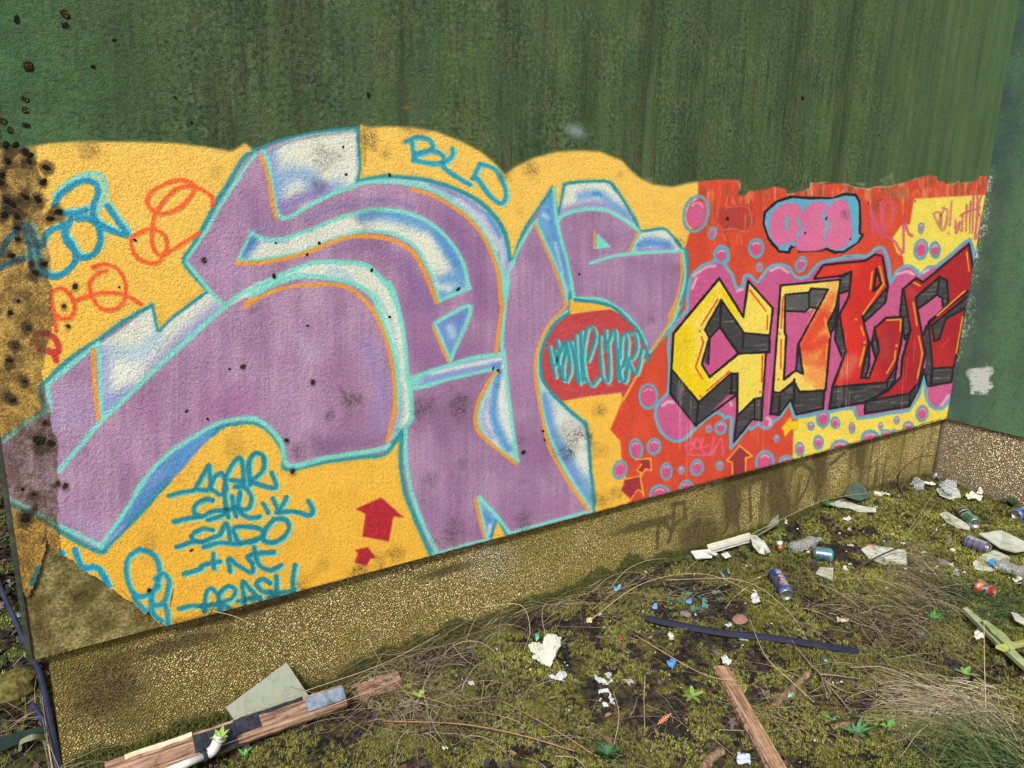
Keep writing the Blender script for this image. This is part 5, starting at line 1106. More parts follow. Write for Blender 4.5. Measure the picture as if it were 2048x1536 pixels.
for lb, pts, hh in [('curved dry stalk sweeping from the plinth to the paper tissue', [(960, 1215), (1040, 1210), (1060, 1260), (1048, 1300)], [.12, .12, .06, .02]), ('long dry stalk reaching left along the timber', [(380, 1480), (560, 1400), (760, 1330), (880, 1268)], [.05, .08, .09, .1]), ('dry stalk lying low along the timber edge', [(330, 1530), (500, 1470), (640, 1420), (800, 1360)], [.05, .05, .06, .06]),
                    ('bowed stalk over the glass shards', [(1180, 1240), (1290, 1165), (1420, 1150), (1560, 1215)], [.01, .09, .1, .02]), ('long arching stalk beside the crushed blue can', [(1330, 1160), (1480, 1160), (1570, 1215), (1620, 1290)], [.05, .08, .06, .01]), ('stalk running from the torn board up the plinth', [(1470, 1085), (1560, 1040), (1650, 1000), (1740, 985)], [.02, .08, .1, .05]),
                    ('thin stalk crossing the lower moss toward the timber stick', [(1270, 1270), (1400, 1345), (1475, 1362)], [.02, .03, .03]), ('pale bent stalk beside the white plaster flakes', [(1225, 1378), (1238, 1430), (1228, 1490)], [.01, .04, .01]), ('pale stalk curving at the bottom edge', [(1110, 1512), (1150, 1516), (1170, 1534)], [.01, .02, .01]), ('straight stalk standing left of the blue plastic scrap', [(1290, 1350), (1288, 1400), (1290, 1465)], [.05, .02, .01]), ('long fine stalk over the right moss', [(1700, 1335), (1780, 1338), (1900, 1400), (1960, 1420)], [.01, .04, .04, .01]), ('fine stalk arching above the bleached mat', [(1755, 1370), (1800, 1362), (1880, 1385), (1930, 1440)], [.01, .05, .05, .01])]:
    stem(lb, lift_path(pts, hh), .0011, .0007, (178, 158, 126), 'dry_stalk', 'dry stalk')


# ---------------------------------------------------------------- timber, boards, strips
def board_mat(name, c, c2, streak=(6, 60, 60), rough=.85, ang=0.):
    m = Mat(name); f = m.noise(1, 5, .6, src=m.vec(m.vec(m.pos, (1, 1, 1), (0, 0, -ang)), streak)); cc = m.ramp(f, [(.35, sl(*c)), (.65, sl(*c2))]); cc = m.mix(m.ramp(m.noise(50, 4), [(.55, 0.), (.7, .5)]), cc, tuple(np.array(sl(*c)) * .45)); m.color(cc); m.b.inputs['Roughness'].default_value = rough; m.bump(f, .6, .003); return m.m


def plank(p0, p1, wd, th, n=10, jag=.0, bow=.0, up=None):
    """timber along p0-p1, its top face wd wide; rows of 8 points so that edges are chamfered"""
    p0, p1 = np.array(p0), np.array(p1); d = p1 - p0; ln = np.linalg.norm(d); d /= ln; up = np.array([0, 0, 1.]) if up is None else np.array(up, float); s = np.cross(d, up); s /= np.linalg.norm(s); u = np.cross(s, d)
    V = []; c = min(wd, th) * .12
    for i in range(n + 1):
        t = i / n; q = p0 + d * ln * t + u * bow * math.sin(math.pi * t) + rng.normal(0, jag * .3, 3)
        for a, b in ((-wd / 2 + c, 0), (wd / 2 - c, 0), (wd / 2, -c), (wd / 2, -th + c), (wd / 2 - c, -th), (-wd / 2 + c, -th), (-wd / 2, -th + c), (-wd / 2, -c)): V.append(q + s * (a + rng.normal(0, jag)) + u * (b + rng.normal(0, jag)))
    F = [(i * 8 + k, (i + 1) * 8 + k, (i + 1) * 8 + (k + 1) % 8, i * 8 + (k + 1) % 8) for i in range(n) for k in range(8)] + [tuple(range(8)), tuple(n * 8 + k for k in range(7, -1, -1))]
    return np.array(V), F


_a = g(1443, 1331); _b = g(1572, 1560); AB = math.atan2(_b[1] - _a[1], _b[0] - _a[0]); _a = g(215, 1560); _b = g(690, 1392); AT = math.atan2(_b[1] - _a[1], _b[0] - _a[0])
WOOD = board_mat('weathered wood', (112, 84, 60), (190, 156, 124), (7, 190, 150), ang=AB); WOODR = board_mat('split reddish wood', (92, 66, 52), (178, 146, 122), (9, 150, 130), ang=AT)
FELT = simple('torn roofing felt', (38, 42, 52), .8, .5, 70, .5, .001); ZINC = simple('weathered zinc strip', (128, 142, 156), .45, .4, 30, .3, .001, .3)
# broken timber at the plinth foot
a, b = g(215, 1572, .04), g(690, 1398, .04); a[2] = b[2] = .055
tm = tag(empty('timber', (0, 0, 0)), 'long broken timber with torn black felt lying along the plinth foot', 'timber')
dirv = (b - a) / np.linalg.norm(b - a)
UPV = np.array([0, -.62, .78])
V, F = plank(a, b, .050, .030, 22, .0010, up=UPV); mk('beam', V, F, WOODR, tm)
V, F = plank(a + [0, .021, .020], b + [0, .018, .014], .014, .006, 22, .0012, up=UPV); mk('split_edge', V, F, WOODR, tm)


def on_beam(t0, t1, w_, th_, m, name, off=0., h=.002, up=None):
    o_ = UPV * h + np.array([0, .78, .62]) * off; V, F = plank(a + (b - a) * t0 + o_, a + (b - a) * t1 + o_, w_, th_, 6, .0008, up=UPV); mk(name, V, F, m, tm)


def tx(px): return (px - 215) / (690 - 215)


on_beam(tx(372), tx(452), .055, .003, FELT, 'felt_patch', .0, .004); on_beam(tx(452), tx(503), .034, .003, FELT, 'felt_patch', .014, .005); on_beam(tx(490), tx(600), .008, .004, FELT, 'felt_patch', .028, .004)
on_beam(tx(603), tx(690), .034, .003, ZINC, 'metal_strip', .008, .006); on_beam(tx(250), tx(372), .010, .003, simple('splintered pale wood', (214, 190, 160), .8, .2, 90, .4, .001), 'splinter', .032, .006)
c0, c1 = g(715, 1378, .03), g(800, 1352, .03); V, F = plank(c0, c1, .05, .02, 8, .002); tag(mk('timber', V, F, WOODR, None), 'short rotten brown timber under the dry grass heap', 'timber')
# white pipe with elbow
PIPE = simple('grubby white plastic pipe', (206, 206, 198), .5, .12, 40, .2, .0006, spec=.5)
pr = tag(empty('pipe', (0, 0, 0)), 'white plastic pipe with an elbow lying in front of the timber', 'pipe')
q0, q1, q2, q3 = g(330, 1545, .05), g(408, 1512, .055), g(426, 1500, .06), g(438, 1478, .085)
V, F = tube([q0, q1], .009, 12); mk('straight_pipe', V, F, PIPE, pr, True); V, F = tube(spline([q1, q2, q3], 6), [.0125] * 13, 12); mk('elbow', V, F, PIPE, pr, True); V, F = tube([q3, q3 + (q3 - q2) * .25], .015, 12); mk('socket', V, F, PIPE, pr, True)
V, F = tube([q1 + [-.004, 0, 0], q1 + [.006, .003, 0]], .015, 12); mk('clamp_ring', V, F, FELT, pr, True)
# wooden stick in the foreground
STK = tag(empty('wooden_batten', (0, 0, 0)), 'weathered wooden batten pointing up from the bottom edge', 'batten')
V, F = plank(g(1443, 1331, .012), g(1572, 1560, .022), .040, .018, 26, .0006); mk('batten', V, F, WOOD, STK)
V, F = plank(g(1430, 1333, .010), g(1548, 1560, .016), .006, .016, 20, .0014); mk('split_edge', V, F, WOODR, STK)
cm = g(1478, 1378, .016); n = 260; pp = np.c_[rng.normal(cm[0], .010, n), rng.normal(cm[1], .007, n), np.full(n, cm[2] + .001)]
tag(leaves('moss', pp, np.full(n, .006), np.full(n, .0010), moss_cols(pp[:, 0], pp[:, 1], n), MOSS, label='small moss patch growing on the wooden batten'), kind='stuff')
# bark-covered sticks
for lb, p, r in [('short grey log half sunk in the moss right of the batten', [(1545, 1414), (1566, 1394), (1592, 1370), (1618, 1346)], .0085), ('flaking bark piece at the bottom edge', [(1408, 1532), (1425, 1515), (1445, 1500)], .011), ('grey stick piece at right bottom of the litter', [(1668, 1452), (1685, 1450), (1702, 1448)], .006)]:
    pa = spline(np.array([g(x, y, .006) for x, y in p]), 5); V, F = tube(pa, r * (1 + rng.normal(0, .13, len(pa))), 9); V += rng.normal(0, .0008, V.shape); tag(mk('stick', V, F, board_mat('rough bark', (92, 74, 56), (148, 124, 98), (70, 70, 70)), None), lb, 'stick')
# blue-black curved strip
NAVY = simple('dark blue plastic', (32, 38, 60), .4, .2, 30, .1, .0005, spec=.5); NAVY2 = simple('inky plastic underside', (22, 24, 36), .5, .2, 30, 0)
path = spline(np.array([g(1290, 1236, .012), g(1400, 1258, .02), g(1470, 1268, .02), g(1560, 1277, .022), g(1640, 1290, .016), g(1716, 1302, .01)]), 6)
pa = path; t = np.gradient(pa, axis=0); t /= np.linalg.norm(t, axis=1)[:, None]; s = np.cross(t, [0, 0, 1.]); s /= np.linalg.norm(s, axis=1)[:, None]
prof = [(-.012, .000), (-.010, .005), (.002, .007), (.010, .003), (.012, -.004), (.010, -.002), (.002, .003), (-.010, .001)]
V = np.concatenate([[p + s_ * x_ * (.8 if i in (0, len(pa) - 1) else 1) + [0, 0, z_] for x_, z_ in prof] for i, (p, s_) in enumerate(zip(pa, s))]); m_ = len(prof)
F = [(i * m_ + k, i * m_ + (k + 1) % m_, (i + 1) * m_ + (k + 1) % m_, (i + 1) * m_ + k) for i in range(len(pa) - 1) for k in range(m_)] + [tuple(range(m_ - 1, -1, -1)), tuple((len(pa) - 1) * m_ + k for k in range(m_))]
tag(mk('plastic_strip', V, F, NAVY, None), 'long dark blue plastic strip curving across the moss', 'plastic strip')

PALE = simple('pale painted board', (178, 186, 170), .6, .16, 22, .25, .0006, c2=(198, 204, 188)); PALEW = simple('white painted board', (206, 210, 204), .55, .1, 30, .2, .0005); GRN = simple('grey green board', (74, 92, 82), .7, .2, 30, .3, .0006); CRM = simple('cream frame profile', (196, 190, 164), .55, .1, 30, .2, .0004)
SHEETM = Mat('grubby pale sheet'); f_ = SHEETM.noise(34, 6, .7); SHEETM.color(SHEETM.mix(SHEETM.ramp(f_, [(.46, 0.), (.62, .85)]), sl(186, 192, 178), sl(120, 118, 98))); SHEETM.bump(f_, .4, .001); GRUB = SHEETM.m


def sheet(name, label, cat, px, m, th=.003, lift=.012, hs=None, parent=None, curl=0.):
    pts = np.array([g(x, y, lift if hs is None else hs[i]) for i, (x, y) in enumerate(px)])
    V, F = slab(pts, th); o = mk(name, V, F, m, parent); return tag(o, label, cat)


# pale board leaning on the plinth
lb_ = planar([(477, 1452), (452, 1415), (573, 1325), (620, 1395), (600, 1408)], on_plane((477, 1449), 1, -.075)[0], on_plane((573, 1325), 1, -.001)[0], on_plane((616, 1393), 1, -.045)[0])
mp_ = Mat('scratched pale green board'); f_ = mp_.noise(1, 5, .6, sc_=(70, 70, 18)); mp_.color(mp_.mix(mp_.ramp(f_, [(.5, 0.), (.7, .55)]), sl(158, 166, 146), sl(122, 128, 106))); mp_.b.inputs['Roughness'].default_value = .55
V, F = slab(lb_, .004); tag(mk('board', V, F, mp_.m, None), 'pale green board leaning on the plinth behind the timber', 'board')
sheet('board', 'torn pale board lying right of the dark green board', 'board', [(1660, 1007), (1688, 997), (1700, 1004), (1716, 1010), (1752, 1016), (1752, 1023), (1718, 1023), (1700, 1015), (1676, 1013)], PALE, .004, .02)
dg = np.array([on_plane((1688, 992), 1, -.05)[0], on_plane((1698, 972), 1, -.015)[0], on_plane((1716, 963), 1, .006)[0], on_plane((1728, 972), 1, -.004)[0], on_plane((1745, 995), 1, -.05)[0], on_plane((1720, 1001), 1, -.07)[0]])
V, F = slab(dg, .004); tag(mk('board', V, F, GRN, None), 'dark green board standing against the plinth near the corner', 'board')
sheet('board', 'dirty pale board half buried by the dark branch', 'board', [(1722, 1098), (1740, 1089), (1812, 1100), (1814, 1128), (1770, 1128), (1738, 1116)], GRUB, .004, .014)
sheet('board', 'small square speckled board right of the teal can', 'board', [(1632, 1146), (1640, 1134), (1667, 1136), (1666, 1161)], GRUB, .003, .014)
sheet('board', 'rounded grey slab at the right edge beside the silver can', 'board', [(1958, 1066), (1975, 1065), (1990, 1061), (2005, 1061), (2048, 1082), (2060, 1098), (2030, 1103), (2000, 1094)], PALE, .006, .04)
sheet('board', 'flat dirty board under the clear bottle', 'board', [(1945, 1125), (1965, 1108), (1990, 1100), (2020, 1112), (2018, 1130), (1985, 1142), (1950, 1138)], GRUB, .003, .012)
sheet('board', 'mossy board piece under the green can', 'board', [(1877, 1026), (1893, 1023), (1912, 1034), (1940, 1050), (1940, 1060), (1914, 1054), (1892, 1042)], GRUB, .003, .012)
sheet('board', 'big pale sheet in the corner under the plastic film', 'board', [(1872, 978), (1890, 970), (1903, 966), (1918, 980), (1922, 994), (1900, 998), (1880, 990)], PALE, .003, .02)
sheet('board', 'long pale green board at the lower right edge', 'board', [(1925, 1216), (1934, 1214), (2000, 1270), (2060, 1330), (2060, 1344), (1990, 1282)], simple('faded green board', (150, 160, 120), .7, .2, 26, .3, .0006), .012, .04)
sheet('board', 'shorter pale green board crossing the long one', 'board', [(1964, 1240), (1973, 1240), (2010, 1268), (2030, 1290), (2020, 1296), (1985, 1266)], simple('mossy green board', (140, 156, 104), .7, .25, 26, .3, .0006), .010, .055)
sheet('board', 'yellow green board end at the right edge', 'board', [(1992, 1290), (2050, 1278), (2060, 1284), (2010, 1298)], simple('yellowed board', (160, 164, 90), .7, .25, 26, .3, .0006), .01, .05)
sheet('board', 'pale green sheet end by the right edge above the crossing boards', 'board', [(2022, 1224), (2034, 1226), (2060, 1246), (2056, 1252), (2030, 1240)], PALE, .003, .03)
fr = tag(empty('window_trim', (0, 0, 0)), 'bent cream trim profile lying along the plinth foot', 'trim')
pa = np.array([g(1418, 1098, .035), g(1455, 1088, .04), g(1502, 1074, .045)]); V, F = plank(pa[0], pa[2], .035, .004, 8, .0006, up=(0, -.8, .6)); mk('profile', V, F, CRM, fr)
V, F = plank(pa[0] + [0, -.012, .014], pa[2] + [0, -.012, .014], .004, .016, 8, .0004); mk('lip', V, F, PALEW, fr)
sheet('board', 'white broken panel end left of the cream trim', 'board', [(1382, 1102), (1418, 1098), (1428, 1104), (1424, 1115), (1392, 1117)], PALEW, .004, .03)
sheet('board', 'small white shard beside the cream trim', 'board', [(1420, 1100), (1436, 1107), (1432, 1110), (1416, 1103)], PALEW, .004, .045)
sheet('board', 'white crumpled corner piece under the cream trim', 'board', [(1442, 1108), (1455, 1104), (1462, 1112), (1450, 1116)], PALEW, .003, .03)
ub = np.array([on_plane((1513, 1071), 1, -.05)[0], on_plane((1530, 1058), 1, -.02)[0], on_plane((1541, 1042), 1, .004)[0], on_plane((1557, 1028), 1, .004)[0], on_plane((1557, 1046), 1, -.03)[0], on_plane((1535, 1060), 1, -.05)[0]])
V, F = slab(ub, .003); tag(mk('board', V, F, simple('bent green grey sheet', (120, 128, 108), .6, .2, 30, .2, .0005), None), 'bent grey green sheet standing up against the plinth', 'board')
sheet('board', 'pale dirty sheet flap right of the cream trim', 'board', [(1502, 1074), (1512, 1070), (1528, 1084), (1538, 1100), (1532, 1110), (1518, 1106), (1506, 1092)], GRUB, .002, .0, hs=[.06, .06, .05, .03, .015, .02, .04])
sheet('board', 'thin grey shard next to the dirty sheet flap', 'board', [(1521, 1080), (1528, 1080), (1542, 1104), (1534, 1106)], PALE, .002, .03)


# ---------------------------------------------------------------- crumpled papers, films and scraps
def crumple(name, label, cat, px, m, h=.02, n=18, seed=0, lift=.004, fold=.35, holes=0):
    n = int(n * 1.6)
    """sheet of paper or film filling a traced outline, folded at random"""
    q = np.array([g(x, y)[:2] for x, y in px]); c = q.mean(0); r = np.random.default_rng(seed)
    lo, hi = q.min(0), q.max(0); X, Y = np.meshgrid(np.linspace(lo[0], hi[0], n), np.linspace(lo[1], hi[1], n)); ang = r.uniform(0, np.pi, 7)
    sz = max(hi - lo); Z = np.zeros_like(X)
    for k, a in enumerate(ang):
        u = (X - c[0]) * np.cos(a) + (Y - c[1]) * np.sin(a); w_ = sz * r.uniform(.12, fold); Z += np.abs(((u / w_ + r.random()) % 2) - 1) * r.uniform(.3, 1)
    Z = (Z - Z.min()) / np.ptp(Z) * h + r.normal(0, h * .04, Z.shape)
    X += r.normal(0, sz / n * .05, X.shape); Y += r.normal(0, sz / n * .05, Y.shape)
    ins = np.zeros(X.shape, bool)
    for a, b in zip(q, np.roll(q, -1, 0)):
        with np.errstate(divide='ignore', invalid='ignore'): ins ^= ((a[1] > Y) != (b[1] > Y)) & (X < (b[0] - a[0]) * (Y - a[1]) / (b[1] - a[1] + 1e-12) + a[0])
    if name == 'paint_flake': ins &= fb(X, Y, .018, seed, 2) > .46
    Zg = ground_z(c[0], c[1]) * .5 + ground_z(X, Y) * .5 + Z + lift
    F = []
    for i in range(n - 1):
        for j in range(n - 1):
            if int(ins[i, j]) + int(ins[i + 1, j]) + int(ins[i, j + 1]) + int(ins[i + 1, j + 1]) >= 3: F.append((i * n + j, i * n + j + 1, (i + 1) * n + j + 1, (i + 1) * n + j))
    if not F: F = [(0, 1, n + 1, n)]
    used = sorted({v for f in F for v in f}); mp2 = {v: i for i, v in enumerate(used)}; V = np.c_[X.ravel(), Y.ravel(), Zg.ravel()][used]; F = [tuple(mp2[v] for v in f) for f in F]
    nV = len(V); V = np.vstack([V, V - [0, 0, .0008]]); F2 = F + [tuple(nV + v for v in f[::-1]) for f in F]
    return tag(mk(name, V, F2, m, None), label, cat)


PAPER = simple('white tissue paper', (200, 198, 184), .9, .08, 50, .3, .0008); PAPER2 = simple('grubby plaster flake', (190, 196, 194), .8, .16, 80, .3, .0006)
FILM = Mat('crinkled clear film'); FILM.b.inputs['Base Color'].default_value = (.8, .84, .86, 1); FILM.b.inputs['Roughness'].default_value = .12; FILM.b.inputs['Transmission Weight'].default_value = .75; FILM.b.inputs['IOR'].default_value = 1.2; FILM.b.inputs['Specular IOR Level'].default_value = .8; FILM.bump(FILM.noise(160, 3), .6, .002); FILM = FILM.m
FOIL = simple('crumpled foil', (196, 200, 206), .25, .1, 60, .5, .002, metal=.8)
K = crumple
K('tissue', 'white crumpled tissue, the largest paper on the front moss', 'tissue', [(1055, 1310), (1085, 1305), (1092, 1296), (1121, 1294), (1120, 1318), (1112, 1331), (1100, 1340), (1088, 1346), (1062, 1336), (1070, 1326)], PAPER, .05, 30, 3)
K('paper_scrap', 'small white crumpled scrap just below the big tissue', 'paper', [(1094, 1360), (1112, 1352), (1130, 1352), (1134, 1364), (1118, 1374), (1104, 1366)], PAPER2, .016, 16, 4)
K('paint_flake', 'broken white paint flakes in the centre of the front moss', 'paint flakes', [(1188, 1352), (1222, 1348), (1226, 1368), (1208, 1374), (1190, 1366)], PAPER2, .008, 22, 5)
K('paint_flake', 'white paint flakes lying just in front of the other flakes', 'paint flakes', [(1196, 1384), (1216, 1380), (1228, 1400), (1230, 1414), (1202, 1422), (1192, 1416), (1200, 1400)], PAPER2, .008, 22, 6)
K('paint_flake', 'narrow white flake right of the broken flakes', 'paint flakes', [(1246, 1362), (1262, 1360), (1276, 1370), (1260, 1374)], PAPER2, .005, 10, 7)
K('paper_scrap', 'white curled scrap on the tip of the wooden batten', 'paper', [(1441, 1324), (1447, 1320), (1463, 1334), (1456, 1346), (1444, 1342)], PAPER2, .012, 10, 8, lift=.018)
K('paper_scrap', 'upright white scrap below the crushed blue can', 'paper', [(1500, 1194), (1511, 1193), (1520, 1214), (1505, 1219)], PAPER2, .012, 9, 9, lift=.01)
K('paper_scrap', 'white crumpled label under the blue can', 'paper', [(1536, 1156), (1548, 1158), (1556, 1172), (1544, 1170)], PAPER, .01, 9, 10)
K('plastic_scrap', 'pale blue plastic flake right of the grey log', 'plastic scrap', [(1569, 1392), (1580, 1388), (1588, 1396), (1576, 1404)], simple('pale blue plastic', (150, 200, 224), .5, .08, 40, .1, .0004), .004, 8, 11, lift=.01)
K('paper_scrap', 'pale blue white crumpled sheet at the bottom edge', 'paper', [(1474, 1512), (1498, 1514), (1502, 1536), (1472, 1532)], simple('bluish paper', (176, 190, 208), .7, .1, 40, .2, .0006), .012, 12, 12)
K('plastic_scrap', 'bright blue plastic scrap on the moss left of the batten', 'plastic scrap', [(1332, 1328), (1352, 1328), (1350, 1340), (1342, 1345), (1334, 1338)], simple('bright blue plastic', (70, 134, 196), .4, .1, 30, 0, spec=.5), .012, 9, 13, lift=.008)
K('plastic_scrap', 'light blue plastic ball scrap among the glass shards', 'plastic scrap', [(1368, 1206), (1382, 1204), (1382, 1214), (1372, 1215)], simple('sky blue plastic', (96, 150, 210), .4, .1, 30, 0, spec=.5), .014, 8, 14, lift=.008)
K('plastic_scrap', 'turquoise film scrap near the plinth foot', 'plastic scrap', [(1226, 1178), (1242, 1176), (1240, 1186), (1228, 1190)], simple('turquoise film', (110, 180, 204), .4, .15, 30, 0), .016, 9, 15)
K('plastic_scrap', 'lilac blue plastic scrap beside the end of the blue strip', 'plastic scrap', [(1302, 1216), (1314, 1212), (1314, 1224), (1304, 1226)], simple('lilac plastic', (120, 150, 214), .4, .1, 30, 0), .016, 8, 16)
K('plastic_scrap', 'small red plastic scrap on the front moss', 'plastic scrap', [(1233, 1284), (1246, 1278), (1244, 1288), (1234, 1288)], simple('red plastic', (190, 30, 34), .4, .1, 30, 0), .01, 7, 17, lift=.008)
K('plastic_scrap', 'green curved plastic scrap above the tissue', 'plastic scrap', [(1070, 1276), (1078, 1274), (1078, 1286), (1072, 1286)], simple('sea green plastic', (100, 168, 146), .4, .1, 30, 0), .014, 7, 18, lift=.008)
K('plastic_film', 'crinkled clear plastic in the corner of the walls', 'plastic film', [(1818, 972), (1832, 964), (1848, 976), (1846, 988), (1828, 984)], FILM, .04, 14, 19)
K('plastic_film', 'clear plastic film lying on the pale sheet in the corner', 'plastic film', [(1872, 984), (1892, 976), (1910, 984), (1908, 1004), (1898, 1010), (1880, 998)], FILM, .03, 16, 20, lift=.03)
K('foil', 'white shiny foil scrap standing where the plinths meet', 'foil', [(1862, 958), (1872, 951), (1882, 962), (1876, 970)], FOIL, .04, 10, 21)
K('paper_scrap', 'white folded paper below the side wall plinth', 'paper', [(1928, 998), (1940, 992), (1964, 1002), (1960, 1012), (1940, 1006)], PAPER, .03, 12, 22)
K('paper_scrap', 'small white crumpled ball above the folded paper', 'paper', [(1948, 988), (1958, 986), (1968, 992), (1958, 996)], PAPER, .03, 9, 23)
K('paper_scrap', 'white strip lying before the clear plastic in the corner', 'paper', [(1838, 972), (1868, 976), (1870, 982), (1846, 978)], PALEW, .008, 9, 24, lift=.025)
K('paper_scrap', 'white wrinkled scraps at the foot of the brown stalks', 'paper', [(1746, 988), (1760, 985), (1782, 992), (1780, 997), (1752, 996)], PAPER, .02, 12, 25)
K('paper_scrap', 'white crumbled piece left of the torn pale board', 'paper', [(1594, 1026), (1608, 1023), (1612, 1028), (1598, 1030)], PAPER2, .012, 8, 26)
K('paper_scrap', 'white ball of paper beside the bent sheet', 'paper', [(1558, 1044), (1572, 1040), (1576, 1050), (1562, 1053)], PAPER, .025, 10, 27)
K('paper_scrap', 'white crumbled scrap in front of the torn pale board', 'paper', [(1676, 1040), (1692, 1036), (1708, 1040), (1700, 1046)], PAPER2, .012, 10, 28)
K('plastic_film', 'clear crushed cup on the right moss', 'plastic cup', [(1904, 1146), (1914, 1144), (1918, 1158), (1908, 1160)], FILM, .02, 9, 29)
K('paper_scrap', 'white scrap by the lower right boards', 'paper', [(1947, 1270), (1958, 1272), (1970, 1286), (1946, 1286)], PAPER, .02, 10, 30)
K('foil', 'silver foil strip by the lower right boards', 'foil', [(1950, 1260), (1962, 1256), (1966, 1266), (1954, 1268)], FOIL, .02, 8, 31)
K('paper_scrap', 'white scrap under the right edge below the bottle', 'paper', [(2024, 1162), (2040, 1156), (2044, 1166), (2026, 1172)], PAPER, .015, 9, 32)
K('paper_scrap', 'yellowish white torn scrap left of the bright moss', 'paper', [(1672, 1238), (1694, 1240), (1698, 1246), (1674, 1248)], simple('yellowed paper', (200, 196, 160), .8, .1, 40, .2, .0005), .01, 9, 33)
K('paper_scrap', 'tiny white chip lying above the blue strip', 'paper', [(1448, 1252), (1460, 1248), (1466, 1256), (1452, 1258)], PAPER2, .006, 8, 34)
K('paper_scrap', 'white shard lying below the middle of the blue strip', 'paper', [(1474, 1278), (1492, 1278), (1498, 1284), (1480, 1285)], PAPER2, .006, 8, 35)
K('plastic_scrap', 'beige plastic scrap between blue strip and plaster flakes', 'plastic scrap', [(1334, 1272), (1342, 1269), (1349, 1282), (1340, 1286)], simple('beige plastic', (190, 186, 160), .5, .1, 40, 0), .01, 8, 36)
K('plastic_scrap', 'cream plastic scrap under the dry stalks', 'plastic scrap', [(1172, 1242), (1185, 1244), (1183, 1253), (1172, 1250)], simple('cream plastic', (204, 190, 140), .5, .1, 40, 0), .012, 8, 37)
K('plastic_scrap', 'tiny light blue flake far right of the batten', 'plastic scrap', [(1646, 1324), (1655, 1325), (1652, 1331)], simple('cyan plastic', (120, 190, 220), .5, .1, 40, 0), .004, 6, 38, lift=.008)
K('paper_scrap', 'small pale strip right of the grey log', 'paper', [(1670, 1366), (1684, 1363), (1686, 1367), (1672, 1369)], PAPER2, .004, 7, 39)
K('paper_scrap', 'white chip at the left end of the dry grass heap', 'paper', [(934, 1368), (948, 1367), (950, 1376), (938, 1376)], PAPER2, .01, 8, 40)
K('paper_scrap', 'pale yellow chip on the lower left moss', 'paper', [(884, 1498), (894, 1496), (897, 1502), (886, 1504)], PAPER, .006, 7, 41)


# ---------------------------------------------------------------- cans and bottles
def can_mat(name, print_):
    m = Mat(name); m.color(m.attr()); m.b.inputs['Metallic'].default_value = .35; m.b.inputs['Roughness'].default_value = .3; m.b.inputs['Specular IOR Level'].default_value = .6; return m.m


CANM = can_mat('printed can', None); ALU = simple('bare aluminium', (190, 192, 196), .3, .08, 60, .1, .0003, metal=.9)


def can(label, p0, p1, rad, fn, crush=(0, 0), seed=0, lift=0., roll=0.):
    a, b = g(*p0, rad * .8 + lift), g(*p1, rad * .8 + lift); d = b - a; ln = np.linalg.norm(d); e = d / ln
    s_ = np.cross([0, 0, 1.], e); s_ /= np.linalg.norm(s_); u = np.cross(e, s_); r = np.random.default_rng(seed)
    root = tag(empty('drink_can', tuple(a)), label, 'drink can'); n = 40
    hs = np.concatenate([[.0, .02, .06], np.linspace(.09, .91, 34), [.94, .98, 1.]]); rr = np.concatenate([[.78, .82, .95], np.ones(34), [.95, .82, .8]])
    V, F = lathe([(rad * q, ln * h) for q, h in zip(rr, hs)], n)
    th = np.arctan2(V[:, 2], V[:, 1]) + roll; hh = V[:, 0] / ln
    col = np.array([fn(t_, h_) for t_, h_ in zip(th, hh)])
    if crush[0]:
        for k in range(crush[1]):
            t0, h0, w0 = r.uniform(-3.1, 3.1), r.uniform(.3, .7), r.uniform(.10, .25); dd = np.abs((th - t0 + np.pi) % (2 * np.pi) - np.pi); k_ = np.exp(-(dd / .9) ** 2 - ((hh - h0) / w0) ** 2) * crush[0] * r.uniform(.5, 1); V[:, 1:] *= (1 - k_)[:, None]
        V[:, 1] += np.sin(hh * np.pi) * rad * crush[0] * .5
    W = V[:, :1] * e + V[:, 1:2] * s_ + V[:, 2:] * u
    dk = np.clip(fb(th * .05, hh * .2, .02, seed, 3) * 2.2 - .8, 0, .6)[:, None]; col = col * .85 * (1 - dk) + DIRT * dk
    mk('body', W, F, CANM, root, True, col)
    for nm, x0, dx, q in (('base', 0, .0006, .78), ('lid', ln, -.0006, .8)):
        V, F = lathe([(rad * q, x0), (rad * q * .96, x0 - dx * 5), (rad * q * .9, x0 + dx * 4), (.0001, x0 + dx * 5)], 24); V[:, 1] += 0; W = V[:, :1] * e + V[:, 1:2] * s_ + V[:, 2:] * u; lid = mk(nm, W, F, ALU, root, True)
    if True:
        V, F = lathe([(rad * .25, ln + .001), (rad * .25, ln + .002), (.0001, ln + .002)], 10); V[:, 2] += rad * .3; W = V[:, :1] * e + V[:, 1:2] * s_ + V[:, 2:] * u; mk('ring_pull', W, F, ALU, lid)
    return root


_ = lin
def letters(t, h, f, c, bg): return lin(c) if math.sin(h * f + math.sin(t * 5) * 1.5) > .2 and abs(t) < .75 else lin(bg)


DIRT = np.array(lin((120, 116, 104)))


def f_blue(t, h):
    t = (t + math.pi) % (2 * math.pi) - math.pi; x = t - 1.57
    if h < .07 or h > .94: return lin((90, 150, 220))
    if abs(x) < .42 and .14 < h < .86: return lin((226, 232, 240)) if math.sin(h * 44 + x * 7) > -.25 else lin((40, 70, 150))
    if .6 < h < .8 and .42 <= abs(x) < .75: return lin((220, 110, 60))
    return lin((34, 70, 160)) if math.sin(h * 9 + t * 3) > -.4 else lin((24, 44, 110))


def f_teal(t, h):
    t = (t + math.pi) % (2 * math.pi) - math.pi; x = t - 1.57
    if h > .86: return lin((70, 190, 210))
    if abs(x) < .35 and .1 < h < .8: return lin((40, 60, 90)) if math.sin(h * 52 + x * 9) > 0 else lin((140, 200, 226))
    return lin((60, 140, 180)) if abs(x) < 1 else lin((36, 90, 120))


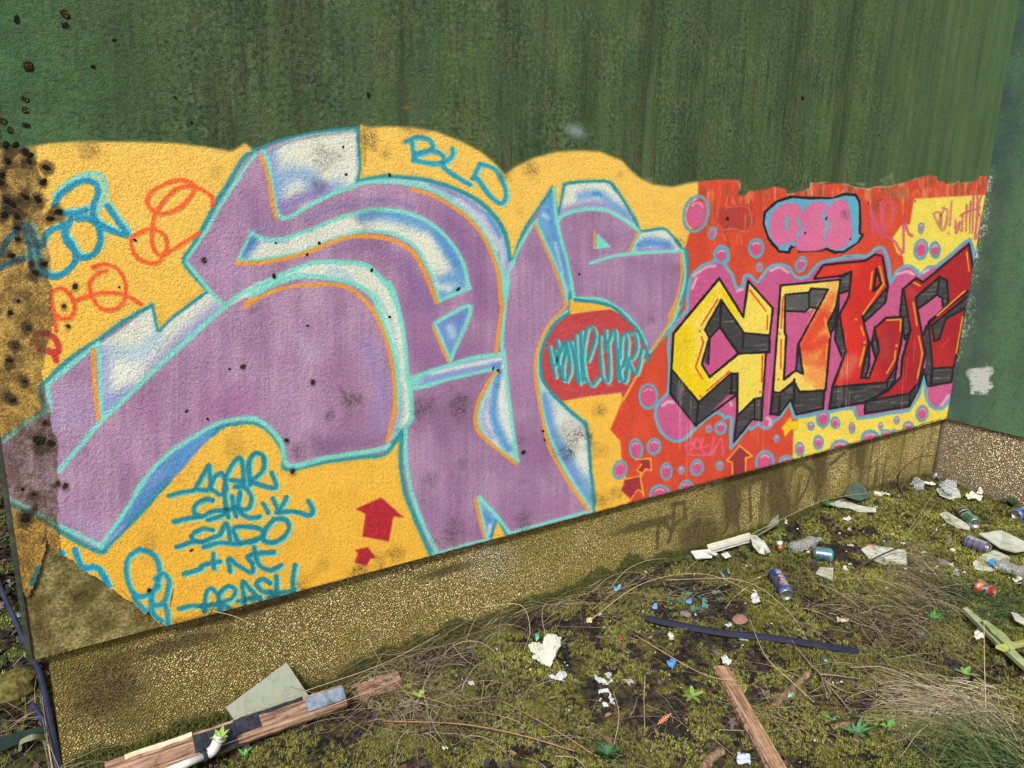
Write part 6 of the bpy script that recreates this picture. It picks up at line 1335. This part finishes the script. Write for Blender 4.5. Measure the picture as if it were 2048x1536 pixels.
def f_silver(t, h):
    t = (t + math.pi) % (2 * math.pi) - math.pi
    if h < .05 or h > .93: return lin((50, 50, 70))
    if .1 < h < .9 and abs(t - 1.3) < .75: return lin((204, 206, 222)) if math.sin(h * 60) > -.8 or abs(t - 1.3) > .3 else lin((130, 130, 160))
    return lin((104, 116, 172)) if math.sin(h * 26) > -.6 else lin((52, 60, 104))


def f_green(t, h):
    t = (t + math.pi) % (2 * math.pi) - math.pi
    if h < .4: return lin((20, 22, 24)) if math.sin(h * 50 + t * 2) > -.3 else lin((210, 214, 210))
    return lin((40, 150, 104)) if math.sin(t * 3) > -.5 else lin((120, 210, 170))


def f_red(t, h):
    t = (t + math.pi) % (2 * math.pi) - math.pi
    if .35 < h < .6: return lin((40, 30, 34)) if math.sin(t * 6 + h * 20) > 0 else lin((200, 190, 180))
    return lin((206, 56, 34)) if math.sin(t * 2 + h * 4) > -.6 else lin((226, 150, 120))


can('crushed blue and white drink can in the middle of the litter', (1549, 1146), (1573, 1190), .027, f_blue, (.3, 4), 1)
can('teal drink can lying near the plinth', (1627, 1107), (1664, 1112), .028, f_teal, (.12, 2), 2)
can('silver lilac drink can below the rounded slab', (1930, 1081), (1978, 1098), .027, f_silver, (.05, 2), 3)
can('twisted green and black drink can right of the corner litter', (1922, 1022), (1950, 1048), .027, f_green, (.45, 3), 4)
can('flattened red drink can at the right', (1950, 1174), (1990, 1190), .027, f_red, (.55, 4), 5, -.008)
can('blue and white drink can cut by the right edge', (2032, 1030), (2062, 1020), .027, f_blue, (.2, 3), 6)
CLR = Mat('clear bottle plastic'); CLR.b.inputs['Base Color'].default_value = (.86, .92, .96, 1); CLR.b.inputs['Roughness'].default_value = .06; CLR.b.inputs['Transmission Weight'].default_value = .85; CLR.b.inputs['IOR'].default_value = 1.25; CLR.b.inputs['Specular IOR Level'].default_value = .9; CLR = CLR.m


def bottle(label, p0, p1, rad, capc, capend=0, seed=0, m=None):
    a, b = g(*p0, rad * .7), g(*p1, rad * .7)
    if capend: a, b = b, a
    d = b - a; ln = np.linalg.norm(d); e = d / ln; s_ = np.cross([0, 0, 1.], e); s_ /= np.linalg.norm(s_); u = np.cross(e, s_); r = np.random.default_rng(seed)
    root = tag(empty('plastic_bottle', tuple(a)), label, 'bottle')
    hs = np.linspace(0, 1, 46); rr = np.interp(hs, [0, .1, .3, .34, .9, .97, 1.], [.38, .4, .95, 1, 1, .85, .3]) * (1 + .035 * np.sin(hs * 90) * (hs > .35))
    V, F = lathe([(rad * q, ln * h) for q, h in zip(rr, hs)], 28); V[:, 2] *= 1 - .35 * np.exp(-((V[:, 0] / ln - .6) / .25) ** 2); V[:, 1:] *= 1 + .10 * np.sin(V[:, :1] * 180 + V[:, 1:2] * 120)
    mk('body', V[:, :1] * e + V[:, 1:2] * s_ + V[:, 2:] * u, F, m or CLR, root, True)
    if capc: V, F = lathe([(rad * .44, -.004), (rad * .46, .016), (rad * .3, .017)], 16); V = np.vstack([V, [[-.004, 0, 0]]]); F = list(F) + [(k, (k + 1) % 16, len(V) - 1) for k in range(16)]; mk('cap', V[:, :1] * e + V[:, 1:2] * s_ + V[:, 2:] * u, F, simple('cap plastic', capc, .4, .05, 30, 0, spec=.5), root)
    return root


bottle('clear water bottle with a blue cap at the right edge', (1983, 1125), (2052, 1148), .030, (50, 140, 210), 0, 1)
bottle('crushed dull clear bottle between teal can and plinth', (1582, 1098), (1640, 1078), .026, None, 1, 2)
V, F = tube([g(1560, 1100, .02), g(1560, 1090, .04)], [.012, .0095], 12); rt = tag(empty('bottle_neck', (0, 0, 0)), 'small brown broken bottle neck with white cap', 'bottle neck'); mk('neck', V, F, simple('brown glass', (150, 92, 56), .3, .1, 30, 0, spec=.6), rt, True)
V, F = tube([g(1560, 1090, .04), g(1559, 1083, .055)], .0095, 12); mk('cap', V, F, PALEW, rt, True)
stem('blue plastic drinking straw ring near the bottle', lift_path([(2020, 1128), (2030, 1140), (2046, 1146)], [.03, .03, .03]), .004, .004, (60, 150, 200), 'straw', 'straw') if False else None
V, F = tube([on_plane((2, 1168), 2, .05)[0], on_plane((28, 1222), 2, .04)[0]], .006, 10)

# green glass shards
GLS = Mat('green bottle glass'); GLS.b.inputs['Base Color'].default_value = (.10, .30, .24, 1); GLS.b.inputs['Roughness'].default_value = .08; GLS.b.inputs['Specular IOR Level'].default_value = .8; GLS.b.inputs['Transmission Weight'].default_value = .3; GLS = GLS.m
for k in range(34):
    p = g(rng.uniform(1335, 1440), rng.uniform(1168, 1228), .004); r = rng.uniform(.006, .014); m_ = 5; th = np.sort(rng.uniform(0, 6.28, m_)); tl = rng.normal(0, .35, 2); q = np.c_[r * np.cos(th), r * np.sin(th)]
    top = np.c_[q + p[:2], p[2] + .004 + q @ tl]; V, F = slab(top, .0015); tag(mk('glass_shard', V, F, GLS, None), 'green bottle glass shard among the dry stalks', 'glass shard', 'green glass shards left of the blue can')
for lb, x, y, dx, dy, r in [('green glass tube piece above the shards', 1440, 1144, 8, 10, .006), ('short green glass tube piece beside the longer one', 1455, 1138, 3, 9, .005)]:
    V, F = tube([g(x, y, .012), g(x + dx, y + dy, .012)], [r, r * .8], 10); tag(mk('glass_tube', V, F, GLS, None, True), lb, 'glass piece')

LMK = [(1090, 1320, 'near the white tissue'), (1210, 1385, 'near the white paint flakes'), (1500, 1420, 'near the wooden batten'), (1340, 1262, 'near the left half of the blue strip'), (1640, 1292, 'near the right half of the blue strip'), (1560, 1165, 'near the crushed blue can'), (1645, 1108, 'near the teal can'), (1390, 1200, 'among the green glass shards'), (1850, 1190, 'near the pale dry grass clump'), (1940, 1420, 'near the bleached grass mat'), (1955, 1090, 'near the silver lilac can'),
       (1935, 1035, 'near the twisted green can'), (1970, 1180, 'near the flattened red can'), (1705, 1012, 'near the torn pale board'), (850, 1400, 'under the dry grass heap'), (1214, 1500, 'near the dark green rosette'), (760, 1500, 'below the dry grass heap at the bottom left'), (1700, 1450, 'near the spiky green rosette'), (1455, 1090, 'near the cream trim profile'), (1000, 1440, 'beside the reddish brown stem'), (1780, 1330, 'in the open moss right of the blue strip')]


def near(x, y): return min(LMK, key=lambda l: math.hypot(l[0] - x, l[1] - y))[2]


# stones
STN = [simple('grey stone', (118, 112, 112), .85, .2, 80, .4, .001), simple('pinkish brick stone', (150, 112, 98), .85, .2, 80, .4, .001), simple('dark slate chip', (52, 50, 62), .6, .25, 60, .3, .001), simple('white pebble', (210, 208, 198), .7, .1, 60, .2, .0005)]


def stone(label, x, y, r, m, flat=.6, group=None, name='stone'):
    p = g(x, y, r * flat * .3); bm_v, bm_f = [], []
    n1, n2 = 6, 9
    for i in range(n1 + 1):
        for j in range(n2): t1, t2 = math.pi * i / n1, 2 * math.pi * j / n2; bm_v.append([math.sin(t1) * math.cos(t2), math.sin(t1) * math.sin(t2), math.cos(t1) * flat])
    V = np.array(bm_v); V *= (1 + .25 * (noi(V[:, 0] * 2 + x, V[:, 1] * 2 + V[:, 2] * 3, 1., 3) - .5))[:, None]; V[:, 0] *= rng.uniform(1, 1.5); a = rng.uniform(0, 3); V = np.c_[V[:, 0] * math.cos(a) - V[:, 1] * math.sin(a), V[:, 0] * math.sin(a) + V[:, 1] * math.cos(a), V[:, 2]] * r + p
    F = [(i * n2 + j, (i + 1) * n2 + j, (i + 1) * n2 + (j + 1) % n2, i * n2 + (j + 1) % n2) for i in range(n1) for j in range(n2)]
    return tag(mk(name, V, F, m, None), label, 'stone', group)


stone('pinkish flat stone above the middle of the blue strip', 1480, 1239, .024, STN[1], .35); stone('grey stone between crushed blue can and brown scraps', 1372, 1228, .014, STN[0]); stone('lilac grey stone in the right moss', 1840, 1268, .014, STN[0], .5); stone('flat grey stone on the far right moss', 1887, 1124, .022, STN[0], .35)
stone('round white pebble right of the dry grass clump', 1905, 1101, .010, STN[3], .9); stone('dark stone at the left end of the half buried board', 1716, 1104, .014, STN[2], .7); stone('brown stone on the half buried board', 1745, 1094, .020, STN[1], .5); stone('grey stone right of the white batten scrap', 1464, 1330, .006, STN[1], .6)
for k in range(46):
    x, y = rng.uniform(700, 1700), rng.uniform(1280, 1530)
    if 1400 < x < 1600 and y > 1300: continue
    stone('small dark slate chip in the moss ' + near(x, y), x, y, rng.uniform(.004, .011), STN[2], .3, 'dark slate chips in the front moss', 'slate_chip')

# dead leaves
LFM = [simple('dead leaf brown', (112, 82, 70), .7, .2, 90, .3, .0006), simple('dead leaf grey', (104, 92, 92), .7, .2, 90, .3, .0006), simple('dead leaf tan', (158, 122, 98), .7, .2, 90, .3, .0006), simple('dead leaf dark', (60, 48, 50), .6, .2, 90, .3, .0006)]


def leaf_mesh(seed, lobes=0):
    r = np.random.default_rng(seed); n = 22; th = np.linspace(0, 2 * np.pi, n, endpoint=False); rad = (np.abs(np.cos(th)) * .35 + .5) * (1 + lobes * .38 * np.cos(th * 5)) * (1 + r.normal(0, .07, n))
    V = [[0, 0, .0]]; cx = r.uniform(.15, .5)
    for k in (.5, 1.):
        for t_, q in zip(th, rad): x, y = q * k * math.cos(t_) * 1.2, q * k * math.sin(t_) * .8; V.append([x, y, cx * (y * y * 1.2 - .3 * x * x) + r.normal(0, .035 * k)])
    F = [(0, 1 + i, 1 + (i + 1) % n) for i in range(n)] + [(1 + i, 1 + n + i, 1 + n + (i + 1) % n, 1 + (i + 1) % n) for i in range(n)]
    V = np.array(V); nv = len(V); V = np.vstack([V, V - [0, 0, .03]]); F += [tuple(nv + v for v in f[::-1]) for f in F]
    return V, F


LM = []
for k in range(8):
    V, F = leaf_mesh(k + 1, k % 2); me = bpy.data.meshes.new('dead_leaf'); me.from_pydata(V.tolist(), [], F); me.materials.append(LFM[k % 4]); LM.append(me)


def dead_leaf(x, y, s, k, label, group=None, dz=.006):
    o = bpy.data.objects.new('dead_leaf', LM[k]); COL.objects.link(o); o.location = g(x, y, dz); o.scale = (s, s, s); o.rotation_euler = (rng.normal(0, .3), rng.normal(0, .3), rng.uniform(0, 6.28)); return tag(o, label, 'leaf', group)


for x, y, s, k, lb in [(1464, 1444, .020, 1, 'grey lobed dead leaf left of the wooden batten'), (1100, 1398, .022, 6, 'curled tan leaf under the paper scrap'), (1218, 1428, .014, 2, 'small brown leaf right of the paint flakes'), (1530, 1385, .014, 1, 'grey torn leaf right of the batten'), (1512, 1374, .011, 4, 'small brown leaf close to the batten'), (1432, 1306, .013, 5, 'grey leaf behind the batten tip'), (1580, 1290, .026, 0, 'rusty leaf tucked under the blue strip'), (1663, 1036, .022, 0, 'reddish brown leaf in front of the torn pale board'),
                       (1312, 1462, .014, 2, 'tan bark leaf at the front left of the orange frond'), (1218, 1482, .013, 0, 'brown leaf above the green rosette'), (1254, 1505, .012, 0, 'brown leaf right of the green rosette'), (1022, 1504, .014, 2, 'brown leaf at the lower centre'), (1885, 1370, .016, 7, 'dark leaf beside the bleached grass mat'), (1710, 1382, .016, 4, 'brown leaf right of the end of the blue strip'), (1538, 1312, .012, 4, 'brown leaf under the strip beside the grey twig')]:
    dead_leaf(x, y, s, k, lb)
for k in range(120):
    x, y = rng.uniform(640, 2030), rng.uniform(1080, 1535)
    if y < 1560 - .35 * x or (x > 1300 and y < 1120): continue
    dead_leaf(x, y, rng.uniform(.006, .013), [3, 7, 1, 3, 0, 5, 7, 3][k % 8], 'small dark dead leaf on the moss ' + near(x, y), 'dark dead leaves scattered on the moss', .004)
# small trodden scraps
SCR = [PAPER2, GRUB, PALE, PAPER2, STN[0]]
for k in range(120):
    x, y = (rng.uniform(1600, 2040), rng.uniform(985, 1180)) if k < 70 else (rng.uniform(1180, 1600), rng.uniform(1130, 1300))
    p = g(x, y, .004); r = rng.uniform(.004, .013) * (1.3 if k < 70 else .7); m_ = rng.integers(4, 7); th = np.sort(rng.uniform(0, 6.28, m_)); tl = rng.normal(0, .3, 2); q = np.c_[r * np.cos(th), r * rng.uniform(.4, 1) * np.sin(th)]
    if np.ptp(th) < 3.4: continue
    if p[1] > -.01: continue
    top = np.c_[q + p[:2], p[2] + .004 + q @ tl]; V, F = slab(top, .0012); tag(mk('litter_flake', V, F, SCR[k % 5], None), 'tiny pale litter flake in the moss ' + near(x, y), 'litter', 'pale flakes of litter in the moss')
# orange frond
p = g(1335, 1440, .01); V = []; F = []
for k in range(15):
    t = k / 14; c = p + np.array([-.038 + .06 * t, .0 + .012 * t, 0]); ww = .009 * math.sin(math.pi * min(1, t * .9 + .08)); sgn = 1 if k % 2 else -1; V += [c, c + [.004, sgn * ww, .003], c + [.007, 0, .001]]; F.append((3 * k, 3 * k + 1, 3 * k + 2))
V = np.array(V); nv = len(V); V = np.vstack([V, V - [0, 0, .0012]]); F += [tuple(nv + v for v in f[::-1]) for f in F]; tag(mk('dead_frond', V, F, simple('orange frond', (210, 140, 104), .7, .1, 60, 0), None), 'orange feathery dead frond on the front moss', 'frond')


# ---------------------------------------------------------------- small green plants
def plant(label, x, y, n, ln, wd, c, el=.5, dz=.003):
    p = g(x, y, dz); root = tag(empty('weed', tuple(p)), label, 'plant'); m = simple('weed leaf', c, .5, .25, 90, .3, .0006, spec=.4)
    for k in range(n):
        a = 2.4 * k + rng.normal(0, .2); e = el * rng.uniform(.5, 1.4); l_ = ln * rng.uniform(.6, 1.1); V = []
        for i in range(6):
            t = i / 5; ww = wd * math.sin(math.pi * min(1, .12 + t * .9)) * (.9 if i < 5 else .1); r_ = l_ * t; z_ = r_ * math.sin(e) - (r_ ** 2) * 5 * math.sin(e)
            for s_ in (-1, 0, 1): V.append([r_ * math.cos(a) - s_ * ww * math.sin(a), r_ * math.sin(a) + s_ * ww * math.cos(a), z_ + abs(s_) * ww * .4])
        F = [(3 * i + j, 3 * i + j + 3, 3 * i + j + 4, 3 * i + j + 1) for i in range(5) for j in range(2)]; V = np.array(V); nv = len(V); V = np.vstack([V, V - [0, 0, .0006]]); F += [tuple(nv + v for v in f[::-1]) for f in F]
        mk('leaf', V, F, m, root, True)
    return root


plant('dark green rosette weed at the bottom edge', 1214, 1510, 26, .036, .0055, (50, 92, 58), .7); plant('pale green two leafed weed left of the batten', 1385, 1393, 5, .055, .007, (120, 160, 74), .3); plant('small green leaf plant in the right moss', 1868, 1242, 9, .04, .006, (74, 136, 54), .8); plant('spiky green rosette right of the batten', 1712, 1468, 9, .045, .005, (74, 120, 76), .6)
plant('single pale green leaf right of the batten', 1666, 1440, 2, .03, .007, (86, 140, 74), .3); plant('bright green leaf at the lower right', 1776, 1456, 2, .035, .008, (96, 156, 70), .4); plant('light green sprig by the pale upright stalk', 1930, 1350, 4, .04, .008, (110, 150, 80), .5); plant('ivy leaves at the foot of the torn pale board', 1655, 1015, 12, .045, .010, (58, 96, 52), .9); plant('dark ivy leaves at the foot of the side wall plinth', 2018, 1010, 10, .05, .011, (40, 66, 44), .8); plant('tiny seedling under the timber at lower left', 488, 1512, 6, .02, .004, (90, 150, 70), .9)
plant('light green weed on the pipe elbow', 440, 1478, 7, .03, .006, (140, 168, 80), .9, .09); plant('green sprout in the dry grass heap', 838, 1398, 10, .025, .005, (128, 156, 60), .9); plant('green weed at the left of the orange frond', 1120, 1290, 6, .04, .004, (84, 110, 76), .5); plant('grassy sprout in the moss near the torn board', 1560, 1080, 6, .03, .004, (84, 120, 60), .8)

# ---------------------------------------------------------------- moss cushions and dark growths stuck on the wall
MCM = Mat('dark moss cushion'); MCM.color(MCM.attr()); MCM.b.inputs['Roughness'].default_value = .95; MCM = MCM.m


def cushion(seed, top=(150, 122, 56)):
    r = np.random.default_rng(seed); V = []; F = []; C_ = []; n = 90
    th = np.linspace(0, 2 * np.pi, 12, endpoint=False)
    V.append([0, -.35, 0]); C_.append(lin((34, 28, 16)))
    for q, h in ((.5, -.3), (.85, -.12), (1., .1)):
        for t in th: kk = 1 + .35 * (r.random() - .5) + .25 * math.sin(t * 2 + seed); V.append([q * math.cos(t) * kk, h * .6, q * math.sin(t) * kk]); C_.append(lin((30, 26, 20)))
    F += [(0, 1 + (i + 1) % 12, 1 + i) for i in range(12)]
    for k in range(2): F += [(1 + k * 12 + i, 1 + k * 12 + (i + 1) % 12, 13 + k * 12 + (i + 1) % 12) for i in range(12)] + [(1 + k * 12 + i, 13 + k * 12 + (i + 1) % 12, 13 + k * 12 + i) for i in range(12)]
    for i in range(n):
        a, q = r.uniform(0, 6.28), math.sqrt(r.random()) * .95; b = np.array([q * math.cos(a), -.3 * (1 - q * q), q * math.sin(a)]); d = np.array([b[0] * .6 + r.normal(0, .3), -abs(r.normal(.5, .2)), b[2] * .6 + .3 + r.normal(0, .3)]) * .35; s_ = r.normal(0, 1, 3); s_ *= .11 / np.linalg.norm(s_)
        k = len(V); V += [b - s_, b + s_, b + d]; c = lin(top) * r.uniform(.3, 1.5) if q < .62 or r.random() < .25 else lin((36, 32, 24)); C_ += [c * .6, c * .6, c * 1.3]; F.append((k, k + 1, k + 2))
    me = bpy.data.meshes.new('moss_cushion'); me.from_pydata([list(v) for v in V], [], F); ca = me.color_attributes.new('tint', 'FLOAT_COLOR', 'POINT'); c4 = np.ones((len(V), 4), np.float32); c4[:, :3] = np.array(C_); ca.data.foreach_set('color', c4.ravel()); me.materials.append(MCM); return me


CU = [cushion(1), cushion(2), cushion(3, (60, 54, 36)), cushion(4, (104, 116, 30)), cushion(5, (50, 46, 40))]
def surf(x, y):
    i, j = int(y - CY0), int(x - CX0)
    if i < 3 or a_m[i - 3:i + 4, j].mean() < .5: return ('green wall paint at the upper left' if x < 500 else 'green wall paint above the middle of the mural' if x < 1250 else 'green wall paint at the upper right')
    if x < 125: return 'the stained strip beside the outer corner'
    c_ = min([(PUR, 'the purple lettering'), (YEL, 'the golden yellow field'), (WHT, 'a white edge of the big letters'), (RED, 'the red field at the right'), (PNK, 'the small pink bubble letters'), (LYE, 'the pale yellow field'), (TEA, 'a turquoise outline')], key=lambda q: np.abs(np.array(q[0]) - np.median(rgb_m[max(i - 9, 0):i + 10, j - 9:j + 10].reshape(-1, 3), 0)).sum())
    return c_[1]


for d_ in DOTS.split('|'):
    x, y, r, k = d_.split(); x, y, r, k = float(x), float(y), float(r), int(k); p = on_plane((x, y), 1, 0.)[0]
    if p[0] < .004: continue
    sc_m = np.linalg.norm(on_plane((x + r, y), 1, 0.)[0] - p) if x < 1400 else r / 600.
    sc_m = min(sc_m, .015) * .74; o = bpy.data.objects.new('moss_cushion', CU[k]); COL.objects.link(o); o.location = (p[0], -.001, p[2]); o.scale = (sc_m * rng.uniform(.75, 1.15), sc_m * .7, sc_m * rng.uniform(.75, 1.15)); o.rotation_euler = (0, rng.uniform(0, 6.28), 0)
    big = r >= 8 and x < 125
    if (x, y) == (78, 880): tag(o, 'bright green moss cushion on the purple paint beside the outer corner', 'moss cushion')
    elif (x, y) == (625, 764): tag(o, 'small pale moss cushion alone in the middle of the big purple letter', 'moss cushion')
    elif (x, y) == (130, 28): tag(o, 'yellow topped moss cushion on green wall paint at the upper left', 'moss cushion')
    elif (x, y) == (408, 520): tag(o, 'dark moss cushion on the purple arrow point', 'moss cushion')
    elif big: tag(o, 'dark moss cushion on the stained strip beside the outer corner', 'moss cushion', 'moss cushions on the stained corner strip')
    else: tag(o, 'small dark growth dotted on ' + surf(x, y), 'moss cushion', 'small growths dotted over the painted wall')

# ---------------------------------------------------------------- beyond the corner at the far left
HOSE = simple('dark blue grey plastic channel', (46, 52, 76), .4, .2, 20, .1, .0005, spec=.5)
a = [on_plane((x, y), 2, z)[0] for x, y, z in ((-40, 1090, .05), (2, 1178, .05), (40, 1262, .05), (78, 1345, .04), (98, 1430, .03), (112, 1500, .02), (122, 1560, .015))]
pa = spline(np.array(a), 5); V, F = tube(pa, .0075, 8); tag(mk('plastic_channel', V, F, HOSE, None), 'dark blue plastic channel running past the wall corner', 'plastic strip')
a = [on_plane((x, y), 2, z)[0] for x, y, z in ((66, 1412, .02), (90, 1445, .02), (108, 1480, .015))]; V, F = tube(spline(np.array(a), 4), .009, 8); tag(mk('plastic_channel', V, F, HOSE, None), 'short stub of dark plastic beside the longer channel', 'plastic strip')
sheet('board', 'dark green strip lying at the far lower left', 'board', [(-10, 1478), (40, 1462), (88, 1452), (92, 1462), (50, 1480), (-10, 1508)], simple('bottle green strip', (34, 52, 44), .4, .2, 20, .1, .0005, spec=.5), .003, .02)
a = [g(*q, h) for q, h in (((40, 1498), .01), ((44, 1484), .03), ((62, 1476), .045), ((84, 1476), .03), ((92, 1488), .01))]; pa = spline(np.array(a), 5)
V = []
for p in pa: V += [p + [-.003, -.010, 0], p + [-.003, .010, 0], p + [.003, .010, .002], p + [.003, -.010, .002]]
F = [(i * 4 + k, i * 4 + (k + 1) % 4, (i + 1) * 4 + (k + 1) % 4, (i + 1) * 4 + k) for i in range(len(pa) - 1) for k in range(4)]; tag(mk('plastic_band', V, F, simple('olive plastic band', (128, 134, 104), .5, .1, 20, 0), None), 'curled olive plastic band at the lower left', 'plastic strip')
c = np.array([*g(28, 1350)]); c[2] -= .01
stone('mossy brown rock beyond the wall corner', 30, 1372, .055, simple('mossy rock', (84, 74, 40), .95, .4, 60, .8, .003, c2=(116, 112, 52)), .75, name='rock')
for k in range(26):
    x = rng.uniform(-.5, -.04); y = rng.uniform(.2, 2.4); o = bpy.data.objects.new('dead_leaf', LM[k % 8]); COL.objects.link(o); o.location = (x, y, float(ground_z(x, y)) + .006); s = rng.uniform(.012, .024); o.scale = (s, s, s); o.rotation_euler = (rng.normal(0, .4), rng.normal(0, .4), rng.uniform(0, 6.28)); tag(o, 'dead leaf on the ground beyond the wall corner', 'leaf', 'dead leaves beyond the wall corner')
K('paper_scrap', 'pale blue paper scrap beside the wall corner at the far left', 'paper', [(34, 1228), (44, 1230), (44, 1240), (36, 1238)], simple('bluish scrap', (170, 200, 220), .6, .1, 40, 0), .01, 8, 61)
K('paper_scrap', 'grey leaf-like scrap above the plastic channel at the far left', 'paper', [(6, 1168), (20, 1160), (24, 1176), (12, 1182)], simple('grey scrap', (130, 126, 122), .7, .1, 40, 0), .01, 8, 62)
